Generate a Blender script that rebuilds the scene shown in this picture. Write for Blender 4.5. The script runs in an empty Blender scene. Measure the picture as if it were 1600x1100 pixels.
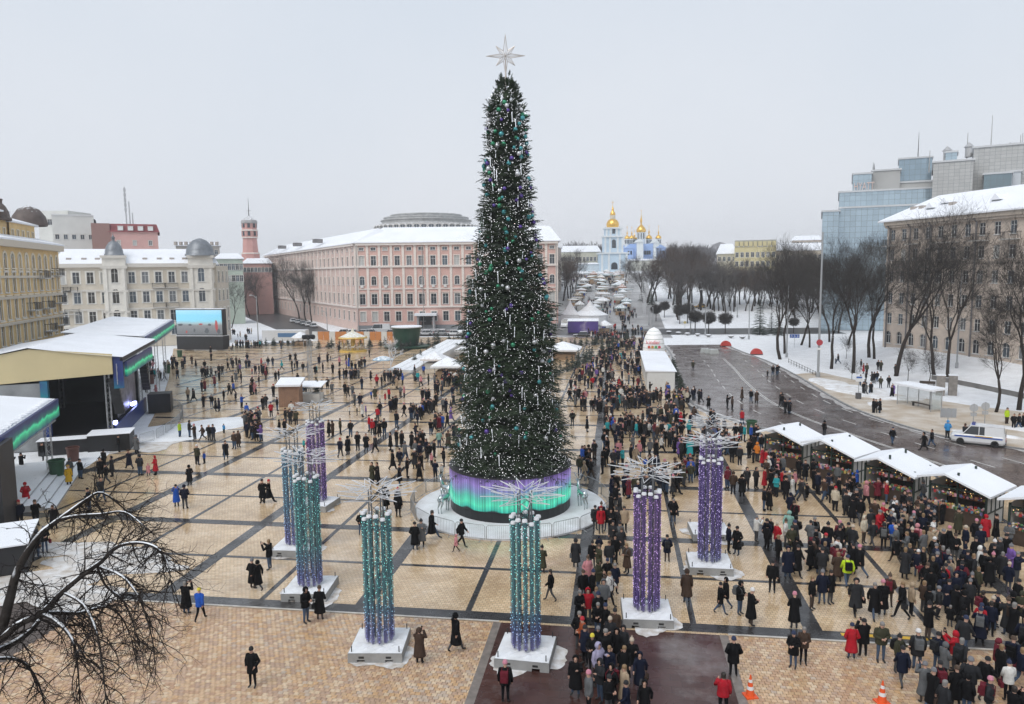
import bpy, math, random
import numpy as np
from mathutils import Vector, Matrix

# ---------------------------------------------------------------- camera, sky, sun, exposure
SC = bpy.context.scene
COL = SC.collection
PI = math.pi
FPX, CAMH, PITCH, YAW, ROLL = 1150.0, 17.0, 0.1075, 0.1435, 0.0108
cam_d = bpy.data.cameras.new('camera'); cam = bpy.data.objects.new('camera', cam_d); COL.objects.link(cam)
cam_d.sensor_fit = 'HORIZONTAL'; cam_d.sensor_width = 36.0; cam_d.lens = 36.0*FPX/1600.0
cam_d.clip_start = 0.1; cam_d.clip_end = 6000
RCAM = Matrix.Rotation(YAW, 3, 'Z') @ Matrix.Rotation(PI/2-PITCH, 3, 'X') @ Matrix.Rotation(-ROLL, 3, 'Z')
cam.matrix_world = Matrix.Translation((0, 0, CAMH)) @ RCAM.to_4x4()
SC.camera = cam
SC.render.engine = 'CYCLES'
SC.cycles.use_denoising = True; SC.cycles.use_adaptive_sampling = True; SC.cycles.adaptive_threshold = 0.025
SC.cycles.max_bounces = 6; SC.cycles.diffuse_bounces = 3; SC.cycles.glossy_bounces = 3
SC.cycles.transmission_bounces = 4; SC.cycles.transparent_max_bounces = 6; SC.cycles.volume_bounces = 0
SC.cycles.caustics_reflective = False; SC.cycles.caustics_refractive = False
SC.view_settings.view_transform = 'Standard'; SC.view_settings.look = 'None'
SC.view_settings.gamma = 1.0; SC.view_settings.exposure = 0.43; SC.view_settings.use_curve_mapping = False

SUN_EL, SUN_AZ = math.radians(48), math.radians(205)
W = bpy.data.worlds.new('World'); SC.world = W; W.use_nodes = True
nt = W.node_tree; nt.nodes.clear()
o = nt.nodes.new('ShaderNodeOutputWorld'); b = nt.nodes.new('ShaderNodeBackground')
sky = nt.nodes.new('ShaderNodeTexSky'); sky.sky_type = 'NISHITA'; sky.sun_disc = False
sky.sun_elevation = SUN_EL; sky.sun_rotation = SUN_AZ; sky.air_density = 2.0; sky.dust_density = 6.0
sc_ = nt.nodes.new('ShaderNodeMix'); sc_.data_type = 'RGBA'; sc_.blend_type = 'MULTIPLY'
sc_.inputs[0].default_value = 1.0; sc_.inputs[7].default_value = (0.06, 0.06, 0.06, 1)
nt.links.new(sky.outputs[0], sc_.inputs[6])
cloud = nt.nodes.new('ShaderNodeMix'); cloud.data_type = 'RGBA'        # an even layer of low cloud over the clear sky
cloud.inputs[0].default_value = 0.93
tc = nt.nodes.new('ShaderNodeTexCoord'); ns = nt.nodes.new('ShaderNodeTexNoise')
ns.inputs['Scale'].default_value = 2.2; ns.inputs['Detail'].default_value = 5
sep = nt.nodes.new('ShaderNodeSeparateXYZ'); nt.links.new(tc.outputs['Generated'], sep.inputs[0])
rmp = nt.nodes.new('ShaderNodeValToRGB')
rmp.color_ramp.elements[0].position = 0.0; rmp.color_ramp.elements[0].color = (0.63, 0.655, 0.705, 1)
rmp.color_ramp.elements[1].position = 0.55; rmp.color_ramp.elements[1].color = (0.525, 0.58, 0.655, 1)
ad = nt.nodes.new('ShaderNodeMath'); ad.operation = 'MULTIPLY_ADD'; ad.inputs[1].default_value = 0.62; ad.inputs[2].default_value = -0.29
nt.links.new(tc.outputs['Generated'], ns.inputs['Vector']); nt.links.new(ns.outputs[0], ad.inputs[0])
ad2 = nt.nodes.new('ShaderNodeMath'); ad2.operation = 'ADD'
nt.links.new(sep.outputs[2], ad2.inputs[0]); nt.links.new(ad.outputs[0], ad2.inputs[1])
nt.links.new(ad2.outputs[0], rmp.inputs[0])
nt.links.new(sc_.outputs[2], cloud.inputs[6]); nt.links.new(rmp.outputs[0], cloud.inputs[7])
nt.links.new(cloud.outputs[2], b.inputs[0]); b.inputs[1].default_value = 1.0
nt.links.new(b.outputs[0], o.inputs[0])
sun_d = bpy.data.lights.new('sun', 'SUN'); sun_d.energy = 1.4; sun_d.angle = math.radians(40); sun_d.color = (1, 0.97, 0.93)
sun = bpy.data.objects.new('sun', sun_d); COL.objects.link(sun)
_sd = Vector((math.sin(SUN_AZ)*math.cos(SUN_EL), math.cos(SUN_AZ)*math.cos(SUN_EL), math.sin(SUN_EL)))
sun.rotation_euler = (-_sd).to_track_quat('-Z', 'Y').to_euler()

# ---------------------------------------------------------------- helpers
RND = random.Random(7)
def sight(px, py):
    return RCAM @ Vector(((px-800)/FPX, -(py-550)/FPX, -1))
RISE, RY0, RY1 = 0.0845, 226.0, 431.0     # the avenue climbs beyond the square
def terrain(x, y):
    if y <= RY0: return 0.0
    k = min(1.0, max(0.0, (x+46)/10.0)); return k*RISE*(min(y, RY1)-RY0)
def G(px, py, z=0.0):                     # where a sight line of the photograph meets the height z, or the rising ground
    d = sight(px, py); t = (z-CAMH)/d.z if d.z < -1e-4 else 1e9
    if z == 0.0 and t*d.y > RY0 and px > 860:
        t = min(t, (CAMH+RISE*RY0)/(RISE*d.y-d.z)); return Vector((t*d.x, t*d.y, terrain(t*d.x, t*d.y)))
    return Vector((t*d.x, t*d.y, z))
def GY(px, py, Y):                        # ... or the distance Y
    d = sight(px, py); t = Y/d.y
    return Vector((t*d.x, Y, CAMH+t*d.z))
def PX(v):
    q = RCAM.transposed() @ (Vector(v)-Vector((0, 0, CAMH)))
    return (800+FPX*q.x/-q.z, 550-FPX*q.y/-q.z)

_M = {}
def mat(name, col, rough=0.7, metal=0.0, var=0.0, scale=3.0, bump=0.0, emit=None, estr=0.0, spec=0.5, snow=0.0, col2=None, alpha=None, trans=0.0, detail=4.0):
    """procedural surface: base colour with noise variation, optional bump, optional snow lying on upward faces"""
    if name in _M: return _M[name]
    m = bpy.data.materials.new(name); m.use_nodes = True; n = m.node_tree.nodes; L = m.node_tree.links
    p = n['Principled BSDF']; p.inputs['Roughness'].default_value = rough; p.inputs['Metallic'].default_value = metal
    p.inputs['Specular IOR Level'].default_value = spec
    if trans: p.inputs['Transmission Weight'].default_value = trans
    c4 = (*col, 1); p.inputs['Base Color'].default_value = c4
    src = None
    tcn = n.new('ShaderNodeTexCoord'); nz = n.new('ShaderNodeTexNoise')
    nz.inputs['Scale'].default_value = scale; nz.inputs['Detail'].default_value = detail
    L.new(tcn.outputs['Object'], nz.inputs['Vector'])
    if var > 0 or col2 is not None:
        r = n.new('ShaderNodeValToRGB'); r.color_ramp.elements[0].position = 0.3; r.color_ramp.elements[1].position = 0.7
        d = col2 if col2 is not None else tuple(min(1, x*(1+var)) for x in col)
        e = col if col2 is not None else tuple(x*(1-var) for x in col)
        r.color_ramp.elements[0].color = (*e, 1); r.color_ramp.elements[1].color = (*d, 1)
        L.new(nz.outputs[0], r.inputs[0]); src = r.outputs[0]
    if snow > 0:
        g = n.new('ShaderNodeNewGeometry'); sp = n.new('ShaderNodeSeparateXYZ'); L.new(g.outputs['Normal'], sp.inputs[0])
        mr = n.new('ShaderNodeMath'); mr.operation = 'MULTIPLY_ADD'; mr.inputs[1].default_value = 1.0
        n2 = n.new('ShaderNodeTexNoise'); n2.inputs['Scale'].default_value = 2.5; n2.inputs['Detail'].default_value = 5
        L.new(tcn.outputs['Object'], n2.inputs['Vector'])
        L.new(sp.outputs[2], mr.inputs[0]); L.new(n2.outputs[0], mr.inputs[2])
        th = n.new('ShaderNodeMapRange'); th.inputs[1].default_value = 1.75-snow; th.inputs[2].default_value = 1.95-snow
        L.new(mr.outputs[0], th.inputs[0])
        mx = n.new('ShaderNodeMix'); mx.data_type = 'RGBA'; mx.inputs[7].default_value = (0.82, 0.84, 0.87, 1)
        mx.inputs[6].default_value = c4
        if src: L.new(src, mx.inputs[6])
        L.new(th.outputs[0], mx.inputs[0]); src = mx.outputs[2]
    if src: L.new(src, p.inputs['Base Color'])
    if bump > 0:
        bm_ = n.new('ShaderNodeBump'); bm_.inputs['Strength'].default_value = bump; bm_.inputs['Distance'].default_value = 0.05
        L.new(nz.outputs[0], bm_.inputs['Height']); L.new(bm_.outputs[0], p.inputs['Normal'])
    if emit is not None:
        p.inputs['Emission Color'].default_value = (*emit, 1); p.inputs['Emission Strength'].default_value = estr; m.cycles.emission_sampling = 'NONE'
    if alpha is not None: p.inputs['Alpha'].default_value = alpha
    _M[name] = m
    return m

class MB:
    """collects faces for one mesh; several materials by slot index"""
    def __init__(s): s.v = []; s.f = []; s.m = []; s.mi = 0; s.T = None
    def slot(s, i): s.mi = i; return s
    def add(s, vs, fs):
        k = len(s.v)
        if s.T is not None: vs = [tuple(s.T @ Vector(p)) for p in vs]
        s.v += [tuple(p) for p in vs]
        for f in fs: s.f.append(tuple(i+k for i in f)); s.m.append(s.mi)
        return s
    def box(s, x0, x1, y0, y1, z0, z1):
        return s.add([(x0,y0,z0),(x1,y0,z0),(x1,y1,z0),(x0,y1,z0),(x0,y0,z1),(x1,y0,z1),(x1,y1,z1),(x0,y1,z1)],
                     [(0,3,2,1),(4,5,6,7),(0,1,5,4),(1,2,6,5),(2,3,7,6),(3,0,4,7)])
    def cbox(s, c, sx, sy, sz, rz=0.0):
        ca, sa = math.cos(rz), math.sin(rz); vs = []
        for z in (-sz/2, sz/2):
            for x, y in ((-1,-1),(1,-1),(1,1),(-1,1)):
                X, Y = x*sx/2, y*sy/2
                vs.append((c[0]+X*ca-Y*sa, c[1]+X*sa+Y*ca, c[2]+z))
        return s.add(vs, [(0,3,2,1),(4,5,6,7),(0,1,5,4),(1,2,6,5),(2,3,7,6),(3,0,4,7)])
    def bar(s, a, b, r, r2=None, n=6, cap=True):
        a, b = Vector(a), Vector(b); d = b-a
        if d.length < 1e-6: return s
        d.normalize(); u = d.orthogonal().normalized(); w = d.cross(u); r2 = r if r2 is None else r2
        vs = []
        for p, q in ((a, r), (b, r2)):
            for i in range(n):
                t = 2*PI*i/n; vs.append(p+(u*math.cos(t)+w*math.sin(t))*q)
        fs = [(i, (i+1) % n, n+(i+1) % n, n+i) for i in range(n)]
        if cap: fs += [tuple(range(n-1, -1, -1)), tuple(range(n, 2*n))]
        return s.add(vs, fs)
    def tube(s, pts, rs, n=6):
        pts = [Vector(p) for p in pts]
        if not isinstance(rs, (list, tuple)): rs = [rs]*len(pts)
        vs = []; up = None
        for i, p in enumerate(pts):
            d = (pts[min(i+1, len(pts)-1)]-pts[max(i-1, 0)]).normalized()
            if up is None: up = d.orthogonal().normalized()
            u = (up-d*up.dot(d)).normalized(); up = u; w = d.cross(u)
            for k in range(n):
                t = 2*PI*k/n; vs.append(p+(u*math.cos(t)+w*math.sin(t))*rs[i])
        fs = []
        for i in range(len(pts)-1):
            for k in range(n):
                fs.append((i*n+k, i*n+(k+1) % n, (i+1)*n+(k+1) % n, (i+1)*n+k))
        fs += [tuple(range(n-1, -1, -1)), tuple(range((len(pts)-1)*n, len(pts)*n))]
        return s.add(vs, fs)
    def lathe(s, prof, n=16, c=(0,0,0), a0=0.0, a1=2*PI):
        full = abs(a1-a0-2*PI) < 1e-6; m = n if full else n+1; vs = []
        for r, z in prof:
            for i in range(m):
                t = a0+(a1-a0)*i/n; vs.append((c[0]+r*math.cos(t), c[1]+r*math.sin(t), c[2]+z))
        fs = []
        for j in range(len(prof)-1):
            for i in range(n):
                k = (i+1) % m
                fs.append((j*m+i, j*m+k, (j+1)*m+k, (j+1)*m+i))
        return s.add(vs, fs)
    def prism(s, poly, z0, z1):
        n = len(poly)
        vs = [(p[0], p[1], z0) for p in poly]+[(p[0], p[1], z1) for p in poly]
        fs = [(i, (i+1) % n, n+(i+1) % n, n+i) for i in range(n)]+[tuple(range(n-1, -1, -1)), tuple(range(n, 2*n))]
        return s.add(vs, fs)
    def quad(s, a, b, c, d): return s.add([a, b, c, d], [(0,1,2,3)])
    def octa(s, c, r):
        x, y, z = c
        return s.add([(x+r,y,z),(x-r,y,z),(x,y+r,z),(x,y-r,z),(x,y,z+r),(x,y,z-r)],
                     [(0,2,4),(2,1,4),(1,3,4),(3,0,4),(2,0,5),(1,2,5),(3,1,5),(0,3,5)])
    def mesh(s, name, mats, smooth=False):
        me = bpy.data.meshes.new(name); me.from_pydata(s.v, [], s.f)
        for m in (mats if isinstance(mats, (list, tuple)) else [mats]): me.materials.append(m)
        if any(s.m): me.polygons.foreach_set('material_index', s.m)
        if smooth: me.polygons.foreach_set('use_smooth', [True]*len(me.polygons))
        me.update(); return me
    def build(s, name, mats, parent=None, loc=(0,0,0), rz=0.0, smooth=False):
        return link(name, s.mesh(name, mats, smooth), parent, loc, rz)

def link(name, me, parent=None, loc=(0,0,0), rz=0.0):
    ob = bpy.data.objects.new(name, me); COL.objects.link(ob)
    ob.location = loc; ob.rotation_euler = (0, 0, rz)
    if parent is not None: ob.parent = parent
    return ob
def tag(ob, label=None, cat=None, group=None, kind=None):
    if label: ob['label'] = label
    if cat: ob['category'] = cat
    if group: ob['group'] = group
    if kind: ob['kind'] = kind
    return ob
def thing(name, label, cat, loc=(0,0,0), rz=0.0, group=None):
    return tag(link(name, None, None, loc, rz), label, cat, group)
def copy_tree(src, loc, rz, label=None, group=None, parent=None):
    c = src.copy(); COL.objects.link(c); c.parent = parent
    if parent is None:
        c.location = loc; c.rotation_euler = (0, 0, rz)
        if label: c['label'] = label
        if group: c['group'] = group
    for ch in CH.get(src.name, ()): 
        copy_tree(ch, None, None, None, None, c)
    return c
CH = {}
def index_children():
    CH.clear()
    for ob in bpy.data.objects:
        if ob.parent is not None: CH.setdefault(ob.parent.name, []).append(ob)
def poly_sheet(name, pts, z, m, kind='structure', parent=None):
    me = bpy.data.meshes.new(name)
    import mathutils.geometry as mg
    tris = mg.tessellate_polygon([[Vector((p[0], p[1], 0)) for p in pts]])
    fs = []
    for t in tris:
        a, b_, c = (pts[i] for i in t)
        cr = (b_[0]-a[0])*(c[1]-a[1])-(b_[1]-a[1])*(c[0]-a[0])
        fs.append(t if cr > 0 else (t[0], t[2], t[1]))
    me.from_pydata([(p[0], p[1], z) for p in pts], [], fs); me.materials.append(m); me.update()
    ob = link(name, me, parent)
    if kind and parent is None: ob['kind'] = kind
    return ob
def smooth_line(pts, n=6):                      # Catmull-Rom through the points
    out = []
    P_ = [pts[0]]+list(pts)+[pts[-1]]
    for i in range(1, len(P_)-2):
        for k in range(n):
            t = k/n; r = []
            for j in range(len(pts[0])):
                a, b_, c, d = (P_[i+q][j] for q in (-1, 0, 1, 2))
                r.append(0.5*(2*b_+(c-a)*t+(2*a-5*b_+4*c-d)*t*t+(3*b_-a-3*c+d)*t**3))
            out.append(tuple(r))
    out.append(tuple(pts[-1])); return out

# ---------------------------------------------------------------- ground, square, road
SNOW = mat('snow', (0.70, 0.71, 0.73), 0.75, col2=(0.83, 0.85, 0.88), scale=0.5, bump=0.6, detail=9)
SNOWD = mat('trodden_snow', (0.56, 0.53, 0.50), 0.7, col2=(0.82, 0.84, 0.87), scale=0.9, bump=0.6, detail=8)

def paving_mat(name, bw, bh, c1, c2, mortar, msize, rough0, rough1, offs=0.5):
    m = bpy.data.materials.new(name); m.use_nodes = True; n = m.node_tree.nodes; L = m.node_tree.links; p = n['Principled BSDF']
    t = n.new('ShaderNodeTexCoord'); br = n.new('ShaderNodeTexBrick'); br.offset = offs
    br.inputs['Scale'].default_value = 1.0; br.inputs['Brick Width'].default_value = bw; br.inputs['Row Height'].default_value = bh
    br.inputs['Mortar Size'].default_value = msize; br.inputs['Color1'].default_value = (*c1, 1); br.inputs['Color2'].default_value = (*c2, 1)
    br.inputs['Mortar'].default_value = (*mortar, 1); br.inputs['Bias'].default_value = 0.0
    L.new(t.outputs['Object'], br.inputs['Vector'])
    nz = n.new('ShaderNodeTexNoise'); nz.inputs['Scale'].default_value = 0.28; nz.inputs['Detail'].default_value = 6; nz.inputs['Roughness'].default_value = 0.65
    L.new(t.outputs['Object'], nz.inputs['Vector'])
    r = n.new('ShaderNodeValToRGB'); r.color_ramp.elements[0].position = 0.32; r.color_ramp.elements[0].color = (0.66, 0.60, 0.53, 1)
    r.color_ramp.elements[1].position = 0.66; r.color_ramp.elements[1].color = (1.12, 1.1, 1.08, 1); L.new(nz.outputs[0], r.inputs[0])
    mu = n.new('ShaderNodeMix'); mu.data_type = 'RGBA'; mu.blend_type = 'MULTIPLY'; mu.inputs[0].default_value = 1
    L.new(br.outputs[0], mu.inputs[6]); L.new(r.outputs[0], mu.inputs[7])
    # thin trodden slush in shaped patches
    n3 = n.new('ShaderNodeTexNoise'); n3.inputs['Scale'].default_value = 0.09; n3.inputs['Detail'].default_value = 8; n3.inputs['Roughness'].default_value = 0.72
    L.new(t.outputs['Object'], n3.inputs['Vector'])
    th = n.new('ShaderNodeMapRange'); th.inputs[1].default_value = 0.52; th.inputs[2].default_value = 0.74; th.inputs[4].default_value = 0.35
    L.new(n3.outputs[0], th.inputs[0])
    mx = n.new('ShaderNodeMix'); mx.data_type = 'RGBA'; mx.inputs[7].default_value = (0.66, 0.65, 0.64, 1)
    L.new(th.outputs[0], mx.inputs[0]); L.new(mu.outputs[2], mx.inputs[6]); L.new(mx.outputs[2], p.inputs['Base Color'])
    n2 = n.new('ShaderNodeTexNoise'); n2.inputs['Scale'].default_value = 0.5; n2.inputs['Detail'].default_value = 3
    L.new(t.outputs['Object'], n2.inputs['Vector'])
    mr = n.new('ShaderNodeMapRange'); mr.inputs[1].default_value = 0.35; mr.inputs[2].default_value = 0.65
    mr.inputs[3].default_value = rough0; mr.inputs[4].default_value = rough1; L.new(n2.outputs[0], mr.inputs[0]); L.new(mr.outputs[0], p.inputs['Roughness'])
    bu = n.new('ShaderNodeBump'); bu.inputs['Strength'].default_value = 0.12; bu.inputs['Distance'].default_value = 0.008; bu.invert = True
    L.new(br.outputs['Fac'], bu.inputs['Height']); L.new(bu.outputs[0], p.inputs['Normal'])
    _M[name] = m; return m
PAVE = paving_mat('tan_pavers', 0.23, 0.21, (0.60, 0.445, 0.28), (0.72, 0.57, 0.385), (0.32, 0.245, 0.17), 0.012, 0.06, 0.27)
BAND = paving_mat('dark_setts', 0.22, 0.12, (0.040, 0.040, 0.043), (0.062, 0.062, 0.066), (0.022, 0.022, 0.022), 0.01, 0.12, 0.36)
ROAD = paving_mat('brown_setts', 0.24, 0.14, (0.125, 0.100, 0.096), (0.165, 0.135, 0.130), (0.075, 0.062, 0.06), 0.012, 0.10, 0.34)
GRAN = paving_mat('red_granite', 0.9, 0.45, (0.065, 0.030, 0.026), (0.085, 0.040, 0.034), (0.045, 0.022, 0.02), 0.008, 0.14, 0.36)
ASPH = mat('wet_asphalt', (0.055, 0.055, 0.058), 0.35, var=0.25, scale=0.4, bump=0.1)
SAND = mat('sanded_walk', (0.40, 0.31, 0.215), 0.6, col2=(0.60, 0.555, 0.50), scale=0.45, bump=0.25)
PAINT = mat('road_paint', (0.55, 0.54, 0.52), 0.5, var=0.25, scale=1.5)

gp = MB(); gx = [-1800, -900, -500, -300, -200, -120, -80, -60, -50]+[-46+2*i for i in range(6)]+[-30, -10, 10, 30, 60, 100, 160, 240, 360, 600, 1000, 1800]; gy = [-500, -100, 0, 60, 120, 180, 215, RY0]+[RY0+10*i for i in range(1, 21)]+[RY1, 460, 520, 700, 1200, 2200, 3500]
gp.v = [(x, y, -0.06+terrain(x, y)) for x in gx for y in gy]; M_ = len(gy)
gp.f = [(i*M_+j, (i+1)*M_+j, (i+1)*M_+j+1, i*M_+j+1) for i in range(len(gx)-1) for j in range(M_-1)]; gp.m = [0]*len(gp.f)
tag(gp.build('ground', SNOW), kind='structure')

# the road's two kerb lines (from its near end to the far end)
NEAR = smooth_line([(62, 22), (46, 38), (37, 49.5), (30.2, 59.5), (24.6, 67.5), (19.6, 75.5), (14.2, 83), (10.6, 91), (9.0, 101), (9.0, 116), (9.8, 135), (10.8, 152), (10.5, 172)])
FAR = smooth_line([(78, 38), (58, 56), (45.5, 67.5), (38, 73.3), (33.4, 77.4), (30.4, 84.5), (28.6, 93.5), (28.3, 106), (28.5, 121), (27.8, 140), (25.5, 160), (24.5, 174)])
poly_sheet('road', NEAR+FAR[::-1], 0.0, ROAD)
sq = [(-52, 33.9), (-52, 72), (-62, 92), (-92, 150), (-88, 190), (-30, 190), (10.5, 190)]
SQUARE_R = [p for p in NEAR if p[1] > 33.9][::-1]
X0 = NEAR[0]
square = poly_sheet('square_paving', [(-52, 33.9), (50.2, 33.9)]+[p for p in NEAR if p[1] > 33.9]+[(10.4, 192), (-70, 192), (-84, 172), (-104, 160), (-74, 112), (-62, 92), (-52, 74)], 0.006, PAVE)
poly_sheet('front_terrace', [(-60, 8), (60, 8), (50.2, 33.9), (-52, 33.9)], -0.03, mat('paver_bed', (0.085, 0.065, 0.055), 0.5, var=0.2))
# dark sett bands of the square, each band a piece of the paving
def band(x0, x1, y0, y1, z):
    MB().add([(x0,y0,z),(x1,y0,z),(x1,y1,z),(x0,y1,z)], [(0,1,2,3)]).build('paving_band', BAND, square)
def near_x(y):
    for a, b_ in zip(NEAR, NEAR[1:]):
        if a[1] <= y <= b_[1]: return a[0]+(b_[0]-a[0])*(y-a[1])/(b_[1]-a[1])
    return 10
XL = [-1.87+5.55*k for k in range(-13, 9)]; YL = [34.5+5.8*k for k in range(0, 25)]
for k, x in enumerate(XL):
    w = 0.42 if (k-13) % 2 == 0 else 0.15
    y0 = 34.9; y1 = 172
    ok = [y for y in np.arange(34.9, 172, 0.5) if x+w < near_x(y)-0.3]
    if x > 9: y1 = max(ok) if ok else 35
    if x < -50: y0 = 74+(-52-x)*1.9
    if y1-y0 > 1: band(x-w, x+w, y0, y1, 0.010)
for k, y in enumerate(YL):
    w = 0.42 if k % 2 == 0 else 0.15
    xa = -52 if y < 74 else -52-(y-74)*0.52
    band(max(xa, -88), near_x(y)-0.25, y-w, y+w, 0.014)
# pale edging and the yellow tactile strip along the front band
EDG = mat('pale_edging', (0.50, 0.47, 0.43), 0.4, var=0.3, scale=1.5)
MB().add([(-52,33.92,0.02),(-5.7,33.92,0.02),(-5.7,34.07,0.02),(-52,34.07,0.02)], [(0,1,2,3)]).build('edging', EDG, square)
MB().add([(5.2,33.92,0.02),(50,33.92,0.02),(50,34.07,0.02),(5.2,34.07,0.02)], [(0,1,2,3)]).build('edging', EDG, square)
YEL = mat('yellow_paint', (0.62, 0.38, 0.04), 0.45, var=0.15, scale=3)
for a, b_ in ((10.4, 12.6), (13.0, 14.6), (18.2, 21.5)):
    MB().add([(a,34.5,0.020),(b_,34.5,0.020),(b_,34.78,0.020),(a,34.78,0.020)], [(0,1,2,3)]).build('tactile_strip', YEL, square)
# red granite path and the front terrace of single pavers
GX0, GX1 = -5.6, 4.8
poly_sheet('granite_path', [(GX0, 8), (GX1, 8), (GX1, 34.05), (GX0, 34.05)], 0.004, GRAN)
for a_ in (GX0-.17, GX1+.17): MB().box(a_-.19, a_+.19, 20, 33.9, -.02, .010).build('edging', mat('granite_edging', (.20, .17, .15), .35, var=.25, scale=3), bpy.data.objects['granite_path'])
PCOL = [(0.44,0.27,0.16), (0.50,0.33,0.19), (0.56,0.38,0.23), (0.48,0.32,0.21), (0.60,0.45,0.30), (0.42,0.28,0.19), (0.54,0.34,0.18), (0.48,0.37,0.28)]
PM = [mat('paver_tone_%d' % i, c, 0.28, var=0.16, scale=7, bump=0.12) for i, c in enumerate(PCOL)]
pave_mesh = []
for i in range(len(PM)):
    q = MB(); a, b_, c = 0.106, 0.096, 0.007
    q.add([(-a,-b_,-0.03),(a,-b_,-0.03),(a,b_,-0.03),(-a,b_,-0.03),(-a,-b_,0.0),(a,-b_,0.0),(a,b_,0.0),(-a,b_,0.0),(-a+c,-b_+c,0.006),(a-c,-b_+c,0.006),(a-c,b_-c,0.006),(-a+c,b_-c,0.006)],
          [(0,1,5,4),(1,2,6,5),(2,3,7,6),(3,0,4,7),(4,5,9,8),(5,6,10,9),(6,7,11,10),(7,4,8,11),(8,9,10,11)])
    pave_mesh.append(q.mesh('paver', PM[i]))
terrace = bpy.data.objects['front_terrace']
pts = []
rp = random.Random(3)
ny = int((33.85-23.0)/0.211)
for j in range(ny):
    y = 33.78-0.211*j; off = 0.115 if j % 2 else 0
    x = -27.0+off
    while x < 27:
        if not (GX0-0.20 < x < GX1+0.20):
            u, v = PX((x, y, 0))
            if -12 < u < 1612 and v < 1112: pts.append((v, x, y))
        x += 0.229
pts.sort(reverse=True)
def tone(x, y):
    s = .5*math.sin(x*0.9+y*0.5)+.5*math.sin(x*0.37-y*0.8+1.3)+math.sin(x*0.21+y*0.13)*.7+rp.gauss(0, 1.6)
    return int(min(7, max(0, 3.5+s*1.2)))
V = []; Fc = []; Mi = []
for k, (v, x, y) in enumerate(pts):
    t = tone(x, y); dz = rp.uniform(-0.005, 0.004)
    if k < 300:
        ob = link('paver', pave_mesh[t], terrace, (x, y, dz)); ob.rotation_euler = (rp.gauss(0, .006), rp.gauss(0, .006), rp.gauss(0, .008))
    else:
        base = len(V); me = pave_mesh[t]; a = rp.gauss(0, .008); tx, ty = rp.gauss(0, .008), rp.gauss(0, .008)
        for vv in me.vertices:
            c = vv.co; V.append((x+c.x-a*c.y, y+c.y+a*c.x, dz+c.z+tx*c.x+ty*c.y))
        for pg in me.polygons: Fc.append(tuple(base+i for i in pg.vertices)); Mi.append(t)
me = bpy.data.meshes.new('pavers'); me.from_pydata(V, [], Fc)
for m_ in PM: me.materials.append(m_)
me.polygons.foreach_set('material_index', Mi); me.update()
tag(link('paver_field', me, terrace), kind='stuff')

# kerbs, road paint, the sanded footway
def kerb(name, line, w, h, m, parent=None):
    q = MB(); L_ = []; R_ = []
    for i, p in enumerate(line):
        a, b_ = line[max(0, i-1)], line[min(len(line)-1, i+1)]
        dx, dy = b_[0]-a[0], b_[1]-a[1]; l = math.hypot(dx, dy); nx, ny_ = -dy/l, dx/l
        L_.append((p[0]+nx*w/2, p[1]+ny_*w/2)); R_.append((p[0]-nx*w/2, p[1]-ny_*w/2))
    for i in range(len(line)-1):
        q.add([(*L_[i],-.03),(*R_[i],-.03),(*R_[i+1],-.03),(*L_[i+1],-.03),(*L_[i],h),(*R_[i],h),(*R_[i+1],h),(*L_[i+1],h)],
              [(4,5,6,7),(0,4,7,3),(1,2,6,5)])
    ob = q.build(name, m); ob['kind'] = 'structure'; return ob
KERB = mat('kerb_stone', (0.20, 0.20, 0.20), 0.5, var=0.2, scale=2, snow=0.18)
def slush(line, side, w, seed):
    R_ = random.Random(seed); a_, b2 = [], []
    for i, p_ in enumerate(line):
        q0, q1 = line[max(0, i-1)], line[min(len(line)-1, i+1)]; dx, dy = q1[0]-q0[0], q1[1]-q0[1]; l = math.hypot(dx, dy); nx_, ny2 = -dy/l*side, dx/l*side; e = w*R_.uniform(.35, 1.4)
        a_.append((p_[0]+nx_*.1, p_[1]+ny2*.1)); b2.append((p_[0]+nx_*e, p_[1]+ny2*e))
    poly_sheet('slush', a_+b2[::-1], .012, mat('kerb_slush', (.24, .21, .20), .35, col2=(.62, .61, .60), scale=1.1, bump=.3, detail=8))
slush(FAR, 1, .9, 1); slush(NEAR, -1, .7, 2); slush([(p_[0], p_[1]) for p_ in NEAR], 1, .8, 3)
kerb('kerb', FAR, 0.28, 0.13, KERB); kerb('kerb', NEAR, 0.28, 0.10, KERB)
road = bpy.data.objects['road']
def offset_line(base, other, t):
    n = min(len(base), len(other)); return [(base[i][0]*(1-t)+other[i][0]*t, base[i][1]*(1-t)+other[i][1]*t) for i in range(n)]
def mark(a, b_, w, z=0.006):
    a, b_ = Vector(a), Vector(b_); d = (b_-a).normalized(); n_ = Vector((-d.y, d.x))*w/2
    MB().add([(*(a-n_), z), (*(b_-n_), z), (*(b_+n_), z), (*(a+n_), z)], [(0,1,2,3)]).build('lane_marking', PAINT, road)
cl = smooth_line([(30.9, 60.1), (28.6, 65.4), (26.3, 72.0), (23.6, 80), (21.2, 88), (19.6, 99), (19.4, 115), (20.0, 130), (20.3, 146)], 5)
for off in (-0.14, 0.14):
    for a, b_ in zip(cl, cl[1:]): mark((a[0]+off, a[1]), (b_[0]+off, b_[1]), 0.13)
def arc_len(line, step, fill, off):
    acc = 0; out = []
    for a, b_ in zip(line, line[1:]):
        d = math.hypot(b_[0]-a[0], b_[1]-a[1]); k = int(acc/step); acc += d
        if int(acc/step) > k: out.append((a, b_))
    for a, b_ in out:
        dx, dy = b_[0]-a[0], b_[1]-a[1]; l = math.hypot(dx, dy); dx /= l; dy /= l
        mark((a[0]-dy*off, a[1]+dx*off), (a[0]-dy*off+dx*fill, a[1]+dx*off+dy*fill), 0.15)
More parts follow.
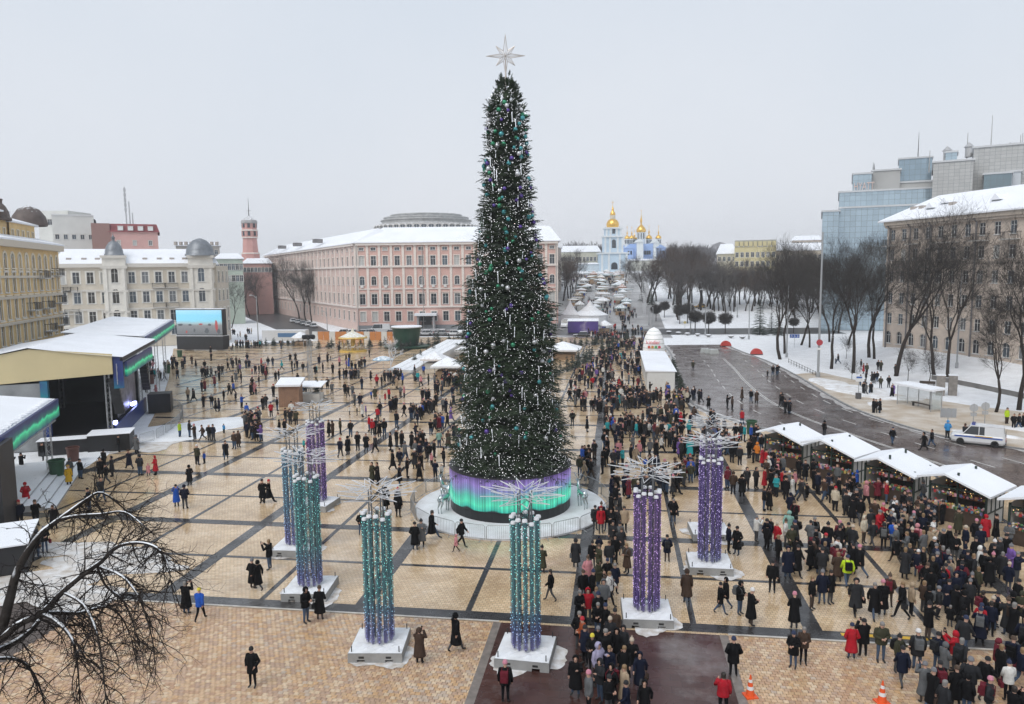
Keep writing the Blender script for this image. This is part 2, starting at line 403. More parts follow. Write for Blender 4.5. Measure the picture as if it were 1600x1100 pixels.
far_in = [(p[0], p[1]) for p in FAR if p[1] > 55]
arc_len([(p[0]-0.4, p[1]) for p in cl], 6.5, 2.6, 3.6); arc_len(cl, 6.5, 2.6, -3.6); arc_len(cl, 6.5, 2.6, -7.0)
far_off = [(p[0]+0.15, p[1]) for p in FAR]
back = [(92, 50), (75, 78), (62, 96), (46, 108), (43, 120), (42, 140), (38, 168)]
poly_sheet('footway', [(p[0]+0.12, p[1]) for p in FAR if 55 < p[1] < 127]+[(33, 127), (36, 118), (36.5, 106), (43, 97), (52, 88), (66, 72), (84, 52)], 0.09, SAND)
# snow lying beside the kerb and as islands on the footway
def blob(cx, cy, rx, ry, rot, seed, n=26, j=0.22):
    r_ = random.Random(seed); ph = [r_.uniform(0, 6.28) for _ in range(4)]; out = []
    for i in range(n):
        t = 2*PI*i/n; k = 1+j*(math.sin(2*t+ph[0])*.5+math.sin(3*t+ph[1])*.4+math.sin(5*t+ph[2])*.3)+r_.uniform(-.05, .05)
        x, y = rx*k*math.cos(t), ry*k*math.sin(t); out.append((cx+x*math.cos(rot)-y*math.sin(rot), cy+x*math.sin(rot)+y*math.cos(rot)))
    return out
def mound(name, cx, cy, rx, ry, h, seed, m, rot=0.0, z=0.0):
    q = MB(); rings = [(1, 0), (0.9, 0.55), (0.7, 0.85), (0.4, 0.97), (0.12, 1.0)]; n = 26; P0 = blob(0, 0, rx, ry, rot, seed, n)
    r_ = random.Random(seed+5); vs = []
    for s_, hh in rings: vs += [(cx+p[0]*s_, cy+p[1]*s_, z-0.01+h*hh*(r_.uniform(0.8, 1.15) if hh else 1)) for p in P0]
    fs = [(a*n+i, a*n+(i+1) % n, (a+1)*n+(i+1) % n, (a+1)*n+i) for a in range(len(rings)-1) for i in range(n)]+[tuple(range((len(rings)-1)*n, len(rings)*n))]
    q.add(vs, fs); ob = q.build(name, m, smooth=True); ob['kind'] = 'structure'; return ob
for i, (cx, cy, rx, ry, rot) in enumerate([(33.5, 107, 3.4, 7, 0.1), (31.2, 114, 2.2, 6, 0), (37.5, 101.5, 3.0, 1.5, 0.3), (45, 80, 6, 1.5, -.75), (37.5, 79.5, 3.2, 0.7, -.6), (60, 62, 7, 1.6, -.78), (31.7, 96, 2.2, .6, 1.5), (50, 78, 7, 2.0, -.8)]):
    mound('snow_bank', cx, cy, rx, ry, 0.22, 40+i, SNOWD, rot, 0.09)
for i, (px, py, rx, ry) in enumerate([(140, 890, 5, 2.2), (60, 930, 4, 2), (230, 690, 4, 6), (90, 860, 4.5, 1.6)]):
    g = G(px, py); poly_sheet('snow_patch', blob(g.x, g.y, rx, ry, 0.2, 70+i, 40, 0.5), 0.022+i*.002, mat('thin_snow', (0.46, 0.40, 0.34), 0.5, col2=(0.74, 0.74, 0.74), scale=1.6, bump=.2, detail=8))

# ---------------------------------------------------------------- buildings
def text_mesh(s, size, m, ext=.02):
    cu = bpy.data.curves.new('t', 'FONT'); cu.body = s; cu.size = size; cu.extrude = ext; ob = bpy.data.objects.new('t', cu); COL.objects.link(ob)
    dg = bpy.context.evaluated_depsgraph_get(); me = bpy.data.meshes.new_from_object(ob.evaluated_get(dg)); bpy.data.objects.remove(ob); bpy.data.curves.remove(cu)
    me.materials.clear(); me.materials.append(m); return me
def D(px, py, d):                         # point on a sight line at camera depth d
    return Vector((0, 0, CAMH))+sight(px, py)*d
def facing(px0, px1, d):                  # a front square to the line of sight, so that its flank stays hidden
    left = (px0+px1)/2 < 800; P0 = Vector(XY(px1 if left else px0, d)); u = Vector((P0.y, -P0.x)).normalized(); e = sight(px0 if left else px1, 424); e = Vector((e.x, e.y))
    # P0 + u*s = e*t
    den = u.x*e.y-u.y*e.x; s_ = (-P0.x*e.y+P0.y*e.x)/den; Q = P0+u*s_
    return (tuple(Q), tuple(P0)) if left else (tuple(P0), tuple(Q))
def zat(px, py, d): return D(px, py, d).z
def XY(px, d):
    p = D(px, 424, d); return (p.x, p.y)
GLASS = [mat('window_glass', (0.030, 0.036, 0.045), 0.06, spec=0.9), mat('window_glass_blue', (0.06, 0.085, 0.11), 0.08, spec=0.9),
         mat('window_curtain', (0.16, 0.17, 0.18), 0.2, spec=0.7), mat('window_blind', (0.46, 0.46, 0.44), 0.3)]
WHITE = mat('white_frame', (0.70, 0.70, 0.68), 0.5)
BROWNF = mat('brown_frame', (0.10, 0.065, 0.05), 0.5)
SNOWR = mat('roof_snow', (0.80, 0.82, 0.86), 0.75, var=0.05, scale=0.25, bump=0.3)
IRON = mat('balcony_iron', (0.03, 0.03, 0.03), 0.5)
_WIN = {}
def win_mesh(w, h, arch, trim, style, sur, fm):
    """frame with mullions set back in the opening, a moulded surround and a sill standing proud"""
    key = (round(w, 2), round(h, 2), arch, trim.name, style, sur, fm.name)
    if key in _WIN: return _WIN[key]
    q = MB(); t = 0.07
    if style != 'blank':
        q.slot(0)
        q.box(-w/2, -w/2+t, 0.12, 0.18, 0, h); q.box(w/2-t, w/2, 0.12, 0.18, 0, h)
        q.box(-w/2+t, w/2-t, 0.12, 0.18, 0, t); q.box(-w/2+t, w/2-t, 0.12, 0.18, h-t, h)
        q.box(-0.035, 0.035, 0.12, 0.18, t, h-t)
        if h > 1.6: q.box(-w/2+t, w/2-t, 0.125, 0.175, h*0.66, h*0.66+0.06)
    q.slot(1)
    if arch:
        n = 8; r = w/2; zc = h-r; A = [(r*math.cos(PI*i/n), zc+r*math.sin(PI*i/n)) for i in range(n+1)]
        for (xa, za), (xb, zb) in zip(A, A[1:]):          # the masonry that closes the corners above the arch
            q.add([(xa,-0.02,za),(xb,-0.02,zb),(xb,-0.02,h+0.02),(xa,-0.02,h+0.02),(xa,0.11,za),(xb,0.11,zb),(xb,0.11,h+.02),(xa,0.11,h+.02)], [(0,1,2,3),(0,4,5,1)])
        B = [((r+sur)*math.cos(PI*i/n), zc+(r+sur)*math.sin(PI*i/n)) for i in range(n+1)]
        for i in range(n):
            a, b_, c, d = A[i], A[i+1], B[i+1], B[i]
            q.add([(a[0],-0.09,a[1]),(b_[0],-0.09,b_[1]),(c[0],-0.09,c[1]),(d[0],-0.09,d[1]),(a[0],0.0,a[1]),(b_[0],0,b_[1]),(c[0],0,c[1]),(d[0],0,d[1])], [(0,1,2,3),(0,4,5,1),(3,2,6,7)])
        if sur: q.box(-w/2-sur, -w/2, -0.09, 0.0, 0, zc); q.box(w/2, w/2+sur, -0.09, 0, 0, zc)
    elif sur:
        q.box(-w/2-sur, -w/2, -0.08, 0.0, 0, h); q.box(w/2, w/2+sur, -0.08, 0, 0, h)
        q.box(-w/2-sur-.06, w/2+sur+.06, -0.11, 0, h, h+sur*1.15)
        if style == 'hood': q.box(-w/2-sur-.16, w/2+sur+.16, -0.22, 0, h+sur*1.15+.15, h+sur*1.15+.3)
    q.slot(2).box(-w/2-sur-.05, w/2+sur+.05, -0.16, 0, -0.12, 0)
    _WIN[key] = (q.mesh('window', [fm, trim, mat('snowy_sill', (0.55, 0.55, 0.54), 0.6, snow=0.6)]),
                 [MB().add([(-w/2+.03,.16,.03),(w/2-.03,.16,.03),(w/2-.03,.16,h-.03),(-w/2+.03,.16,h-.03)], [(0,1,2,3)]).mesh('pane', g) for g in GLASS])
    return _WIN[key]
def facade(root, A, B, z0, z1, rows, n, wall, trim, margin=0.0, pil=None, skip=(), fm=None, name='wall', seed=1):
    """wall from A (left seen from the square) to B with n bays; rows = (sill z, width share, height, arch, style, surround)"""
    A, B = Vector((*A, 0)), Vector((*B, 0)); L_ = (B-A).length; rz = math.atan2(B.y-A.y, B.x-A.x); fm = fm or WHITE
    ca, sa = math.cos(rz), math.sin(rz); r_ = random.Random(seed)
    bw = (L_-2*margin)/n; cx = [margin+bw*(i+.5) for i in range(n)]
    q = MB(); zz = z0
    for (sz, wf, h, arch, style, sur) in sorted(rows):
        w = wf
        q.add([(0,0,zz),(L_,0,zz),(L_,0,sz),(0,0,sz)], [(0,1,2,3)]); x = 0.0
        for i, c in enumerate(cx):
            if (i, sz) in skip: continue
            q.add([(x,0,sz),(c-w/2,0,sz),(c-w/2,0,sz+h),(x,0,sz+h)], [(0,1,2,3)])
            a, b_ = c-w/2, c+w/2                      # the reveal of the opening
            q.add([(a,0,sz),(b_,0,sz),(b_,0,sz+h),(a,0,sz+h),(a,.22,sz),(b_,.22,sz),(b_,.22,sz+h),(a,.22,sz+h)], [(0,1,5,4),(1,2,6,5),(2,3,7,6),(3,0,4,7)])
            me, panes = win_mesh(w, h, arch, trim, style, sur, fm)
            loc = (A.x+c*ca, A.y+c*sa, sz)
            wo = link('window', me, root, loc, rz)
            link('pane', r_.choices(panes, (6, 2.2, 1.6, .9))[0], wo)
            x = b_
        q.add([(x,0,sz),(L_,0,sz),(L_,0,sz+h),(x,0,sz+h)], [(0,1,2,3)])
        zz = sz+h
    q.add([(0,0,zz),(L_,0,zz),(L_,0,z1),(0,0,z1)], [(0,1,2,3)])
    q.build(name, wall, root, (A.x, A.y, 0), rz)
    if pil:                                           # pilasters between the bays
        w, d, za, zb = pil
        me = MB().box(-w/2, w/2, -d, 0.0, za, zb).box(-w/2-.08, w/2+.08, -d-.05, 0, zb-.35, zb).box(-w/2-.08, w/2+.08, -d-.05, 0, za, za+.4).mesh('pilaster', trim)
        for i in range(n+1):
            c = min(max(margin+bw*i, w/2+.05), L_-w/2-.05); link('pilaster', me, root, (A.x+c*ca, A.y+c*sa, 0), rz)
    return rz, L_
def course(root, A, B, z, h, d, m, name='cornice', ext=0.0):
    A, B = Vector((*A, 0)), Vector((*B, 0)); L_ = (B-A).length; rz = math.atan2(B.y-A.y, B.x-A.x)
    return MB().box(-ext, L_+ext, -d, 0.02, z, z+h).build(name, m, root, (A.x, A.y, 0), rz)
def body(root, A, B, depth, z0, z1, m, inset=0.3, name='side_walls'):
    A, B = Vector((*A, 0)), Vector((*B, 0)); L_ = (B-A).length; rz = math.atan2(B.y-A.y, B.x-A.x)
    return MB().box(0.01, L_-0.01, inset, depth, z0, z1).build(name, m, root, (A.x, A.y, 0), rz)
def roof(root, A, B, depth, z, h, m, over=0.5, hip0=0.0, hip1=0.0, name='roof', ridge=0.5, thick=0.25):
    A, B = Vector((*A, 0)), Vector((*B, 0)); L_ = (B-A).length; rz = math.atan2(B.y-A.y, B.x-A.x)
    y0, y1 = -over, depth+over; ym = y0+(y1-y0)*ridge
    q = MB(); vs = [(-over,y0,z),(L_+over,y0,z),(L_+over,y1,z),(-over,y1,z),(-over,y0,z+thick),(L_+over,y0,z+thick),(L_+over,y1,z+thick),(-over,y1,z+thick),(-over+hip0,ym,z+h),(L_+over-hip1,ym,z+h)]
    q.add(vs, [(3,2,1,0),(0,1,5,4),(1,2,6,5),(2,3,7,6),(3,0,4,7),(4,5,9,8),(6,7,8,9),(5,6,9),(7,4,8)])
    return q.build(name, m, root, (A.x, A.y, 0), rz)
def lerp2(A, B, t): return (A[0]+(B[0]-A[0])*t, A[1]+(B[1]-A[1])*t)
def bldg(name, label, A): return thing(name, label, 'building', (0, 0, 0))
STONE_T = mat('pale_trim', (0.62, 0.59, 0.54), 0.7, var=0.1, scale=1.2)

# --- pink ministry-like building with white pilasters
PINK = mat('pink_plaster', (0.62, 0.40, 0.35), 0.8, var=0.07, scale=0.5); TRIMP = mat('cream_trim', (0.74, 0.67, 0.61), 0.8, var=0.06, scale=0.7)
PINKP = mat('pale_pink_base', (0.55, 0.42, 0.38), 0.8, var=0.08, scale=0.5)
pk = bldg('pink_building', 'long pink building with cream pilasters and arched third floor windows behind the tree', None)
dp = 222.0
A, B = XY(556, dp), XY(872, dp)
zf = lambda y: zat(650, y, dp)
zg = 0.0
rows = [(zf(502), 1.65, 2.9, False, 'plain', .22), (zf(475.5), 1.7, 3.2, False, 'hood', .2), (zf(445), 1.5, 2.7, True, 'plain', .2), (zf(414.5), 1.55, 2.9, False, 'plain', .2), (zf(391), 1.5, 0.95, False, 'plain', .15)]
rz, L_ = facade(pk, A, B, 0, zf(381), rows, 17, PINK, TRIMP, pil=(0.75, 0.22, zf(479), zf(383)), seed=2)
for y, h, d_ in ((481, .5, .35), (452, .35, .25), (417.5, .55, .45), (383, .8, .7)): course(pk, A, B, zf(y), h, d_, mat('snow_topped_trim', (0.72, 0.65, 0.60), 0.8, snow=0.7))
course(pk, A, B, 0, 1.5, 0.15, mat('grey_plinth', (0.19, 0.20, 0.21), 0.7, var=.1), 'plinth')
A2 = XY(415, 350.0)
rows2 = [(zf(502), 1.7, 2.9, False, 'plain', .2), (zf(475.5), 1.7, 3.2, False, 'plain', .2), (zf(445), 1.5, 2.7, True, 'plain', .2), (zf(414.5), 1.55, 2.9, False, 'plain', .2), (zf(391), 1.5, 0.95, False, 'plain', .15)]
facade(pk, A2, A, 0, zf(381), rows2, 26, mat('rose_side_plaster', (0.60, 0.46, 0.41), 0.8, var=.08, scale=.5), TRIMP, pil=(0.7, 0.2, zf(479), zf(383)), seed=3, name='side_wall')
for y, h, d_ in ((481, .5, .35), (417.5, .55, .45), (383, .8, .7)): course(pk, A2, A, zf(y), h, d_, _M['snow_topped_trim'])
body(pk, A, B, 16, 0, zf(381), PINK); body(pk, A2, A, 16, 0, zf(381)-.05, PINK)
roof(pk, A, B, 17, zf(381)+.3, 5.2, SNOWR, 0.9, 8, 3, ridge=.55); roof(pk, A2, A, 17, zf(381)+.25, 4.9, SNOWR, 0.9, 3, 4)
pc = lerp2(A, B, 0.345)                                     # entrance porch
po = MB(); po.slot(0).box(-2.6, -2.1, -3, 0, 0, 4.4).box(2.1, 2.6, -3, 0, 0, 4.4).slot(1).box(-3.3, 3.3, -3.6, .1, 4.4, 5.1)
po.build('porch', [mat('grey_porch', (0.36, 0.35, 0.35), .7), SNOWR], pk, (pc[0], pc[1], 0), rz)
MB().box(-1.5, 1.5, -.12, -.02, 0.5, 4.0).box(-.04, .04, -.16, -.12, .5, 4).build('door', mat('dark_door', (0.035, 0.028, 0.028), .4), pk, (pc[0], pc[1], 0), rz)
MB().box(-3.2, 6, -6, -3.0, 0, .5).box(-3.2, 3.2, -7.2, -6, 0, .25).build('steps', mat('grey_plinth2', (0.3, 0.3, 0.31), .7, snow=.3), pk, (pc[0], pc[1], 0), rz)
pipe = MB().bar((0, -.35, 0), (0, -.35, zf(383)), .13, n=6).mesh('downpipe', mat('pipe_grey', (0.45, 0.42, 0.40), .5))
for t in (0.005, .33, .62, .99): c = lerp2(A, B, t); link('downpipe', pipe, pk, (c[0], c[1], 0), rz)
acm = MB().box(-.45, .45, -.5, -.1, 0, .6).mesh('air_conditioner', WHITE)
for i in (0, 2, 5, 6, 7, 9): c = lerp2(A, B, (i+.5)/17); link('air_conditioner', acm, pk, (c[0], c[1], zf(452)+.6), rz)
dm = MB(); dm.box(-1.4, 1.4, -1.0, 2, 0, 1.3); dm.slot(1).add([(-1.7,-1.2,1.3),(1.7,-1.2,1.3),(1.7,2.4,1.9),(-1.7,2.4,1.9)], [(0,1,2,3)])
dmm = dm.mesh('dormer', [mat('dormer_grey', (.2, .19, .19), .7), SNOWR])
rz2 = math.atan2(A[1]-A2[1], A[0]-A2[0])
for t in (.3, .5, .72): c = lerp2(A2, A, t); link('dormer', dmm, pk, (c[0]+4*math.sin(rz2)*-1*-1, c[1]+4, zf(381)+2.3), rz2)

# --- building behind the tree to the right, along the avenue
av = bldg('avenue_building', 'beige corner building seen edge on just right of the tree', None)
A, B = XY(846, 262), XY(877, 330)
facade(av, A, B, 0, zat(860, 384, 290), [(2, 1.6, 2.4, False, 'plain', .1), (6.5, 1.6, 2.4, False, 'plain', .1), (11, 1.6, 2.4, False, 'plain', .1), (15.5, 1.6, 2.4, False, 'plain', .1), (20, 1.6, 2.2, False, 'plain', .1)], 14, mat('beige_avenue', (0.46, 0.39, 0.34), .8, var=.08, scale=.4), STONE_T, seed=5)
body(av, A, B, 16, 0, zat(860, 384, 290), _M['beige_avenue']); roof(av, A, B, 16, zat(860, 384, 290), 3.5, SNOWR)

# --- cream mansion behind the stage, two domed bays
CREAM = mat('cream_stucco', (0.56, 0.50, 0.41), .8, var=.08, scale=.5); CREAMT = mat('ivory_trim', (0.68, 0.65, 0.59), .75, var=.08, scale=.8)
cm = bldg('cream_mansion', 'cream stucco mansion with two domed bays standing behind the stage', None)
dc = 184.0; A, B = facing(84, 338, dc); zc = lambda y: zat(215, y, dc)
rows = [(zc(y_), 1.45, 2.7, False, 'plain', .28) for y_ in (522, 500.5, 471.5, 442)]
rz, L_ = facade(cm, A, B, 0, zc(416), rows, 12, CREAM, CREAMT, seed=8)
for y, h, d_ in ((453.5, .4, .25), (482, .4, .25), (508, .45, .3), (418, .9, .7)): course(cm, A, B, zc(y), h, d_, mat('snowy_ivory', (0.57, 0.54, 0.49), .75, snow=.65))
B_ = (B[0]-3.0, B[1]+11.0); facade(cm, B, B_, 0, zc(416)-.1, [(zc(y_), 1.45, 2.7, False, 'plain', .28) for y_ in (522, 500.5, 471.5, 442)], 3, CREAM, CREAMT, seed=10, name='side_wall'); body(cm, A, B, 10, 0, zc(416), CREAM); roof(cm, A, B, 11, zc(416)+.2, 4.0, SNOWR, .6, 2, 2)
DOMEM = mat('zinc_dome', (0.20, 0.215, 0.235), .45, metal=.4, var=.2, scale=1, snow=.35)
for k, (x0, x1, ytop, R_) in enumerate(((157, 193, 366, 2.0), (292, 333, 372, 3.3))):
    a_, b_ = lerp2(A, B, (x0-84)/254.0), lerp2(A, B, (x1-84)/254.0); a_, b_ = (a_[0]+math.sin(rz), a_[1]-math.cos(rz)), (b_[0]+math.sin(rz), b_[1]-math.cos(rz)); zt = zc(401)
    w_ = math.hypot(b_[0]-a_[0], b_[1]-a_[1])
    facade(cm, a_, b_, 0, zt, [(zc(503), 1.5, 3.4, True, 'plain', .25), (zc(472), 1.5, 3.4, True, 'plain', .25), (zc(441), 1.5, 3.4, True, 'plain', .25)], 1, CREAMT, CREAMT, seed=9+k, name='bay_wall')
    body(cm, a_, b_, 4, 0, zt, CREAMT, .25, 'bay_sides')
    for z_, h_, e_ in ((zc(420), .7, .4), (zt-.5, .6, .55), (zc(455), .4, .3), (zc(486), .4, .3)): course(cm, a_, b_, z_, h_, e_, _M['snowy_ivory'], 'bay_cornice', .3)
    for s_ in (.12, .88): 
        c = lerp2(a_, b_, s_); MB().box(-.3, .3, -.3, 0, 0, zc(420)).build('bay_pilaster', CREAMT, cm, (c[0], c[1], 0), rz)
    mid = lerp2(a_, b_, .5); H_ = (zc(ytop+ (12 if k == 0 else 2))-zt)
    dm = MB().lathe([(R_*1.08, 0), (R_*1.08, .4), (R_, .5), (R_*.97, H_*.35), (R_*.82, H_*.62), (R_*.5, H_*.88), (R_*.15, H_)], 18)
    if k == 0: dm.lathe([(.35, H_), (.3, H_+.5), (.55, H_+.55), (.1, H_+1.2), (.03, H_+1.8)], 8)
    dm.build('dome', DOMEM, cm, (mid[0]-math.sin(rz)*2.1, mid[1]+math.cos(rz)*2.1, zt), smooth=True)
bal = MB()
bal.box(-1.5, 1.5, -1.1, 0, -.18, 0)
bal.slot(1)
for i in range(13): bal.bar((-1.45+i*2.9/12, -1.05, 0), (-1.45+i*2.9/12, -1.05, 1.0), .025, n=4)
for s_ in (-1.45, 1.45):
    for j in range(4): bal.bar((s_, -1.05+j*.3, 0), (s_, -1.05+j*.3, 1.0), .025, n=4)
bal.box(-1.5, 1.5, -1.1, -1.0, 1.0, 1.07).box(-1.5, -1.42, -1.0, 0, 1.0, 1.07).box(1.42, 1.5, -1.0, 0, 1.0, 1.07)
BAL = bal.mesh('balcony', [mat('balcony_slab', (.45, .43, .40), .7, snow=.6), IRON])
for px, y in ((107, 453), (243, 449), (263, 449), (243, 479), (263, 479), (107, 486), (97, 453), (112, 516)):
    t = (px-84)/254.0; c = lerp2(A, B, t); link('balcony', BAL, cm, (c[0], c[1], zc(y)), rz)
chm = MB().box(-.5, .5, -.5, .5, 0, 1.4).mesh('chimney', mat('chimney_grey', (.4, .36, .33), .8, snow=.6))
for t in (.04, .13, .21, .5, .59, .67, .75): c = lerp2(A, B, t); link('chimney', chm, cm, (c[0]+.5, c[1]+2.2, zc(416)+.6), rz)

# --- yellow building at the left edge
YEL1 = mat('ochre_plaster', (0.68, 0.49, 0.235), .8, var=.12, scale=.5); YELT = mat('pale_ochre_trim', (0.72, 0.65, 0.53), .8, var=.1, scale=.7)
yb = bldg('ochre_building', 'ochre yellow ornate building at the left edge with iron balconies', None)
A, B = XY(-220, 66), XY(93, 122); zy = lambda y: zat(70, y, 117)
rows = [(2.2, .95, 2.3, False, 'plain', .18)]+[(zy(y), 1.05, 2.7, False, 'hood', .26) for y in (523, 489, 453)]+[(zy(425), 1.05, 2.5, True, 'plain', .3)]
rz, L_ = facade(yb, A, B, 0, zy(392), rows, 21, YEL1, YELT, seed=12)
for y, h, d_ in ((392, .9, .9), (434, .35, .3), (462, .35, .3), (497, .35, .3)): course(yb, A, B, zy(y), h, d_, mat('snowy_ochre', (.58, .52, .43), .8, snow=.6))
body(yb, A, B, 15, 0, zy(392), YEL1); roof(yb, A, B, 15, zy(391)+.8, 2.4, SNOWR, .8)
for t, y in ((.83, 434), (.955, 430), (.85, 480), (.96, 474), (.86, 515), (.965, 510), (.74, 480)):
    c = lerp2(A, B, t); link('balcony', BAL, yb, (c[0], c[1], zy(y)), rz)
for t0, t1, yt in ((.60, .78, 340), (.80, .99, 352)):          # attic pavilions with paired windows
    a_, b_ = lerp2(A, B, t0), lerp2(A, B, t1); n_ = (-math.sin(rz)*3, math.cos(rz)*3)
    a_, b_ = (a_[0]+n_[0], a_[1]+n_[1]), (b_[0]+n_[0], b_[1]+n_[1])
    facade(yb, a_, b_, zy(392), zy(yt), [(zy(384), .8, 2.2, False, 'plain', .12)], 5, YEL1, YELT, seed=14, name='attic_wall')
    body(yb, a_, b_, 8, zy(392), zy(yt), YEL1, name='attic_body'); roof(yb, a_, b_, 8, zy(yt), 1.6, SNOWR, .5, 1, 1, name='attic_roof')
DK = mat('dark_brown_roof', (.10, .075, .065), .6, var=.3, scale=1, snow=.45)
c = lerp2(A, B, .62); c = (c[0]-4, c[1]+7)
sp_ = MB().lathe([(4.4, 0), (4.5, .6), (3.9, 1.2), (3.6, 2.6), (2.6, 4.2), (1.6, 5.0), (1.6, 5.8), (1.9, 6.0), (1.7, 6.3), (0.9, 6.5), (.75, 10.5), (.9, 10.7), (.2, 12.6), (.04, 14)], 10)
tu_ = sp_.build('turret', DK, yb, (c[0]-2.5, c[1]-1, zy(352))); tu_.scale = (.36, .36, .5)
c = lerp2(A, B, .90); MB().lathe([(2.6, 0), (2.7, .4), (2.4, 1.6), (1.6, 2.7), (.5, 3.2), (.05, 3.4)], 12).build('cupola', DK, yb, (c[0]-7, c[1]+5, zy(350)), smooth=True)

# --- blocks rising behind
def block(name, label, px0, px1, ytop, d, depth, col, rows, n, roof_h=0.0, roofm=None, fm=None, seed=1, ybase=None, var=.06, trim=None, hip=2):
    rt = bldg(name, label, None); A, B = facing(px0, px1, d); z1 = zat((px0+px1)/2, ytop, d)
    wm = mat(name+'_wall', col, .8, var=var, scale=.4); xm = (px0+px1)/2
    facade(rt, A, B, 0, z1, [(zat(xm, y, d), w, h, ar, 'plain', .1) for y, w, h, ar in rows], n, wm, trim or STONE_T, fm=fm, seed=seed)
    body(rt, A, B, depth, 0, z1, wm)
    if roof_h: roof(rt, A, B, depth, z1, roof_h, roofm or SNOWR, .5, hip, hip)
    else: course(rt, A, B, z1, .4, .2, mat('snowy_parapet', (.6, .6, .6), .7, snow=.7), 'parapet')
    return rt, A, B, z1
wb, A, B, z1 = block('white_block', 'plain white office block rising behind the cream mansion', 87, 152, 339, 245, 30, (.60, .60, .57), [(375, 1.2, 1.6, False)], 5, seed=21)
rm = MB().lathe([(0.01, 0), (1.15, 0), (1.15, .12)], 16).mesh('round_window', GLASS[0])
for px in (108, 138, 145):
    c = D(px, 347, 244.6); q = link('round_window', rm, wb, c); q.rotation_euler = (PI/2, 0, YAW)
a_, b_ = XY(66, 255), XY(113, 255); facade(wb, a_, b_, 0, zat(90, 330, 255), [(zat(90, 352, 255), 1.6, 2.0, False, 'plain', .05)], 4, _M['white_block_wall'], STONE_T, seed=22, name='rear_wall'); body(wb, a_, b_, 14, 0, zat(90, 330, 255), _M['white_block_wall'], name='rear_body')
rb, A, B, z1 = block('red_mansard_building', 'pink building with dark red mansard roof above the cream mansion', 176, 250, 364, 235, 20, (.56, .33, .30), [(384, 1.0, 1.5, False)], 3, seed=23)
REDR = mat('red_roof', (.20, .035, .04), .5, var=.2, scale=1, snow=.35)
Lr = math.hypot(B[0]-A[0], B[1]-A[1]); rzr = math.atan2(B[1]-A[1], B[0]-A[0])
MB().add([(-.6,-.5,0),(Lr+.6,-.5,0),(Lr+.6,20,0),(-.6,20,0),(.2,1.0,2.6),(Lr-.2,1.0,2.6),(Lr-.2,18,2.6),(.2,18,2.6)], [(0,1,5,4),(1,2,6,5),(2,3,7,6),(3,0,4,7),(4,5,6,7)]).build('mansard_roof', REDR, rb, (A[0], A[1], z1), rzr)
dmm = MB().box(-.75, .75, -.5, 1.0, .5, 1.8).add([(-.9,-.6,1.8),(.9,-.6,1.8),(.9,1,2.0),(-.9,1,2.0)], [(0,1,2,3)]).mesh('dormer', [WHITE])
for t in (.22, .43, .64, .85): c = lerp2(A, B, t); link('dormer', dmm, rb, (c[0], c[1], z1), rzr)
MB().box(-5, 0, -.4, 10, 0, z1+2.6).build('brick_stack', mat('dull_brick', (.26, .15, .13), .8, var=.15), rb, (A[0], A[1], 0), rzr)
an = MB()
for dx, h in ((2.2, 11.5), (3.2, 7), (4.0, 3.5)): an.bar((dx, 3, 2.6), (dx, 3, 2.6+h), .22, .16, 5)
for h in (5, 6.5, 8, 9.5, 11): an.cbox((2.2, 2.8, h+2), .7, .35, 1.1)
an.build('antenna_mast', mat('antenna_grey', (.42, .43, .44), .5), rb, (A[0]+3, A[1], z1), rzr)
gb, A, B, z1 = block('green_house', 'small pale green house between cream mansion and fire tower', 337, 380, 405, 260, 15, (.42, .49, .42), [(440, 1.3, 2.2, False), (422, 1.3, 2.2, False)], 7, 2.2, seed=24)
cb, A, B, z1 = block('rooftop_block', 'low grey rooftop block with chimneys behind the cream mansion', 277, 345, 385, 300, 14, (.40, .37, .34), [(398, 1.4, 1.8, False)], 6, 1.6, seed=25)
for i in range(9): link('chimney', chm, cb, (*lerp2(A, B, i/8.5), z1+.3))
# fire tower
ft = thing('fire_tower', 'slim pink octagonal fire watch tower with antenna left of the pink building', 'tower', (0, 0, 0))
dt = 330.0; c = XY(393, dt); z = lambda y: zat(393, y, dt); k_ = dt/FPX
FT = mat('tower_pink', (.55, .30, .27), .8, var=.06, scale=.5)
MB().lathe([(14*k_, z(424)), (14*k_, z(396)), (12.2*k_, z(394)), (10.8*k_, z(373)), (12.0*k_, z(371)), (12.4*k_, z(366)), (12.4*k_, z(360)), (11.2*k_, z(358)), (11.6*k_, z(349))], 8).build('shaft', FT, ft, (c[0], c[1], 0))
MB().lathe([(12.6*k_, z(350)), (12.8*k_, z(348)), (12*k_, z(345)), (1*k_, z(338))], 8).build('cap', mat('tower_cap', (.35, .34, .34), .6, snow=.5), ft, (c[0], c[1], 0))
for y0_, y1_, w_ in ((361.5, 359.5, 13.2), (372.5, 370.8, 12.8), (397, 395, 14.5)): MB().lathe([(w_*k_, z(y0_)), (w_*k_, z(y1_)), (w_*k_-.6, z(y1_))], 8).build('band', TRIMP, ft, (c[0], c[1], 0))
wmm = MB().box(-.55, .55, -.1, .1, 0, 2.0).mesh('window', GLASS[0])
for a_ in range(8):
    for y, r_ in ((356.5, 11.6), (369, 12.2)):
        t = 2*PI*(a_+.5)/8; rr = r_*k_*.945; link('window', wmm, ft, (c[0]+rr*math.cos(t), c[1]+rr*math.sin(t), z(y)), t+PI/2)
MB().bar((0,0,z(339)), (0,0,z(310)), .22, .05, 5).bar((-1,0,z(330)), (1,0,z(330)), .06).build('antenna', IRON, ft, (c[0], c[1], 0))
fb, A, B, z1 = block('fire_station', 'low pink fire station building below the watch tower', 380, 425, 412, 322, 14, (.52, .31, .28), [(425, 1.3, 2.0, True)], 8, 2.5, seed=26)
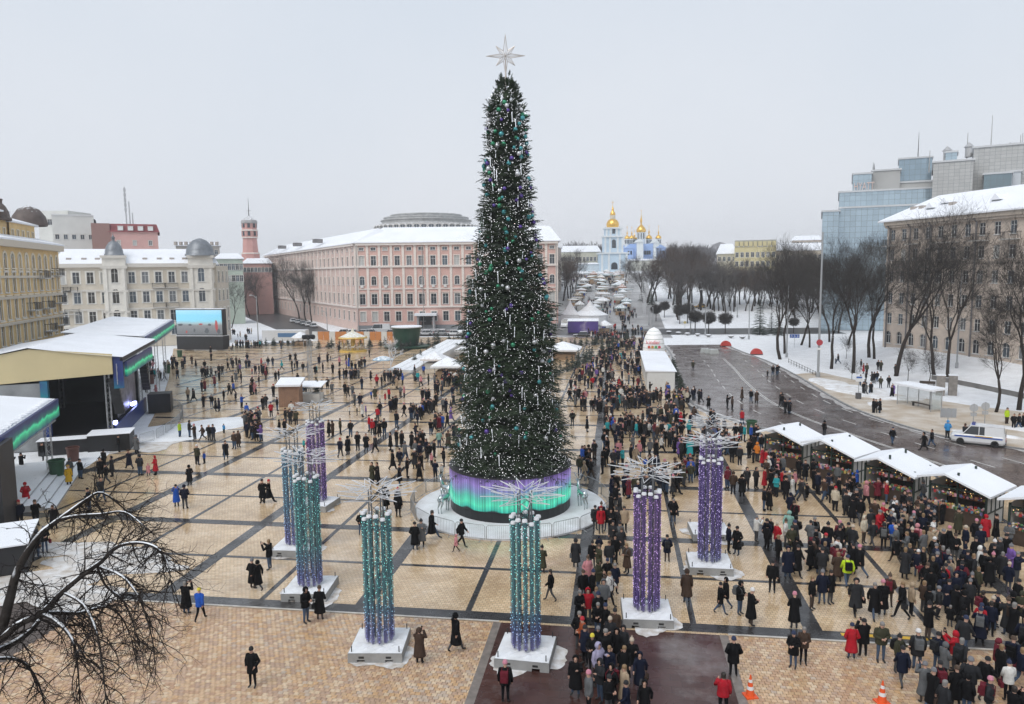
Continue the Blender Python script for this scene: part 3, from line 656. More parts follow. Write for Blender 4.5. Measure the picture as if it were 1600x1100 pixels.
# round mansard building
ro = bldg('terraced_dome_building', 'grey terraced round roofed building rising behind the pink building', None)
dr = 330.0; c = XY(668, dr+26); k_ = dr/FPX; z = lambda y: zat(668, y, dr)
MB().lathe([(90*k_, 0), (90*k_, z(366))], 40).build('wall', mat('warm_grey_stone', (.40, .37, .33), .8, var=.1), ro, (c[0], c[1], 0))
MB().lathe([(90*k_, z(366)), (88*k_, z(358)), (80*k_, z(347)), (77*k_, z(345.5))], 40).build('mansard', mat('mansard_slate', (.34, .335, .33), .6, var=.2, scale=.6, snow=.38), ro, (c[0], c[1], 0))
for r0, y0_, y1_ in ((74, 346, 340.5), (69, 340.5, 336), (58, 336, 331.5)):
    MB().lathe([(r0*k_, z(y0_)), (r0*k_, z(y1_)), ((r0+2)*k_, z(y1_)), ((r0+2)*k_, z(y1_)+.4), (r0*k_-3.5, z(y1_)+.45)], 40).build('terrace', mat('terrace_glass', (.42, .42, .41), .4, var=.2, scale=.5, snow=.5), ro, (c[0], c[1], 0))
dw = MB().lathe([(1.9, -.2), (1.9, .2)], 12).mesh('x', WHITE)
dq = MB(); n = 10
for i in range(n):
    a0, a1 = PI*i/n, PI*(i+1)/n
    for r_, y_ in ((1.9, -.4),):
        dq.add([(1.9*math.cos(a0), -.5, 1.9*math.sin(a0)), (1.9*math.cos(a1), -.5, 1.9*math.sin(a1)), (2.4*math.cos(a1), -.5, 2.4*math.sin(a1)), (2.4*math.cos(a0), -.5, 2.4*math.sin(a0)), (2.4*math.cos(a0), 2.5, 2.4*math.sin(a0)), (2.4*math.cos(a1), 2.5, 2.4*math.sin(a1))], [(0,1,2,3),(3,2,5,4)])
dq.box(-2.4, -1.9, -.5, 2, -1.3, 0).box(1.9, 2.4, -.5, 2, -1.3, 0)
dq.slot(1).box(-1.9, 1.9, -.2, -.1, -1.3, 1.7)
dq.slot(0).box(-.1, .1, -.35, -.2, -1.3, 1.8)
dqm = dq.mesh('dormer_window', [mat('dormer_trim', (.55, .54, .52), .7, snow=.5), GLASS[1]])
for i in range(22):
    t = math.radians(-90)+YAW+math.radians((i-10.5)*7.6); rr = 85*k_
    link('dormer_window', dqm, ro, (c[0]+rr*math.cos(t), c[1]+rr*math.sin(t), z(356.5)), t+PI/2)

# --- far end of the avenue: bell tower, cathedral, walls
MBLUE = mat('pale_blue_plaster', (.50, .62, .72), .8, var=.04, scale=.2); MWHITE = mat('white_plaster', (.66, .70, .72), .8, var=.04, scale=.2)
CBLUE = mat('cathedral_blue', (.32, .46, .76), .8, var=.05, scale=.2); GOLD = mat('gold_dome', (.86, .52, .12), .30, metal=.85, var=.08, scale=.3)
def onion(R_, H_):
    return [(R_*.86, 0), (R_*.98, H_*.12), (R_, H_*.25), (R_*.93, H_*.42), (R_*.72, H_*.62), (R_*.42, H_*.8), (R_*.2, H_*.92), (R_*.14, H_)]
bt = thing('bell_tower', 'pale blue bell tower with gold dome at the far end of the avenue', 'tower', (0, 0, 0))
db = 428.0; k_ = db/FPX; c0 = XY(957, db); z = lambda y: zat(957, y, db)
def tier(x0, x1, y0, y1, m, name='tier', corners=True):
    w = (x1-x0)*k_/2; q = MB().box(-w, w, -w, w, z(y0), z(y1))
    o_ = q.build(name, m, bt, (c0[0], c0[1], 0), YAW)
    if corners:
        for sx in (-1, -.45, .45, 1): MB().box(sx*w*.9-.55, sx*w*.9+.55, -w-.35, -w+.1, z(y0), z(y1)-.4).build('pilaster', MWHITE, bt, (c0[0], c0[1], 0), YAW)
    MB().box(-w-.7, w+.7, -w-.7, w+.7, z(y1)-.6, z(y1)+.25).build('cornice', mat('tower_cornice', (.66, .70, .72), .8, snow=.6), bt, (c0[0], c0[1], 0), YAW)
    return w
w1 = tier(936.5, 978, 474, 395.5, MBLUE); w2 = tier(942, 971, 395, 370, MBLUE); w3 = tier(944.5, 968.5, 369.5, 357, MBLUE)
for (w_, y, ww, hh) in ((w2, 388, 1.5, 3.7), (w3, 366, 1.1, 2.4), (w1, 421, 2.4, 2.2)):
    me = MB().box(-ww/2*1.5, ww/2*1.5, -.1, .1, 0, hh).lathe([(0.01, -.1), (ww/2*1.5, -.1), (ww/2*1.5, .1)], 12).mesh('opening', GLASS[0])
    MB().box(-ww*.75, ww*.75, -w_-.12, -w_-.02, z(y), z(y)+hh).prism([(ww*.75*math.cos(PI*i/8), -w_-.07) for i in range(2)], 0, .01).build('opening', GLASS[0], bt, (c0[0], c0[1], 0), YAW)
    MB().add([(ww*.75*math.cos(PI*i/10), -w_-.121, z(y)+hh+ww*.75*math.sin(PI*i/10)) for i in range(11)], [tuple(range(10, -1, -1))]).build('arch_head', GLASS[0], bt, (c0[0], c0[1], 0), YAW)
R_ = 9.6*k_; zz = z(356.5)
MB().lathe([(R_*.95, 0), (R_*.95, .4)]+[(r, .4+h) for r, h in [(R_*.98, .3), (R_*1.02, 1.3), (R_*.98, 2.4), (R_*.82, 3.6), (R_*.5, 4.5), (R_*.42, 4.7)]], 20).build('dome', GOLD, bt, (c0[0], c0[1], zz), smooth=True)
MB().lathe([(R_*.42, 5), (R_*.42, 7.2)], 10).build('lantern', mat('lantern_white', (.6, .55, .45), .6), bt, (c0[0], c0[1], zz))
MB().lathe([(R_*.42, 7.2), (R_*.45, 7.8), (R_*.36, 8.8), (R_*.16, 9.8), (R_*.2, 10.3), (R_*.16, 10.9), (R_*.05, 12.2), (.06, 13)], 10).build('spire', GOLD, bt, (c0[0], c0[1], zz), smooth=True)
MB().bar((0, 0, 12.6), (0, 0, 15.4), .1).bar((-.8, 0, 14.4), (.8, 0, 14.4), .1).build('cross', GOLD, bt, (c0[0], c0[1], zz), YAW)
ct = thing('cathedral', 'blue cathedral with a cluster of gold domes right of the bell tower', 'church', (0, 0, 0))
dk = 505.0; k_ = dk/FPX; cc = XY(1006, dk); zk = lambda y: zat(1006, y, dk)
MB().box(-22*k_, 22*k_, 0, 30, 0, zk(381)).build('nave', CBLUE, ct, (cc[0], cc[1], 0), YAW)
for x0, x1, yy, m_ in ((-30, -18, 388, CBLUE), (18, 33, 388, CBLUE), (-12, -2, 379, MWHITE), (14, 22, 380, MWHITE)):
    MB().box(x0*k_, x1*k_, -2.5, 12, 0, zk(yy)).add([(x0*k_-.5,-3,zk(yy)),(x1*k_+.5,-3,zk(yy)),((x0+x1)/2*k_,-3,zk(yy-5)),(x0*k_-.5,12,zk(yy)),(x1*k_+.5,12,zk(yy)),((x0+x1)/2*k_,12,zk(yy-5))], [(0,1,2),(0,2,5,3),(1,4,5,2)]).build('transept', m_, ct, (cc[0], cc[1], 0), YAW)
for x in (-25, -21, 1, 4.5, 8, 25, 29): MB().box(x*k_-.5, x*k_+.5, -2.7, -.02, zk(398), zk(392)).build('window', GLASS[0], ct, (cc[0], cc[1], 0), YAW)
for px, ytop, ydome, yb_, R_, yy in ((981, 358, 373, 381, 4.5, 4), (992, 357, 372, 381, 5, 14), (998.5, 362, 372, 380, 6.3, 20), (1022, 354, 372, 380, 5.6, 20), (1031, 357, 373, 381, 4.9, 6), (1006, 331, 362, 373, 8, 12)):
    R_ *= k_*.95; p = ((px-1006)*k_*math.cos(YAW)-yy*math.sin(YAW), (px-1006)*k_*math.sin(YAW)+yy*math.cos(YAW)); zb_, zd_ = zk(yb_), zk(ydome)
    MB().lathe([(R_*.85, zb_-5), (R_*.85, zd_)], 10).build('drum', MWHITE, ct, (cc[0]+p[0], cc[1]+p[1], 0))
    for i in range(10):
        t = 2*PI*(i+.5)/10; MB().box(-.32, .32, -.06, .06, zb_+.3, zd_-.6).build('drum_window', GLASS[0], ct, (cc[0]+p[0]+R_*.83*math.cos(t), cc[1]+p[1]+R_*.83*math.sin(t), 0), t+PI/2)
    Ht = zk(ytop)-zd_; MB().lathe([(r, h) for r, h in onion(R_, Ht*.42)]+[(R_*.16, Ht*.5), (R_*.26, Ht*.56), (R_*.22, Ht*.64), (R_*.07, Ht*.8), (.05, Ht)], 14).build('dome', GOLD, ct, (cc[0]+p[0], cc[1]+p[1], zd_), smooth=True)
    MB().bar((0, 0, Ht), (0, 0, Ht+2.2), .1).bar((-.6, 0, Ht+1.5), (.6, 0, Ht+1.5), .1).build('cross', GOLD, ct, (cc[0]+p[0], cc[1]+p[1], zd_), YAW)
block('monastery_range', 'pale yellow low range left of the far bell tower', 876, 938, 394, 440, 14, (.50, .49, .40), [(408, 1.5, 2.4, False)], 11, 4, seed=31)
block('monastery_wall', 'long pale perimeter wall to the right of the far bell tower', 978, 1075, 407, 432, 4, (.52, .52, .46), [], 1, 1.0, seed=32)
block('gate_wall', 'pale blue perimeter wall left of the far bell tower', 897, 936, 413, 430, 4, (.50, .57, .62), [], 1, 1.0, seed=33)
yb2, A, B, z1 = block('yellow_house', 'pale yellow house with mansard windows above the park trees', 1147, 1212, 386, 330, 18, (.55, .48, .27), [(402, 1.4, 2.2, False), (416, 1.4, 2.2, False), (432, 1.4, 2.2, False)], 8, 0, seed=34)
MB().box(0, math.hypot(B[0]-A[0], B[1]-A[1]), 1, 15, z1, z1+3).build('mansard_storey', mat('mansard_grey', (.34, .34, .32), .6, snow=.45), yb2, (A[0], A[1], 0), math.atan2(B[1]-A[1], B[0]-A[0]))
for i in range(9): MB().box(-.8, .8, -.2, 1.3, 0, 2.4).build('dormer', _M['yellow_house_wall'], yb2, (*lerp2(A, B, (i+.5)/9), z1), math.atan2(B[1]-A[1], B[0]-A[0]))
block('low_white_roofed_house', 'low house with broad snowy roof left of the yellow house', 1120, 1150, 397, 345, 18, (.5, .47, .38), [(408, 1.3, 2, False)], 4, 5, seed=35)
block('far_roof_house', 'long far building with snow roof right of the yellow house', 1212, 1290, 392, 360, 20, (.48, .42, .33), [(405, 1.3, 2, False)], 12, 4, seed=36)
block('far_tan_block', 'small tan block on the skyline left of the glass hotel', 1236, 1284, 376, 420, 20, (.50, .41, .34), [(384, 1.5, 2, False)], 8, 3, seed=37)

# --- glass hotel and concrete block on the right
def glass_mat(name, col, sx=1.4, sz=1.5):
    m = bpy.data.materials.new(name); m.use_nodes = True; n = m.node_tree.nodes; L = m.node_tree.links; p = n['Principled BSDF']
    t = n.new('ShaderNodeTexCoord'); br = n.new('ShaderNodeTexBrick'); br.offset = 0.0; mp = n.new('ShaderNodeCombineXYZ'); sx_ = n.new('ShaderNodeSeparateXYZ'); ax_ = n.new('ShaderNodeMath'); ax_.operation = 'ADD'
    br.inputs['Scale'].default_value = 1; br.inputs['Brick Width'].default_value = sx; br.inputs['Row Height'].default_value = sz; br.inputs['Mortar Size'].default_value = .035
    br.inputs['Color1'].default_value = (*col, 1); br.inputs['Color2'].default_value = tuple(x*.86 for x in col)+(1,); br.inputs['Mortar'].default_value = (.16, .18, .19, 1)
    L.new(t.outputs['Object'], sx_.inputs[0]); L.new(sx_.outputs[0], ax_.inputs[0]); L.new(sx_.outputs[1], ax_.inputs[1]); L.new(ax_.outputs[0], mp.inputs[0]); L.new(sx_.outputs[2], mp.inputs[1]); L.new(mp.outputs[0], br.inputs['Vector']); L.new(br.outputs[0], p.inputs['Base Color'])
    nz = n.new('ShaderNodeTexNoise'); nz.inputs['Scale'].default_value = .35; bu = n.new('ShaderNodeBump'); bu.inputs['Strength'].default_value = .12; bu.inputs['Distance'].default_value = .3
    L.new(t.outputs['Object'], nz.inputs['Vector']); L.new(nz.outputs[0], bu.inputs['Height']); L.new(bu.outputs[0], p.inputs['Normal'])
    p.inputs['Roughness'].default_value = .05; p.inputs['Metallic'].default_value = .55; p.inputs['Specular IOR Level'].default_value = .9
    _M[name] = m; return m
GLB = glass_mat('mirror_glazing', (.42, .53, .60)); CONC = mat('grey_panels', (.36, .36, .35), .7, var=.06, scale=.3)
ho = bldg('glass_hotel', 'stepped hotel faced in pale blue mirror glass on the right skyline', None)
dh = 205.0
def slab(root, name, px0, px1, y1, d, depth, m, y0=None, dz0=0.0, cap=True, skew=0.0):
    A, B = facing(px0, px1, d); z1 = zat((px0+px1)/2, y1, d); z0 = dz0 if y0 is None else zat((px0+px1)/2, y0, d)
    L_ = math.hypot(B[0]-A[0], B[1]-A[1]); r_ = math.atan2(B[1]-A[1], B[0]-A[0])
    o_ = MB().box(0, L_, 0, depth, z0, z1).build(name, m, root, (A[0], A[1], 0), r_)
    if cap: MB().box(-.3, L_+.3, -.3, depth+.3, z1, z1+.45).build('parapet', mat('snow_parapet', (.5, .51, .52), .6, snow=.8), root, (A[0], A[1], 0), r_)
    return o_, A, r_, z1, L_
slab(ho, 'glazed_wing', 1282, 1308, 332, dh-2, 30, GLB)
slab(ho, 'glazed_front', 1308, 1480, 326, dh, 34, GLB)
slab(ho, 'glazed_upper', 1307, 1450, 302, dh+6, 28, GLB)
slab(ho, 'grey_terrace', 1355, 1452, 290, dh+9, 24, CONC)
o_, A, r_, z1, L_ = slab(ho, 'sign_storey', 1327, 1356, 275, dh+7.5, 26, GLB)
slab(ho, 'grey_storey', 1356, 1400, 270, dh+8, 26, CONC)
slab(ho, 'roof_plant', 1397, 1448, 252, dh+10, 14, glass_mat('plant_glazing', (.30, .40, .47)))
lt = link('lettering', text_mesh('HYATT', 3.0, mat('sign_letters', (.55, .42, .38), .4), .12), ho)
lt.location = (A[0]+.3*math.cos(r_)+.4*math.sin(r_), A[1]+.3*math.sin(r_)-.4*math.cos(r_), z1-4.4); lt.rotation_euler = (PI/2, 0, r_); lt.scale = (.55, 1, 1)
for px, y, h in ((1364, 268, 14), (1366, 268, 12), (1434, 250, 42)):
    p = D(px, y, dh+14); MB().bar(p, (p.x, p.y, p.z+h*.19), .15, .05, 5).build('antenna', IRON, ho)
gr = bldg('concrete_block', 'tall windowless grey panel block behind the beige apartment house', None)
CP = glass_mat('grey_cladding', (.40, .40, .39), 1.2, .9); CP.node_tree.nodes['Principled BSDF'].inputs['Metallic'].default_value = 0; CP.node_tree.nodes['Principled BSDF'].inputs['Roughness'].default_value = .6
slab(gr, 'wing', 1450, 1512, 257, 195, 30, CP); slab(gr, 'tower', 1511, 1700, 234, 196, 34, CP); slab(gr, 'stair_head', 1468, 1486, 242, 199, 8, GLB)
slab(gr, 'glazed_bay', 1529, 1572, 275, 190, 8, glass_mat('bay_glazing', (.20, .27, .30)), y0=300); slab(gr, 'white_bay', 1571, 1586, 271, 189.5, 6, mat('bay_panel', (.5, .53, .56), .5), y0=296)
for px, y in ((1540, 246), (1526, 266), (1538, 266)):
    p = D(px, y, 195.6); MB().box(-.8, .8, -.1, .1, -.8, .8).build('window', GLASS[0], gr, p, YAW)
for px, y, h in ((1548, 232, 9), (1511, 236, 5), (1452, 258, 4), (1594, 228, 3), (1597, 228, 3.5)):
    p = D(px, y, 204); MB().bar((p.x, p.y, p.z-2), (p.x, p.y, p.z+h), .18, .08, 5).build('mast', CONC, gr)
for px in (1480, 1514, 1578, 1584, 1588):
    p = D(px, 240 if px < 1500 else 234, 203); MB().lathe([(1.0, -2), (1.0, .6), (1.4, .7), (.1, 2.0)], 8).build('roof_vent', mat('vent_grey', (.45, .45, .45), .4, metal=.5), gr, p)
# --- beige apartment house
BEI = mat('beige_brick', (.60, .505, .425), .8, var=.10, scale=.6, bump=.1); BEIT = mat('beige_trim', (.56, .48, .41), .8, var=.08)
ap = bldg('apartment_house', 'beige stone apartment house with small balconies above the right hand trees', None)
A, B = XY(1384, 139.5), XY(1850, 90); za = lambda y: zat(1480, y, 128)
rows = [(za(y), 1.2, 2.0, False, 'plain', .0) for y in (372, 405, 441, 477, 512)]+[(za(545), 1.4, 2.3, True, 'plain', .2)]
rz, L_ = facade(ap, A, B, 0, za(347), rows, 18, BEI, BEIT, seed=41)
body(ap, A, B, 15, 0, za(347), BEI)
course(ap, A, B, za(347), .7, .9, mat('snowy_beige', (.42, .36, .30), .8, snow=.35)); course(ap, A, B, za(411.5), .3, .25, _M['snowy_beige']); course(ap, A, B, za(351), .35, .45, BEIT, 'dentil_band')
roof(ap, A, B, 15, za(347)+.7, 4.7, SNOWR, 1.2, 5, 2, ridge=.5)
den = MB().box(-.18, .18, -.62, -.44, 0, .42).mesh('dentil', BEIT)
for i in range(0, 130): link('dentil', den, ap, (*lerp2(A, B, (i+.5)/130), za(350.4)), rz)
pp = MB().bar((0, -.3, 0), (0, -.3, za(352)), .14).bar((0, -.3, za(352)), (0, -.95, za(347)), .14).mesh('downpipe', mat('pipe_dark', (.16, .15, .15), .5))
for t in (.02, .12, .215, .40, .62): link('downpipe', pp, ap, (*lerp2(A, B, t), 0), rz)
for i, y in ((0, 380), (2, 379), (4, 379), (5, 379), (7, 379), (3, 416), (9, 379), (1, 416)):
    link('balcony', BAL, ap, (*lerp2(A, B, (i+.5)/18), za(y)), rz)
sk = MB(); sk.slot(0).box(-.7, .7, -.1, 1.2, 0, 1.2); sk.slot(1).add([(-1.0,-.3,1.1),(0,-.3,2.1),(1.0,-.3,1.1),(-1.0,2.2,1.1),(0,2.2,2.1),(1.0,2.2,1.1)], [(0,1,4,3),(1,2,5,4),(0,2,1)])
skm = sk.mesh('dormer', [mat('dormer_dark', (.30, .32, .34), .6), SNOWR])
for t, o_ in ((.16, 1.8), (.19, 3.4), (.42, 2.2)): c = lerp2(A, B, t); link('dormer', skm, ap, (c[0]-math.sin(rz)*o_, c[1]+math.cos(rz)*o_, za(347)+.75+o_*.46), rz)
for t in (.06, .10, .235): c = lerp2(A, B, t); link('chimney', chm, ap, (c[0]-math.sin(rz)*3, c[1]+math.cos(rz)*3, za(347)+2.0), rz)
AP_A, AP_B, AP_RZ = A, B, rz

# --- the snowy slope up to the apartment house, its walls
def slope_h(x, y):
    # 0 at the back of the footway, rising to 2.6 m at the house
    d_ = (x-40)*0.80+(y-112)*0.60 if True else 0
    t = min(1, max(0, (d_-5)/22))*min(1, max(0, (x-40)/14))*min(1, max(0, (176-y)/20)); return 2.6*t*t*(3-2*t)
q = MB(); nx, ny_ = 34, 34; xs = [36+i*3.4 for i in range(nx+1)]; ys = [52+j*4.2 for j in range(ny_+1)]
for x in xs:
    for y in ys: q.v.append((x, y, slope_h(x, y)-(0.0 if slope_h(x, y) > 0.01 else .05)))
q.f = [(i*(ny_+1)+j, (i+1)*(ny_+1)+j, (i+1)*(ny_+1)+j+1, i*(ny_+1)+j+1) for i in range(nx) for j in range(ny_)]; q.m = [0]*len(q.f)
tag(q.build('snowy_slope', SNOW, smooth=True), kind='structure')
CONCW = mat('old_concrete', (.17, .16, .15), .8, var=.2, scale=.8, snow=.55)
def low_wall(label, pts, h, w=.45):
    rt = thing('retaining_wall', label, 'wall')
    for a, b_ in zip(pts, pts[1:]):
        za_ = slope_h(*a); zb_ = slope_h(*b_); d_ = Vector((b_[0]-a[0], b_[1]-a[1])).normalized(); n_ = Vector((-d_.y, d_.x))*w/2; a_, b2 = Vector(a), Vector(b_)
        MB().add([(*(a_-n_), za_-.4), (*(b2-n_), zb_-.4), (*(b2+n_), zb_-.4), (*(a_+n_), za_-.4), (*(a_-n_), za_+h), (*(b2-n_), zb_+h), (*(b2+n_), zb_+h), (*(a_+n_), za_+h)], [(4,5,6,7),(0,1,5,4),(1,2,6,5),(2,3,7,6),(3,0,4,7)]).build('wall_section', CONCW, rt)
low_wall('long dark retaining wall at the foot of the apartment house', [(56, 141), (60, 132), (64, 122), (68, 112), (72, 102), (76, 92)], 1.2)
low_wall('low concrete retaining wall behind the bus shelter', [(47.5, 119), (50, 112), (52.3, 104), (54.5, 96), (57, 88), (60, 80)], .7)

# ---------------------------------------------------------------- bare trees
BARK = mat('bark', (.045, .036, .031), .9, var=.25, scale=4, bump=.3, snow=.45, spec=.12)
TWIG = mat('twigs', (.056, .050, .046), .9, var=.2, scale=3, snow=.12, spec=.1)
def grow_tree(seed, H_=19, fork=0.28, spread=0.55, r0=.30, levels=5, droop=0.0, dens=1.0, lean=(0, 0), spray=2, sl=1.0, sr=.009, tm=None):
    """limbs fork repeatedly; thick wood goes to the trunk mesh, the thin wood to the crown mesh"""
    R = random.Random(seed); tr, cr = MB(), MB()
    def seg(p, d, l, r, lv):
        n = 3 if lv < 3 else 2; pts = [p]; rs = [r]; q = p.copy(); dd = d.copy()
        for i in range(n):
            dd = (dd+Vector((R.gauss(0, .13), R.gauss(0, .13), R.gauss(.05, .08)-droop*lv*.06))).normalized(); q = q+dd*l/n; pts.append(q.copy()); rs.append(r*(1-.32*(i+1)/n))
        if r > .045: tr.tube(pts, rs, 6 if r > .12 else 4)
        else:
            for a, b_, ra, rb in zip(pts, pts[1:], rs, rs[1:]): cr.bar(a, b_, ra, rb, 3, False)
        return pts, dd, rs[-1]
    def rec(p, d, l, r, lv):
        pts, dd, re = seg(p, d, l, r, lv)
        if lv >= levels:
            for _ in range(spray):
                a_ = pts[R.randrange(len(pts))]; cr.bar(a_, a_+(dd*.9+Vector((R.gauss(0, .55), R.gauss(0, .55), R.gauss(.1, .5)))).normalized()*R.uniform(.5, 1.3)*sl, sr, sr*.6, 3, False)
            return
        nb = {0: R.choice((3, 4)), 1: 3, 2: 3, 3: 4, 4: 4}.get(lv, 3)
        nb = max(2, int(round(nb*(dens if lv > 1 else 1))))
        for k in range(nb):
            az = 2*PI*(k+R.random()*.7)/nb; tilt = R.uniform(.25, .75)*spread*(1.25 if lv else 1.0)
            u = dd.orthogonal().normalized(); w = dd.cross(u)
            nd = (dd*math.cos(tilt)+(u*math.cos(az)+w*math.sin(az))*math.sin(tilt)); nd.z += .10-droop*.1*lv; nd.normalize()
            rr = re*R.uniform(.58, .82)
            rec(pts[-1], nd, l*R.uniform(.62, .86), max(rr, .008), lv+1)
        for pt in pts[1:-1]:
            if lv >= 1 and R.random() < .9:
                az = R.random()*2*PI; u = dd.orthogonal().normalized(); w = dd.cross(u)
                nd = (dd*.5+(u*math.cos(az)+w*math.sin(az))*.8).normalized()
                rec(pt, nd, l*R.uniform(.4, .62), max(re*.4, .008), max(lv+1, levels-2))
    rec(Vector((0, 0, -.1)), Vector((lean[0], lean[1], 1)).normalized(), H_*fork, r0, 0)
    return tr.mesh('trunk', BARK, True), cr.mesh('crown', tm or TWIG)
TREES = [grow_tree(s, h*1.55, f*.82, sp*.95, r*.95, 5, 0, de, spray=3) for s, h, f, sp, r, de in ((1, 17, .30, .62, .34, 1), (2, 18, .27, .55, .30, 1), (3, 16, .34, .70, .32, 1), (4, 19, .25, .48, .28, 1.0))]
TWIGF = mat('grey_twigs', (.105, .095, .09), .9, var=.25, scale=2, snow=.2, spec=.1)
TWIGB = mat('brown_twigs', (.095, .068, .055), .9, var=.25, scale=2, snow=.06, spec=.1)
FARTREES = [grow_tree(s, 27, .21, .54, .34, 4, 0, 1.2, spray=3, sl=1.6, sr=.015, tm=t_) for s, t_ in ((11, TWIGF), (12, TWIGF), (13, TWIGB), (14, TWIGF), (15, TWIGB))]
SMALLT = [grow_tree(s, 8.5, .26, .75, .11, 4, 0, 1.0) for s in (21, 22)]
def tree(px, py, protos, k, s, label, rz=None, group=None, z=None, xy=None):
    g = G(px, py) if xy is None else Vector((*xy, 0)); zz = slope_h(g.x, g.y) if (g.x > 36 and 52 < g.y < 190) else terrain(g.x, g.y)-.08
    if xy is None and zz > .2 and g.y < 190: g = G(px, py, zz)
    o = thing('bare_tree', label, 'tree', (g.x, g.y, zz if z is None else z), RND.uniform(0, 6.3) if rz is None else rz, group)
    o.scale = (s*RND.uniform(.92, 1.08), s*RND.uniform(.92, 1.08), s)
    link('trunk', protos[k][0], o); link('crown', protos[k][1], o); return o
near_spots = [(1219, 561, 0, 1.0, 'tall bare tree at the road bend beside a lamp post'), (1226, 552, 3, 1.05, 'tall bare tree just behind the tree at the road bend'),
 (1252, 539, 1, .95, 'bare tree by the blue arrow signs on the snowy lawn'), (1265, 543, 3, .92, 'bare tree right of the blue arrow signs'),
 (1296, 534, 2, .9, 'bare tree behind the tall lamp post on the lawn'), (1299, 576, 1, .95, 'bare tree on the sanded path edge near the strollers'),
 (1333, 582, 0, 1.0, 'forked bare tree behind the group waiting at the bus stop'), (1358, 558, 2, .95, 'leaning bare tree on the slope left of the big forked tree'),
 (1366, 560, 3, .9, 'pale trunked bare tree on the slope behind the bus stop'), (1400, 588, 2, 1.12, 'large forked bare tree with snowy limbs behind the bus shelter'),
 (1460, 593, 1, .98, 'bare tree left of the concrete gate pillars'), (1480, 598, 0, .95, 'snow streaked bare tree beside the concrete gate pillars'),
 (1556, 645, 0, .62, 'small wide bare tree near the police van'), (1592, 640, 3, 1.1, 'tall bare tree at the right edge of the picture'),
 (1310, 520, 3, .95, 'bare tree deep in the lawn below the glass hotel'), (1345, 515, 0, .95, 'bare tree below the glass hotel right of the lawn path'),
 (1385, 512, 1, .95, 'bare tree against the left end of the apartment house'), (1430, 520, 2, 1.0, 'bare tree in front of the apartment house balconies'),
 (1505, 540, 3, 1.0, 'bare tree before the apartment house middle windows'), (1545, 552, 1, 1.05, 'bare tree before the apartment house near the right edge'),
 (1325, 540, 1, .9, 'bare tree on the snow behind the bus stop crowd'), (1280, 520, 0, .95, 'bare tree behind the lawn just right of the tall lamp')]
for px, py, k, s, lab in near_spots: tree(px, py, TREES, k, s, lab, group='bare trees on the right hand slope')
for px, py, s, lab in ((1418, 597, .75, 'thin young tree behind the bus shelter roof'), (1450, 602, .8, 'thin young tree by the park bench'), (1331, 594, .45, 'sapling on the snow island near the bus stop sign'), (1322, 560, .6, 'bushy sapling beside the forked tree')):
    tree(px, py, SMALLT, RND.randrange(2), s, lab, group='young trees by the bus shelter')
tree(390, 495, TREES, 1, .9, 'bare tree at the left end of the row by the pink building', group='street trees'); tree(403, 492, TREES, 0, .85, 'bare tree second from the left by the pink building', group='street trees')
tree(468, 500, TREES, 2, 1.05, 'bare tree standing before the pink building side wall', group='street trees'); tree(487, 503, TREES, 3, 1.0, 'bare tree nearest the pink building corner', group='street trees')
tree(478, 501, TREES, 0, .95, 'bare tree in the middle of the three at the pink building', group='street trees'); tree(345, 520, TREES, 2, .8, 'bare tree beside the big video screen', group='street trees'); tree(362, 512, TREES, 1, .75, 'bare tree just right of the video screen', group='street trees')
rt_ = random.Random(5); n_ = 0
place_word = ['far left', 'left', 'middle', 'right', 'far right']
cnt = {}
for i in range(108):
    px = rt_.uniform(1000, 1385); py = rt_.uniform(466, 500)
    if px < 1045 and py > 480: py = rt_.uniform(462, 474)
    if 1060 < px < 1240 and py > 488: py -= 14
    row = 'front' if py > 488 else ('middle' if py > 476 else 'back')
    wd = ['left end', 'left part', 'middle', 'right part', 'right end'][min(4, int((px-1000)/77))]
    tree(px, py, FARTREES, i % 5, rt_.uniform(.85, 1.2)*(.72 if 1120 < px < 1235 else 1), 'bare park tree in the %s of the %s row beyond the lawn' % (wd, row), group='park trees %s %s' % (wd, row))
for px, py in ((882, 462), (888, 466), (895, 458), (880, 470), (893, 470), (900, 452)):
    tree(px, py, FARTREES, RND.randrange(3), .95, 'bare avenue tree at the left kerb right of the decorated tree', group='avenue trees on the left kerb')
tree(977, 452, FARTREES, 1, .9, 'dark bare tree standing in the avenue market', group='avenue trees in the market')
# wooded hills on the skyline
def wood(name, label, spots, seed):
    R = random.Random(seed); q = MB()
    for px, py, d in spots:
        b_ = D(px, py, d); top = b_.z
        for k in range(16):
            h = R.uniform(2, 7); x, y = b_.x+R.gauss(0, 6), b_.y+R.gauss(0, 10)
            for j in range(5): q.bar((x, y, top-9), (x+R.gauss(0, 3), y+R.gauss(0, 3), top-h*.2+R.gauss(0, 1.5)), .5, .12, 3, False)
    ob = q.build(name, mat('far_twigs', (.10, .095, .10), .95, var=.2)); tag(ob, label, 'wood', kind='stuff')
wood('far_wood', 'distant bare wood along the skyline', [(x, 386+4*math.sin(x*.13), 560) for x in range(878, 948, 4)]+[(x, 388+3*math.sin(x*.2), 600) for x in range(1040, 1105, 4)], 3)
hl = MB()
for px, py, w_, d in ((1125, 378, 32, 700), (905, 392, 50, 680), (1010, 398, 110, 800), (1240, 392, 120, 900)):
    b_ = D(px, py, d); k_ = d/FPX
    hl.T = Matrix.Translation((b_.x, b_.y, -2)); H_ = b_.z+2
    hl.lathe([(w_*k_, 0), (w_*k_*.9, H_*.45), (w_*k_*.62, H_*.8), (w_*k_*.3, H_*.96), (0.1, H_)], 22)
tag(hl.build('hills', mat('far_hill', (.22, .215, .23), .95, var=.3, scale=.12), smooth=True), kind='structure')

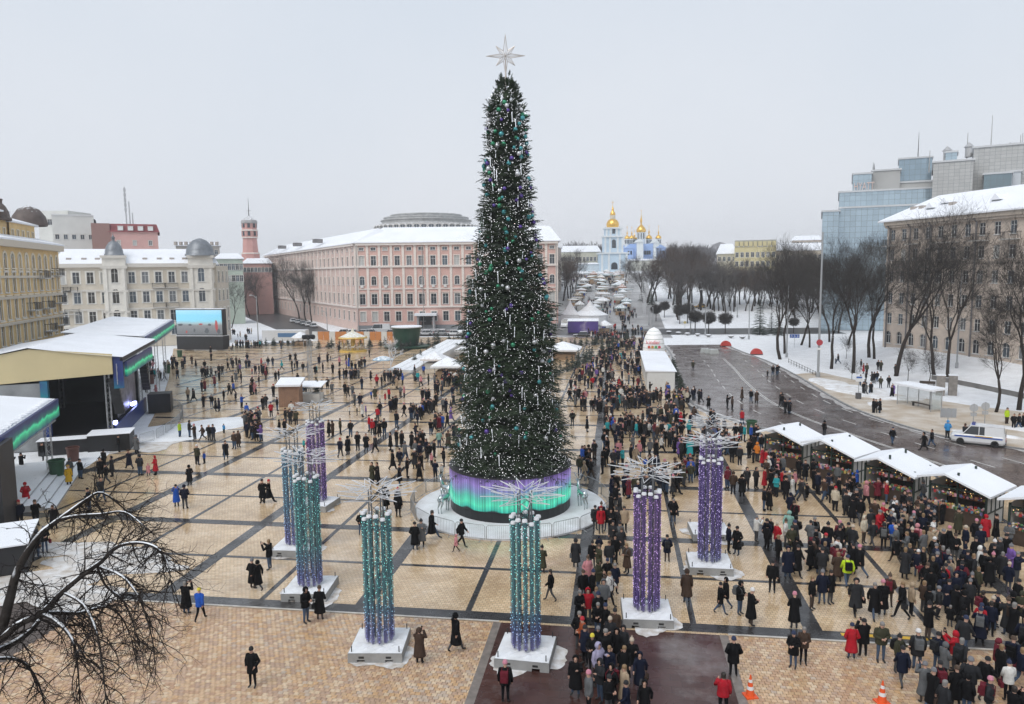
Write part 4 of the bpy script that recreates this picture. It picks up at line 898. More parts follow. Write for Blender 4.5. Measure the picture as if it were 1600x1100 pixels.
# clipped ball trees, spruces
def ball_tree():
    R = random.Random(2); tr = MB().bar((0, 0, 0), (0, 0, 2.4), .11, .09, 6); cr = MB()
    for i in range(520):
        v = Vector((R.gauss(0, 1), R.gauss(0, 1), R.gauss(0, 1))).normalized(); e = Vector((v.x*1.75, v.y*1.75, v.z*1.45))*R.uniform(.86, 1.04); c0 = Vector((0, 0, 3.5))
        s = c0+e*R.uniform(.1, .4)-Vector((0, 0, .3)); cr.bar(s, c0+e, .03, .012, 3, False)
        for k in range(4):
            m = s.lerp(c0+e, R.uniform(.5, .95)); cr.bar(m, m+Vector((R.gauss(0, .3), R.gauss(0, .3), R.gauss(.05, .25))), .018, .008, 3, False)
    return tr.mesh('trunk', BARK), cr.mesh('crown', TWIG)
BT = ball_tree()
for i, (px, py, s, lab) in enumerate([(1107, 521, 1.0, 'clipped round tree left of the tall lamp on the lawn'), (1133, 521, .95, 'clipped round tree right of the tall lamp on the lawn'), (1086, 518, 1, 'clipped round tree behind the blue road sign'), (1062, 506, 1, 'clipped round tree in the back left of the lawn'), (1074, 505, 1.05, 'clipped round tree second from the back left'), (1025, 502, .9, 'clipped round tree beside the avenue crowd'), (1038, 496, .9, 'clipped round tree by the avenue flag posts'), (1240, 520, .7, 'small clipped round tree near the spruces')]):
    g = G(px, py); o = thing('ball_tree', lab, 'tree', (g.x, g.y, g.z-.05), i*1.1, 'clipped round trees'); o.scale = (s*1.25,)*3; link('trunk', BT[0], o); link('crown', BT[1], o)
NEED = mat('spruce_needles', (.022, .038, .026), .85, var=.3, scale=2, snow=.22, spec=.15); NEEDS = mat('snowy_needles', (.030, .042, .030), .85, var=.3, scale=2, snow=.42)
def frond(q, p, d, l, R, w=.10, n=5, droop=.25):
    """a spray: stem with pairs of side twigs, each a thin four-sided blade"""
    up = Vector((0, 0, 1)); s = d.cross(up)
    if s.length < .1: s = Vector((1, 0, 0))
    s.normalize(); e = p+d*l-up*l*droop
    q.add([p+up*w*.15, p+s*w*.2, e, p-s*w*.2, p-up*w*.15], [(0,1,2),(0,2,3),(4,2,1),(4,3,2)])
    for i in range(1, n):
        t = i/n; b_ = p.lerp(e, t); ll = l*.55*(1-t*.75)
        for sg in (-1, 1):
            tip = b_+(d*.75+s*sg*.8-up*R.uniform(-.05, .45)).normalized()*ll
            o_ = d*w*.32
            q.add([b_-o_, b_+o_, tip, b_+up*w*.3], [(0,1,2),(1,3,2),(3,0,2)])
def spruce(seed, H_, R_, snowm, tiers=16, per=10):
    R = random.Random(seed); q = MB()
    for i in range(tiers):
        t = i/(tiers-1); z = .35+(H_-.6)*t; r_ = R_*(1-t)**.85+.12; n = max(4, int(per*(1-t*.6)))
        for k in range(n):
            a = 2*PI*(k+R.random())/n; d = Vector((math.cos(a), math.sin(a), R.uniform(-.15, .15))).normalized()
            frond(q, Vector((0, 0, z+R.uniform(-.15, .15))), d, r_*R.uniform(.8, 1.1), R, .22, 5, .22)
    q.bar((0, 0, H_-.9), (0, 0, H_), .05, .01, 4)
    return MB().bar((0, 0, -.1), (0, 0, H_*.85), .06+.01*H_, .03, 6).mesh('trunk', BARK), q.mesh('crown', snowm)
SP = [spruce(1, 9, 2.3, NEED), spruce(2, 2.6, .95, NEEDS, 9, 8), spruce(3, 2.0, .8, NEEDS, 8, 8)]
def put_spruce(x, y, k, s, lab, group, cat='tree', name='spruce_tree'):
    o = thing(name, lab, cat, (x, y, terrain(x, y)-.02), RND.uniform(0, 6), group); o.scale = (s, s, s*RND.uniform(.92, 1.1)); link('trunk', SP[k][0], o); link('crown', SP[k][1], o)
for px, py, s, lab in ((1187, 523, 1.15, 'dark snow dusted spruce standing on the lawn'), (1216, 524, .8, 'shorter spruce right of the tall lawn spruce'), (1205, 520, .7, 'spruce half hidden between the lawn spruces'), (1005, 470, 1.0, 'dark spruce left of the park trees'), (1018, 476, .9, 'second dark spruce left of the park trees'), (1058, 482, 1.0, 'dark spruce below the park trees')):
    g = G(px, py); put_spruce(g.x, g.y, 0, s, lab, 'spruces on the lawn')
# rows of small firs set out as hedges
def hedge(a, b_, n, lab, k=1, jit=.4):
    for i in range(n):
        t = i/(n-1); x, y = a[0]+(b_[0]-a[0])*t+RND.gauss(0, jit), a[1]+(b_[1]-a[1])*t+RND.gauss(0, jit)
        put_spruce(x, y, k, RND.uniform(.85, 1.25), lab, lab, 'fir', 'small_fir')
def gg(px, py): g = G(px, py); return (g.x, g.y)
hedge(gg(870, 588), gg(985, 535), 22, 'small snowy fir in the slanting row right of the decorated tree')
hedge(gg(866, 545), gg(960, 536), 16, 'small snowy fir in the back row right of the decorated tree', 2)
hedge(gg(640, 572), gg(735, 537), 18, 'small snowy fir in the slanting row left of the decorated tree')
hedge(gg(615, 549), gg(730, 533), 14, 'small snowy fir in the row beside the green cup')
hedge(gg(410, 541), gg(480, 541), 10, 'small snowy fir along the back of the square near the trailer', 2)
hedge(gg(500, 545), gg(600, 541), 12, 'small snowy fir along the back of the square near the carousel', 2)
hedge(gg(1049, 572), gg(1066, 618), 9, 'small fir in the row along the white booth', 2, .15)

# the bare tree that leans into the picture at the lower left, nearest to the camera
def near_tree():
    R = random.Random(17); tr, cr = MB(), MB(); DD = 17.0
    def P3(px, py, d=0.0): return D(px, py, DD+d)
    def limb(pts, r0, r1, thick=True):
        P_ = smooth_line([tuple(P3(*p)) for p in pts], 4); n = len(P_); rs = [r0+(r1-r0)*i/(n-1) for i in range(n)]
        tr.tube(P_, rs, 7); return [Vector(p) for p in P_], rs
    limbs = [limb([(-170, 1300, .3), (-90, 1090, .2), (-8, 1000, 0), (14, 940, 0), (28, 890, .2), (60, 838, .5), (92, 812, .8), (132, 783, 1.0), (160, 770, 1.2), (200, 800, 1.5)], .15, .014),
             limb([(92, 812, .8), (120, 806, .8), (160, 803, .6), (195, 800, .3), (225, 822, 0)], .05, .012),
             limb([(-60, 1040, .1), (0, 1000, 0), (30, 975, -.2), (65, 958, -.4), (98, 925, -.6), (130, 898, -.9), (158, 878, -1.1), (182, 855, -1.3), (215, 848, -1.5), (245, 856, -1.7), (262, 880, -1.8), (266, 905, -1.9)], .095, .009),
             limb([(65, 958, -.4), (95, 957, -.2), (125, 957, 0), (165, 948, .3), (190, 965, .5), (206, 1000, .6)], .06, .010),
             limb([(65, 958, -.4), (90, 972, -.6), (112, 998, -.8), (120, 1030, -.9), (124, 1075, -1.0)], .06, .011),
             limb([(-20, 1022, 0), (20, 1005, .4), (48, 985, .6), (62, 968, .7)], .09, .05),
             limb([(158, 886, -1.1), (190, 900, -1.4), (215, 930, -1.6), (232, 975, -1.7), (240, 1010, -1.7)], .035, .010),
             limb([(98, 925, -.6), (130, 945, -.9), (150, 985, -1.2), (160, 1040, -1.3), (165, 1090, -1.4)], .04, .012),
             limb([(-30, 1035, .2), (10, 1028, .6), (40, 1038, .9), (60, 1068, 1.1), (72, 1110, 1.2)], .05, .014),
             limb([(150, 880, -1.0), (165, 915, -.8), (190, 935, -.7), (205, 965, -.6), (212, 990, -.6)], .03, .009)]
    def sprig(p, d, l, r, lv):
        pts = [p]; dd = d.copy(); n = 5
        for i in range(n):
            dd = (dd+Vector((R.gauss(0, .2), R.gauss(0, .2), R.gauss(-.07, .15)))).normalized(); pts.append(pts[-1]+dd*l/n)
        rs = [r*(1-.6*i/n) for i in range(n+1)]
        cr.tube(pts, rs, 4 if lv == 0 else 3)
        if lv < 2:
            for pt in pts[1:]:
                for _ in range(1):
                    if R.random() < .85:
                        nd = (dd*.7+Vector((R.gauss(0, .8), R.gauss(0, .8), R.gauss(.15, .65)))).normalized(); sprig(pt, nd, l*R.uniform(.4, .62), r*.58, lv+1)
    for P_, rs in limbs:
        for i in range(3, len(P_)):
            d = (P_[i]-P_[i-1]).normalized()
            if PX(P_[i])[0] < -20: continue
            for _ in range(1 if rs[i] > .1 else 2):
                if R.random() < .62:
                    nd = (d*.45+Vector((R.gauss(.1, .7), R.gauss(0, .7), R.gauss(-.1, .7)))).normalized(); sprig(P_[i], nd, R.uniform(.5, 1.15), min(.018, rs[i]*.5+.004), 0)
        d = (P_[-1]-P_[-2]).normalized()
        for _ in range(4): sprig(P_[-1], (d+Vector((R.gauss(0, .4), R.gauss(0, .4), R.gauss(-.1, .4)))).normalized(), R.uniform(.6, 1.1), .012, 0)
    # trunk down to the ground, below the picture
    b0 = P3(-170, 1300, .3); tr.tube([(b0.x-.3, b0.y-.2, -.1), (b0.x-.15, b0.y-.1, b0.z*.5), tuple(b0)], [.36, .26, .15], 9)
    o = thing('bare_tree', 'near bare tree whose snowy drooping branches cross the lower left corner', 'tree', (b0.x-.3, b0.y-.2, 0))
    for nm, m_, mt in (('trunk', tr, mat('dark_bark', (.030, .025, .022), .85, var=.3, scale=6, bump=.5, snow=.72, spec=.1)), ('crown', cr, mat('dark_twigs', (.026, .021, .019), .85, snow=.2, spec=.1))):
        m_.v = [(a-o.location.x, b_-o.location.y, c) for a, b_, c in m_.v]; m_.build(nm, mt, o, smooth=True)
near_tree()

# ---------------------------------------------------------------- the decorated tree
TC = Vector((-7.7, 51.7, 0)); TZ0, TZ1 = 3.55, 30.0
def tree_r(z):                                   # outline of the crown
    K = [(2.6, 4.0), (3.4, 4.15), (4.6, 3.8), (6.5, 3.35), (9, 3.05), (11.5, 2.95), (13.6, 2.8), (16, 2.5), (18, 2.1), (20.5, 1.72), (23, 1.50), (26, 1.34), (28, 1.24), (29.0, 1.05), (29.7, .72), (30.3, .15)]
    for (a, ra), (b_, rb) in zip(K, K[1:]):
        if a <= z <= b_: return ra+(rb-ra)*(z-a)/(b_-a)
    return 0.1
xt = thing('christmas_tree', 'tall decorated spruce tree with lit garlands and wire star in the square', 'christmas tree', (TC.x, TC.y, 0))
R = random.Random(99); q = MB(); q2 = MB()
XG = mat('dark_spruce', (.031, .046, .026), .8, var=.45, scale=1.5, snow=.05, spec=.2); XS = mat('frosted_spruce', (.024, .036, .022), .8, var=.3, scale=1.5, snow=.30)
z = TZ0-.2
while z < TZ1:                                   # boughs, each a bunch of sprays that sags and lifts again at the tip
    rr = tree_r(z); n = max(4, int(2+rr*2.7))
    for k in range(n):
        a = 2*PI*(k+R.random()*.9)/n+z*1.7; out = R.uniform(.92, 1.20)*(1.15 if R.random() < .10 else 1)
        tgt = q2 if (z < 7 and R.random() < .32) or (abs(z-16.3) < 1 and R.random() < .5) or R.random() < .15 else q
        el = (-.30 if z > 5.5 else -.02)+.80*(z-TZ0)/(TZ1-TZ0)+R.gauss(0, .14); el += .6 if z > 28.6 else 0
        for m_ in range(6):
            t = R.uniform(.45, .88); rad = rr*out*t; aa = a+R.gauss(0, .16); e2 = el+R.gauss(0, .28)
            d = Vector((math.cos(aa)*math.cos(e2), math.sin(aa)*math.cos(e2), math.sin(e2))); d = (d+Vector((R.gauss(0, .22), R.gauss(0, .22), 0))).normalized()
            l = min(max(.42, rr*out*(1.04-t)*1.2), 1.7)*R.uniform(.75, 1.3)
            frond(tgt, Vector((math.cos(aa)*rad, math.sin(aa)*rad, z+R.gauss(0, .13)-.10*rr*t*(el < .1))), d, l, R, .12, 7, R.uniform(-.05, .22))
    z += .185
q.build('crown', XG, xt); q2.build('frosted_crown', XS, xt)
MB().lathe([(tree_r(z_)*.66 if z_ < 29 else .08, z_) for z_ in (2.7, 4, 6, 9, 12, 15, 18, 21, 24, 27, 29.4)], 20).build('dark_core', mat('dark_core_fill', (.010, .014, .009), .9, var=.4, scale=3), xt)  # added solid dark core that stops the crown being see-through
MB().bar((0, 0, 0), (0, 0, 29.6), .30, .08, 10).build('trunk', BARK, xt)
ball = {}
def sphere_mesh(name, r, m, n=10):
    return MB().lathe([(r*math.sin(PI*i/6) if 0 < i < 6 else .002, -r*math.cos(PI*i/6)) for i in range(7)], n).mesh(name, m, True)
BC = {'silver': (.55, .56, .58), 'teal': (.07, .28, .30), 'green': (.04, .22, .12), 'purple': (.10, .06, .26)}
for k_, c in BC.items(): ball[k_] = sphere_mesh('bauble', .15, mat('bauble_'+k_, c, .22, metal=.55, emit=c, estr=.05))
for i in range(250):
    z = TZ0+.6+(TZ1-2.0-TZ0)*(i+R.random())/250; z = TZ0+.6+(z-TZ0)*.97; a = R.uniform(PI*.86, PI*2.14) if i % 6 else R.uniform(0, 2*PI); rr = tree_r(z)*R.uniform(.96, 1.06)+.06
    o = link('bauble', ball[R.choices(list(ball), (5, 4, 3, 3))[0]], xt, (rr*math.cos(a), rr*math.sin(a), z)); s = R.uniform(.75, 1.25); o.scale = (s, s, s)
ICE = mat('icicle_light', (.7, .72, .75), .3, emit=(.86, .92, 1.0), estr=.3)
im = MB().bar((0, 0, -.55), (0, 0, .55), .018, .028, 5).bar((0, 0, -.72), (0, 0, -.55), .008, .042, 5).bar((0, 0, .5), (0, 0, .62), -0+.04, .02, 5).mesh('icicle_light', ICE)
for i in range(95):
    z = 4.4+24*(i+R.random())/95; a = R.uniform(PI*.9, PI*2.1) if i % 5 else R.uniform(0, 2*PI); rr = tree_r(z)*1.04+.06
    o = link('icicle_light', im, xt, (rr*math.cos(a), rr*math.sin(a), z)); o.scale = (1, 1, R.uniform(.35, .62)); o.rotation_euler = (R.gauss(0, .06), R.gauss(0, .06), 0)
lq = MB()
for i in range(10500):
    u = R.random(); z = 3.0+26.6*(1-(1-u)**.72) if R.random() < .6 else 3.0+26.6*u*u; a = R.uniform(0, 2*PI); rr = tree_r(z)*R.uniform(.86, 1.07)+.03
    lq.octa((rr*math.cos(a), rr*math.sin(a), z), R.choice((.014, .018, .022, .030)))
tag(lq.build('fairy_lights', mat('fairy_light', (.7, .7, .7), .4, emit=(.95, .97, 1.0), estr=.9), xt), kind='stuff')
# wire star: eight long points around a small hub, bars only
sq_ = MB(); sm_ = mat('star_wire', (.52, .47, .43), .35, metal=.6)
for i in range(8):
    a = PI/2+i*PI/4; L_ = (1.35, .92)[i % 2]*(1.05 if i in (0,) else 1); tip = Vector((math.cos(a)*L_, 0, math.sin(a)*L_))
    for s_ in (-1, 1):
        b_ = Vector((math.cos(a+s_*PI/8)*.36, 0, math.sin(a+s_*PI/8)*.36)); sq_.bar(b_, tip, .028, .016, 5)
        sq_.bar(b_, Vector((0, .2*s_, 0)), .02, .02, 4)
    for s_ in (-1, 1): sq_.bar(Vector((math.cos(a)*.2, .17*s_, math.sin(a)*.2)), tip, .02, .014, 4)
sq_.bar((0, 0, -2.0), (0, 0, -.2), .06, .05, 6)
st_ = sq_.build('star', sm_, xt, (0, 0, 31.75), YAW)
# lit drum round the trunk
def aurora():
    m = bpy.data.materials.new('aurora_panel'); m.use_nodes = True; n = m.node_tree.nodes; L = m.node_tree.links; p = n['Principled BSDF']
    t = n.new('ShaderNodeTexCoord'); s = n.new('ShaderNodeSeparateXYZ'); L.new(t.outputs['Object'], s.inputs[0])
    at = n.new('ShaderNodeMath'); at.operation = 'ARCTAN2'; L.new(s.outputs[1], at.inputs[0]); L.new(s.outputs[0], at.inputs[1])
    cb = n.new('ShaderNodeCombineXYZ'); L.new(at.outputs[0], cb.inputs[0])
    def noise(sc, det):
        z_ = n.new('ShaderNodeTexNoise'); z_.inputs['Scale'].default_value = sc; z_.inputs['Detail'].default_value = det; L.new(cb.outputs[0], z_.inputs['Vector']); return z_.outputs[0]
    a, b_ = noise(2.2, 1), noise(26, 3)
    # height of the curtain's foot varies round the drum
    h = n.new('ShaderNodeMath'); h.operation = 'MULTIPLY_ADD'; h.inputs[1].default_value = -1.1; L.new(a, h.inputs[0]); L.new(s.outputs[2], h.inputs[2])
    r = n.new('ShaderNodeValToRGB'); e = r.color_ramp.elements; e[0].position = .28; e[0].color = (.004, .006, .012, 1); e[1].position = 1.0; e[1].color = (.10, .06, .22, 1)
    for ps, c in ((.32, (.03, .55, .42, 1)), (.42, (.10, .85, .55, 1)), (.55, (.10, .60, .46, 1)), (.70, (.22, .30, .55, 1)), (.84, (.30, .22, .60, 1))): x = e.new(ps); x.color = c
    mr = n.new('ShaderNodeMapRange'); mr.inputs[1].default_value = -.55; mr.inputs[2].default_value = 2.75; L.new(h.outputs[0], mr.inputs[0]); L.new(mr.outputs[0], r.inputs[0])
    k = n.new('ShaderNodeMapRange'); k.inputs[1].default_value = .3; k.inputs[2].default_value = .7; k.inputs[3].default_value = .12; k.inputs[4].default_value = 1.05; L.new(b_, k.inputs[0])
    L.new(r.outputs[0], p.inputs['Emission Color']); L.new(k.outputs[0], p.inputs['Emission Strength'])
    p.inputs['Base Color'].default_value = (.02, .02, .025, 1); p.inputs['Roughness'].default_value = .25
    return m
drum = thing('tree_stand', 'round drum below the decorated tree glowing with green and purple aurora panels', 'stand', (TC.x, TC.y, 0))
AUR = aurora(); n_p = 40; RD = 4.4
for i in range(n_p):                             # curved screen panels
    a0, a1 = 2*PI*i/n_p+.002, 2*PI*(i+1)/n_p-.002; q = MB()
    vs = []
    for rr in (RD, RD-.12):
        for z_ in (.95, 3.25):
            for k in range(4): t = a0+(a1-a0)*k/3; vs.append((rr*math.cos(t), rr*math.sin(t), z_))
    fs = [(k, k+1, k+5, k+4) for k in range(3)]+[(8+k+1, 8+k, 8+k+4, 8+k+5) for k in range(3)]+[(4+k, 5+k, 13+k, 12+k) for k in range(3)]
    q.add(vs, fs).build('screen_panel', AUR, drum)
BLK = mat('black_cloth', (.008, .009, .011), .4, var=.3, scale=1)
MB().lathe([(RD-.1, 0), (RD-.05, 0), (RD-.05, .96), (RD-.2, .96)], 48).build('skirt', BLK, drum)
MB().lathe([(RD-.25, 3.0), (RD+.03, 3.25), (RD+.03, 3.32), (RD-.4, 3.32), (.3, 3.2)], 48).build('top_rim', mat('dark_rim', (.03, .03, .035), .5), drum)
# snowy round platform
pl = MB().lathe([(6.95, 0), (6.95, .12), (6.6, .20), (5.8, .24), (4.3, .25)], 56).build('tree_platform', mat('platform_snow', (.60, .60, .60), .7, col2=(.80, .82, .85), scale=.8, bump=.35), None, (TC.x, TC.y, 0)); pl['kind'] = 'structure'
# glass deer on the platform
def deer_mesh():
    q = MB()
    q.tube([(-.55, 0, 1.05), (-.3, 0, 1.12), (.1, 0, 1.08), (.45, 0, 1.15)], [.13, .24, .22, .2], 8)
    q.tube([(.42, 0, 1.2), (.62, 0, 1.55), (.70, 0, 1.85)], [.16, .11, .085], 7); q.tube([(.64, 0, 1.88), (.82, 0, 1.86), (.98, 0, 1.78)], [.09, .08, .045], 6)
    for x, s_, k in ((.42, .1, 0), (.38, -.1, 0), (-.48, .11, 1), (-.44, -.11, 1)):
        if k: q.tube([(x, s_, 1.05), (x+.1, s_, .72), (x-.1, s_, .42), (x-.04, s_, .02)], [.13, .08, .04, .035], 5)
        else: q.tube([(x, s_, 1.05), (x+.02, s_, .55), (x, s_, .02)], [.1, .05, .035], 5)
    for s_ in (-1, 1):
        q.tube([(.66, .05*s_, 1.93), (.58, .2*s_, 2.2), (.66, .28*s_, 2.5)], [.025, .02, .012], 4); q.tube([(.59, .18*s_, 2.15), (.78, .24*s_, 2.36)], [.018, .01], 4)
        q.tube([(.62, .06*s_, 1.9), (.56, .2*s_, 1.94)], [.04, .015], 4)
    q.tube([(-.58, 0, 1.12), (-.7, 0, 1.0)], [.05, .03], 4)
    return q.mesh('deer_figure', mat('mirror_figure', (.50, .56, .57), .18, metal=.75), True)
DEER = deer_mesh()
for px, py, rz, lab in ((694, 800, 1.2, 'mirrored deer figure standing on the snow left of the glowing drum'), (910, 793, 2.1, 'mirrored deer figure standing on the snow right of the glowing drum'), (697, 785, 2.4, 'second mirrored deer figure behind the left one by the drum')):
    g = G(px, py, .22); o = tag(link('deer_figure', DEER, None, (g.x, g.y, .22), rz), lab, 'figure', 'mirrored deer round the tree')
# crowd barriers
STEEL = mat('galvanised_steel', (.38, .39, .40), .35, metal=.7)
def barrier_meshes():
    f = MB(); w, h = 1.02, 1.08
    f.tube([(-w, 0, .14), (-w, 0, h-.1), (-w+.1, 0, h), (w-.1, 0, h), (w, 0, h-.1), (w, 0, .14)], .022, 6).bar((-w, 0, .17), (w, 0, .17), .018)
    b_ = MB()
    for i in range(1, 15): x = -w+2*w*i/15; b_.bar((x, 0, .17), (x, 0, h), .009, n=4, cap=False)
    ft_ = MB().tube([(0, -.3, .02), (0, -.12, .1), (0, 0, .17), (0, .12, .1), (0, .3, .02)], .018, 5)
    return f.mesh('frame', STEEL, True), b_.mesh('bars', STEEL), ft_.mesh('foot', STEEL)
BAR = barrier_meshes()
def barrier(x, y, rz, lab, group):
    o = thing('crowd_barrier', lab, 'barrier', (x, y, 0.01), rz, group)
    link('frame', BAR[0], o); tag(link('bars', BAR[1], o), kind='stuff'); link('foot', BAR[2], o, (-.72, 0, 0)); link('foot', BAR[2], o, (.72, 0, 0))
nb = 21
WHERE = {0: 'east side', 1: 'far side', 2: 'west side', 3: 'near side'}
for i in range(nb):
    a = 2*PI*i/nb; k = int(((a+PI/4) % (2*PI))/(PI/2)); sd = {0: 'right side', 1: 'far side', 2: 'left side', 3: 'near side'}[k]
    barrier(TC.x+7.15*math.cos(a), TC.y+7.15*math.sin(a), a+PI/2, 'steel crowd barrier on the %s of the ring around the tree' % sd, 'tree ring barriers, '+sd)

# ---------------------------------------------------------------- light columns
TRUSS = mat('truss_steel', (.16, .165, .175), .4, metal=.6); SLABC = mat('concrete_slab', (.28, .28, .275), .8, var=.15, scale=2, bump=.15)
CAPW = mat('white_cap', (.75, .76, .78), .5); RODW = mat('white_rod', (.60, .61, .63), .5)
def led_mat(name, lo, hi, H_, s):
    m = bpy.data.materials.new(name); m.use_nodes = True; n = m.node_tree.nodes; L = m.node_tree.links; p = n['Principled BSDF']
    t = n.new('ShaderNodeTexCoord'); sp = n.new('ShaderNodeSeparateXYZ'); L.new(t.outputs['Object'], sp.inputs[0])
    r = n.new('ShaderNodeValToRGB'); r.color_ramp.elements[0].color = (*lo, 1); r.color_ramp.elements[1].color = (*hi, 1); r.color_ramp.elements[0].position = .05; r.color_ramp.elements[1].position = .4
    mr = n.new('ShaderNodeMapRange'); mr.inputs[2].default_value = H_; L.new(sp.outputs[2], mr.inputs[0]); L.new(mr.outputs[0], r.inputs[0])
    L.new(r.outputs[0], p.inputs['Emission Color']); p.inputs['Emission Strength'].default_value = s; m.cycles.emission_sampling = 'NONE'; L.new(r.outputs[0], p.inputs['Base Color']); p.inputs['Roughness'].default_value = .3
    _M[name] = m; return m
def film_mat(name, lo, hi, H_):
    m = led_mat(name, lo, hi, H_, .04); p = m.node_tree.nodes['Principled BSDF']; p.inputs['Roughness'].default_value = .15; p.inputs['Alpha'].default_value = .42; return m
CHT = 6.0
COLK = {'teal': ((.10, .09, .30), (.08, .22, .25), (.38, .40, .8), (.28, .78, .72)), 'blue': ((.10, .09, .30), (.09, .18, .28), (.42, .42, .82), (.34, .70, .82)), 'purple': ((.09, .05, .26), (.13, .07, .25), (.55, .45, .88), (.70, .46, .88)), 'violet': ((.09, .09, .27), (.11, .07, .27), (.55, .55, .95), (.72, .6, .95))}
TUBE = {}
for k_, (flo, fhi, dlo, dhi) in COLK.items():
    tb = MB().lathe([(.096, .15), (.096, CHT-.05)], 10).mesh('tube', film_mat('film_'+k_, flo, fhi, CHT), True)
    R = random.Random(len(k_)); dots = MB()
    for j in range(95): a = R.random()*2*PI; dots.octa((.103*math.cos(a), .103*math.sin(a), .25+(CHT-.4)*(j+R.random())/95), R.choice((.012, .016, .021)))
    core = MB().bar((0, 0, .1), (0, 0, CHT), .035, n=6).mesh('lamp_core', TRUSS)
    TUBE[k_] = (tb, dots.mesh('led_dots', led_mat('led_'+k_, dlo, dhi, CHT, .9)), core)
CAPM = MB().lathe([(.0, .06), (.105, .06), (.12, .0), (.12, -.05)], 12).mesh('cap', CAPW)
tq = MB(); ht = 7.1; s_ = .26
for x, y in ((-s_, -s_), (s_, -s_), (s_, s_), (-s_, s_)): tq.bar((x, y, 0), (x, y, ht), .032, n=6)
k_ = 0; z = .15
while z < ht-.5:
    for (x0, y0), (x1, y1) in (((-s_, -s_), (s_, -s_)), ((s_, -s_), (s_, s_)), ((s_, s_), (-s_, s_)), ((-s_, s_), (-s_, -s_))):
        a, b_ = ((x0, y0, z), (x1, y1, z+.45)) if k_ % 2 == 0 else ((x1, y1, z), (x0, y0, z+.45)); tq.bar(a, b_, .014, n=4, cap=False)
    z += .45; k_ += 1
for zz in (.5, 3.6, 5.6):
    for i in range(10):
        a = 2*PI*i/10; tq.bar((0, 0, zz), (.62*math.cos(a), .62*math.sin(a), zz), .018, n=4, cap=False)
TRM = tq.mesh('truss', TRUSS)
SNT = mat('slab_snow', (.66, .66, .66), .75, col2=(.82, .84, .87), scale=1.5, bump=.5)
sl = MB(); sl.slot(0)
for bx in ((-1.2, -.8), (-.45, .45), (.8, 1.2)): sl.box(bx[0], bx[1], -1.2, 1.2, 0, .14)
sl.box(-1.2, 1.2, -1.2, 1.2, .14, .42); sl.slot(2)
for x in (-.6, .6): sl.box(x-.12, x+.12, -1.205, -1.18, .2, .3)
sl.slot(1); n = 12; R = random.Random(4); Hh = [[.44+.10*R.random()*min(1, 4*min(i, n-i, j, n-j)/n) for j in range(n+1)] for i in range(n+1)]
for i in range(n):
    for j in range(n):
        f = lambda a, b_: (-1.18+2.36*a/n, -1.18+2.36*b_/n, Hh[a][b_]); sl.add([f(i, j), f(i+1, j), f(i+1, j+1), f(i, j+1)], [(0,1,2,3)])
sl.slot(2)
for x, y in ((-1.05, -1.05), (1.05, -1.05), (1.05, 1.05), (-1.05, 1.05)): sl.bar((x, y, .4), (x, y, .7), .025, n=5)
SLM = sl.mesh('base_slab', [SLABC, SNT, mat('rebar_hook', (.02, .02, .02), .6)])
def crown_mesh(seed):
    R = random.Random(seed); q = MB()
    for lay, (r0, r1, n, dz) in enumerate(((.55, 1.75, 9, 0), (.75, 1.95, 8, .22), (.4, 1.35, 10, .42))):
        ph = R.random()*2; pts = []
        for i in range(2*n):
            a = ph+PI*i/n; r_ = (r1*R.uniform(.82, 1.08)) if i % 2 else r0; pts.append(Vector((r_*math.cos(a), r_*math.sin(a), dz+R.uniform(-.1, .1)+(.12 if i % 2 else 0))))
        for a, b_ in zip(pts, pts[1:]+pts[:1]): q.bar(a, b_, .017, n=4)
    for i in range(8): a = 2*PI*i/8; q.bar((.26*math.cos(a), .26*math.sin(a), .1), (.9*math.cos(a), .9*math.sin(a), .15), .018, n=4)
    return q.mesh('star_crown', RODW)
CRM = [crown_mesh(s) for s in (1, 2, 3)]
cols = [(594, 1001, 'teal', 1.0, 'teal lit tube column nearest the camera on the left side'), (822, 1012, 'teal', 1.0, 'teal lit tube column standing in front of the glowing drum'),
        (485, 914, 'teal', 1.0, 'teal lit tube column second on the left with a couple beside its slab'), (463, 850, 'blue', 1.0, 'blue lit tube column third on the left side'),
        (497, 783, 'purple', 1.03, 'purple lit tube column farthest back on the left side'), (1010, 952, 'purple', 1.0, 'purple lit tube column nearest the camera on the right side'),
        (1108, 876, 'violet', 1.0, 'violet lit tube column second on the right side'), (1108, 826, 'violet', 1.0, 'violet lit tube column farthest back on the right side')]
for ci, (px, py, k_, s, lab) in enumerate(cols):
    g = G(px, py, .42)
    poly_sheet('snow_patch', blob(g.x+.15, g.y-.1, 1.5, 1.42, ci, 300+ci, 60, .4), .024+.001*ci, mat('trampled_rim', (.44, .38, .32), .5, col2=(.80, .81, .83), scale=2.2, bump=.5, detail=8))
    o = thing('light_column', lab, 'light column', (g.x, g.y, 0.012), (.12, -.05, .1, .06, -.08, .05, .0, .06)[ci], 'lit tube columns around the tree')
    link('base_slab', SLM, o); link('truss', TRM, o, (0, 0, .44)); tb, dots, core = TUBE[k_]
    for i in range(12):
        a = 2*PI*(i+.3)/12; t = link('tube', tb, o, (.58*math.cos(a), .58*math.sin(a), .44), a*2); t.scale = (1, 1, 1-.03*(i % 3 == 1)); link('led_dots', dots, t); link('lamp_core', core, t); link('cap', CAPM, t, (0, 0, CHT-.02))
    link('star_crown', CRM[ci % 3], o, (0, 0, .44+6.75), ci*1.3)

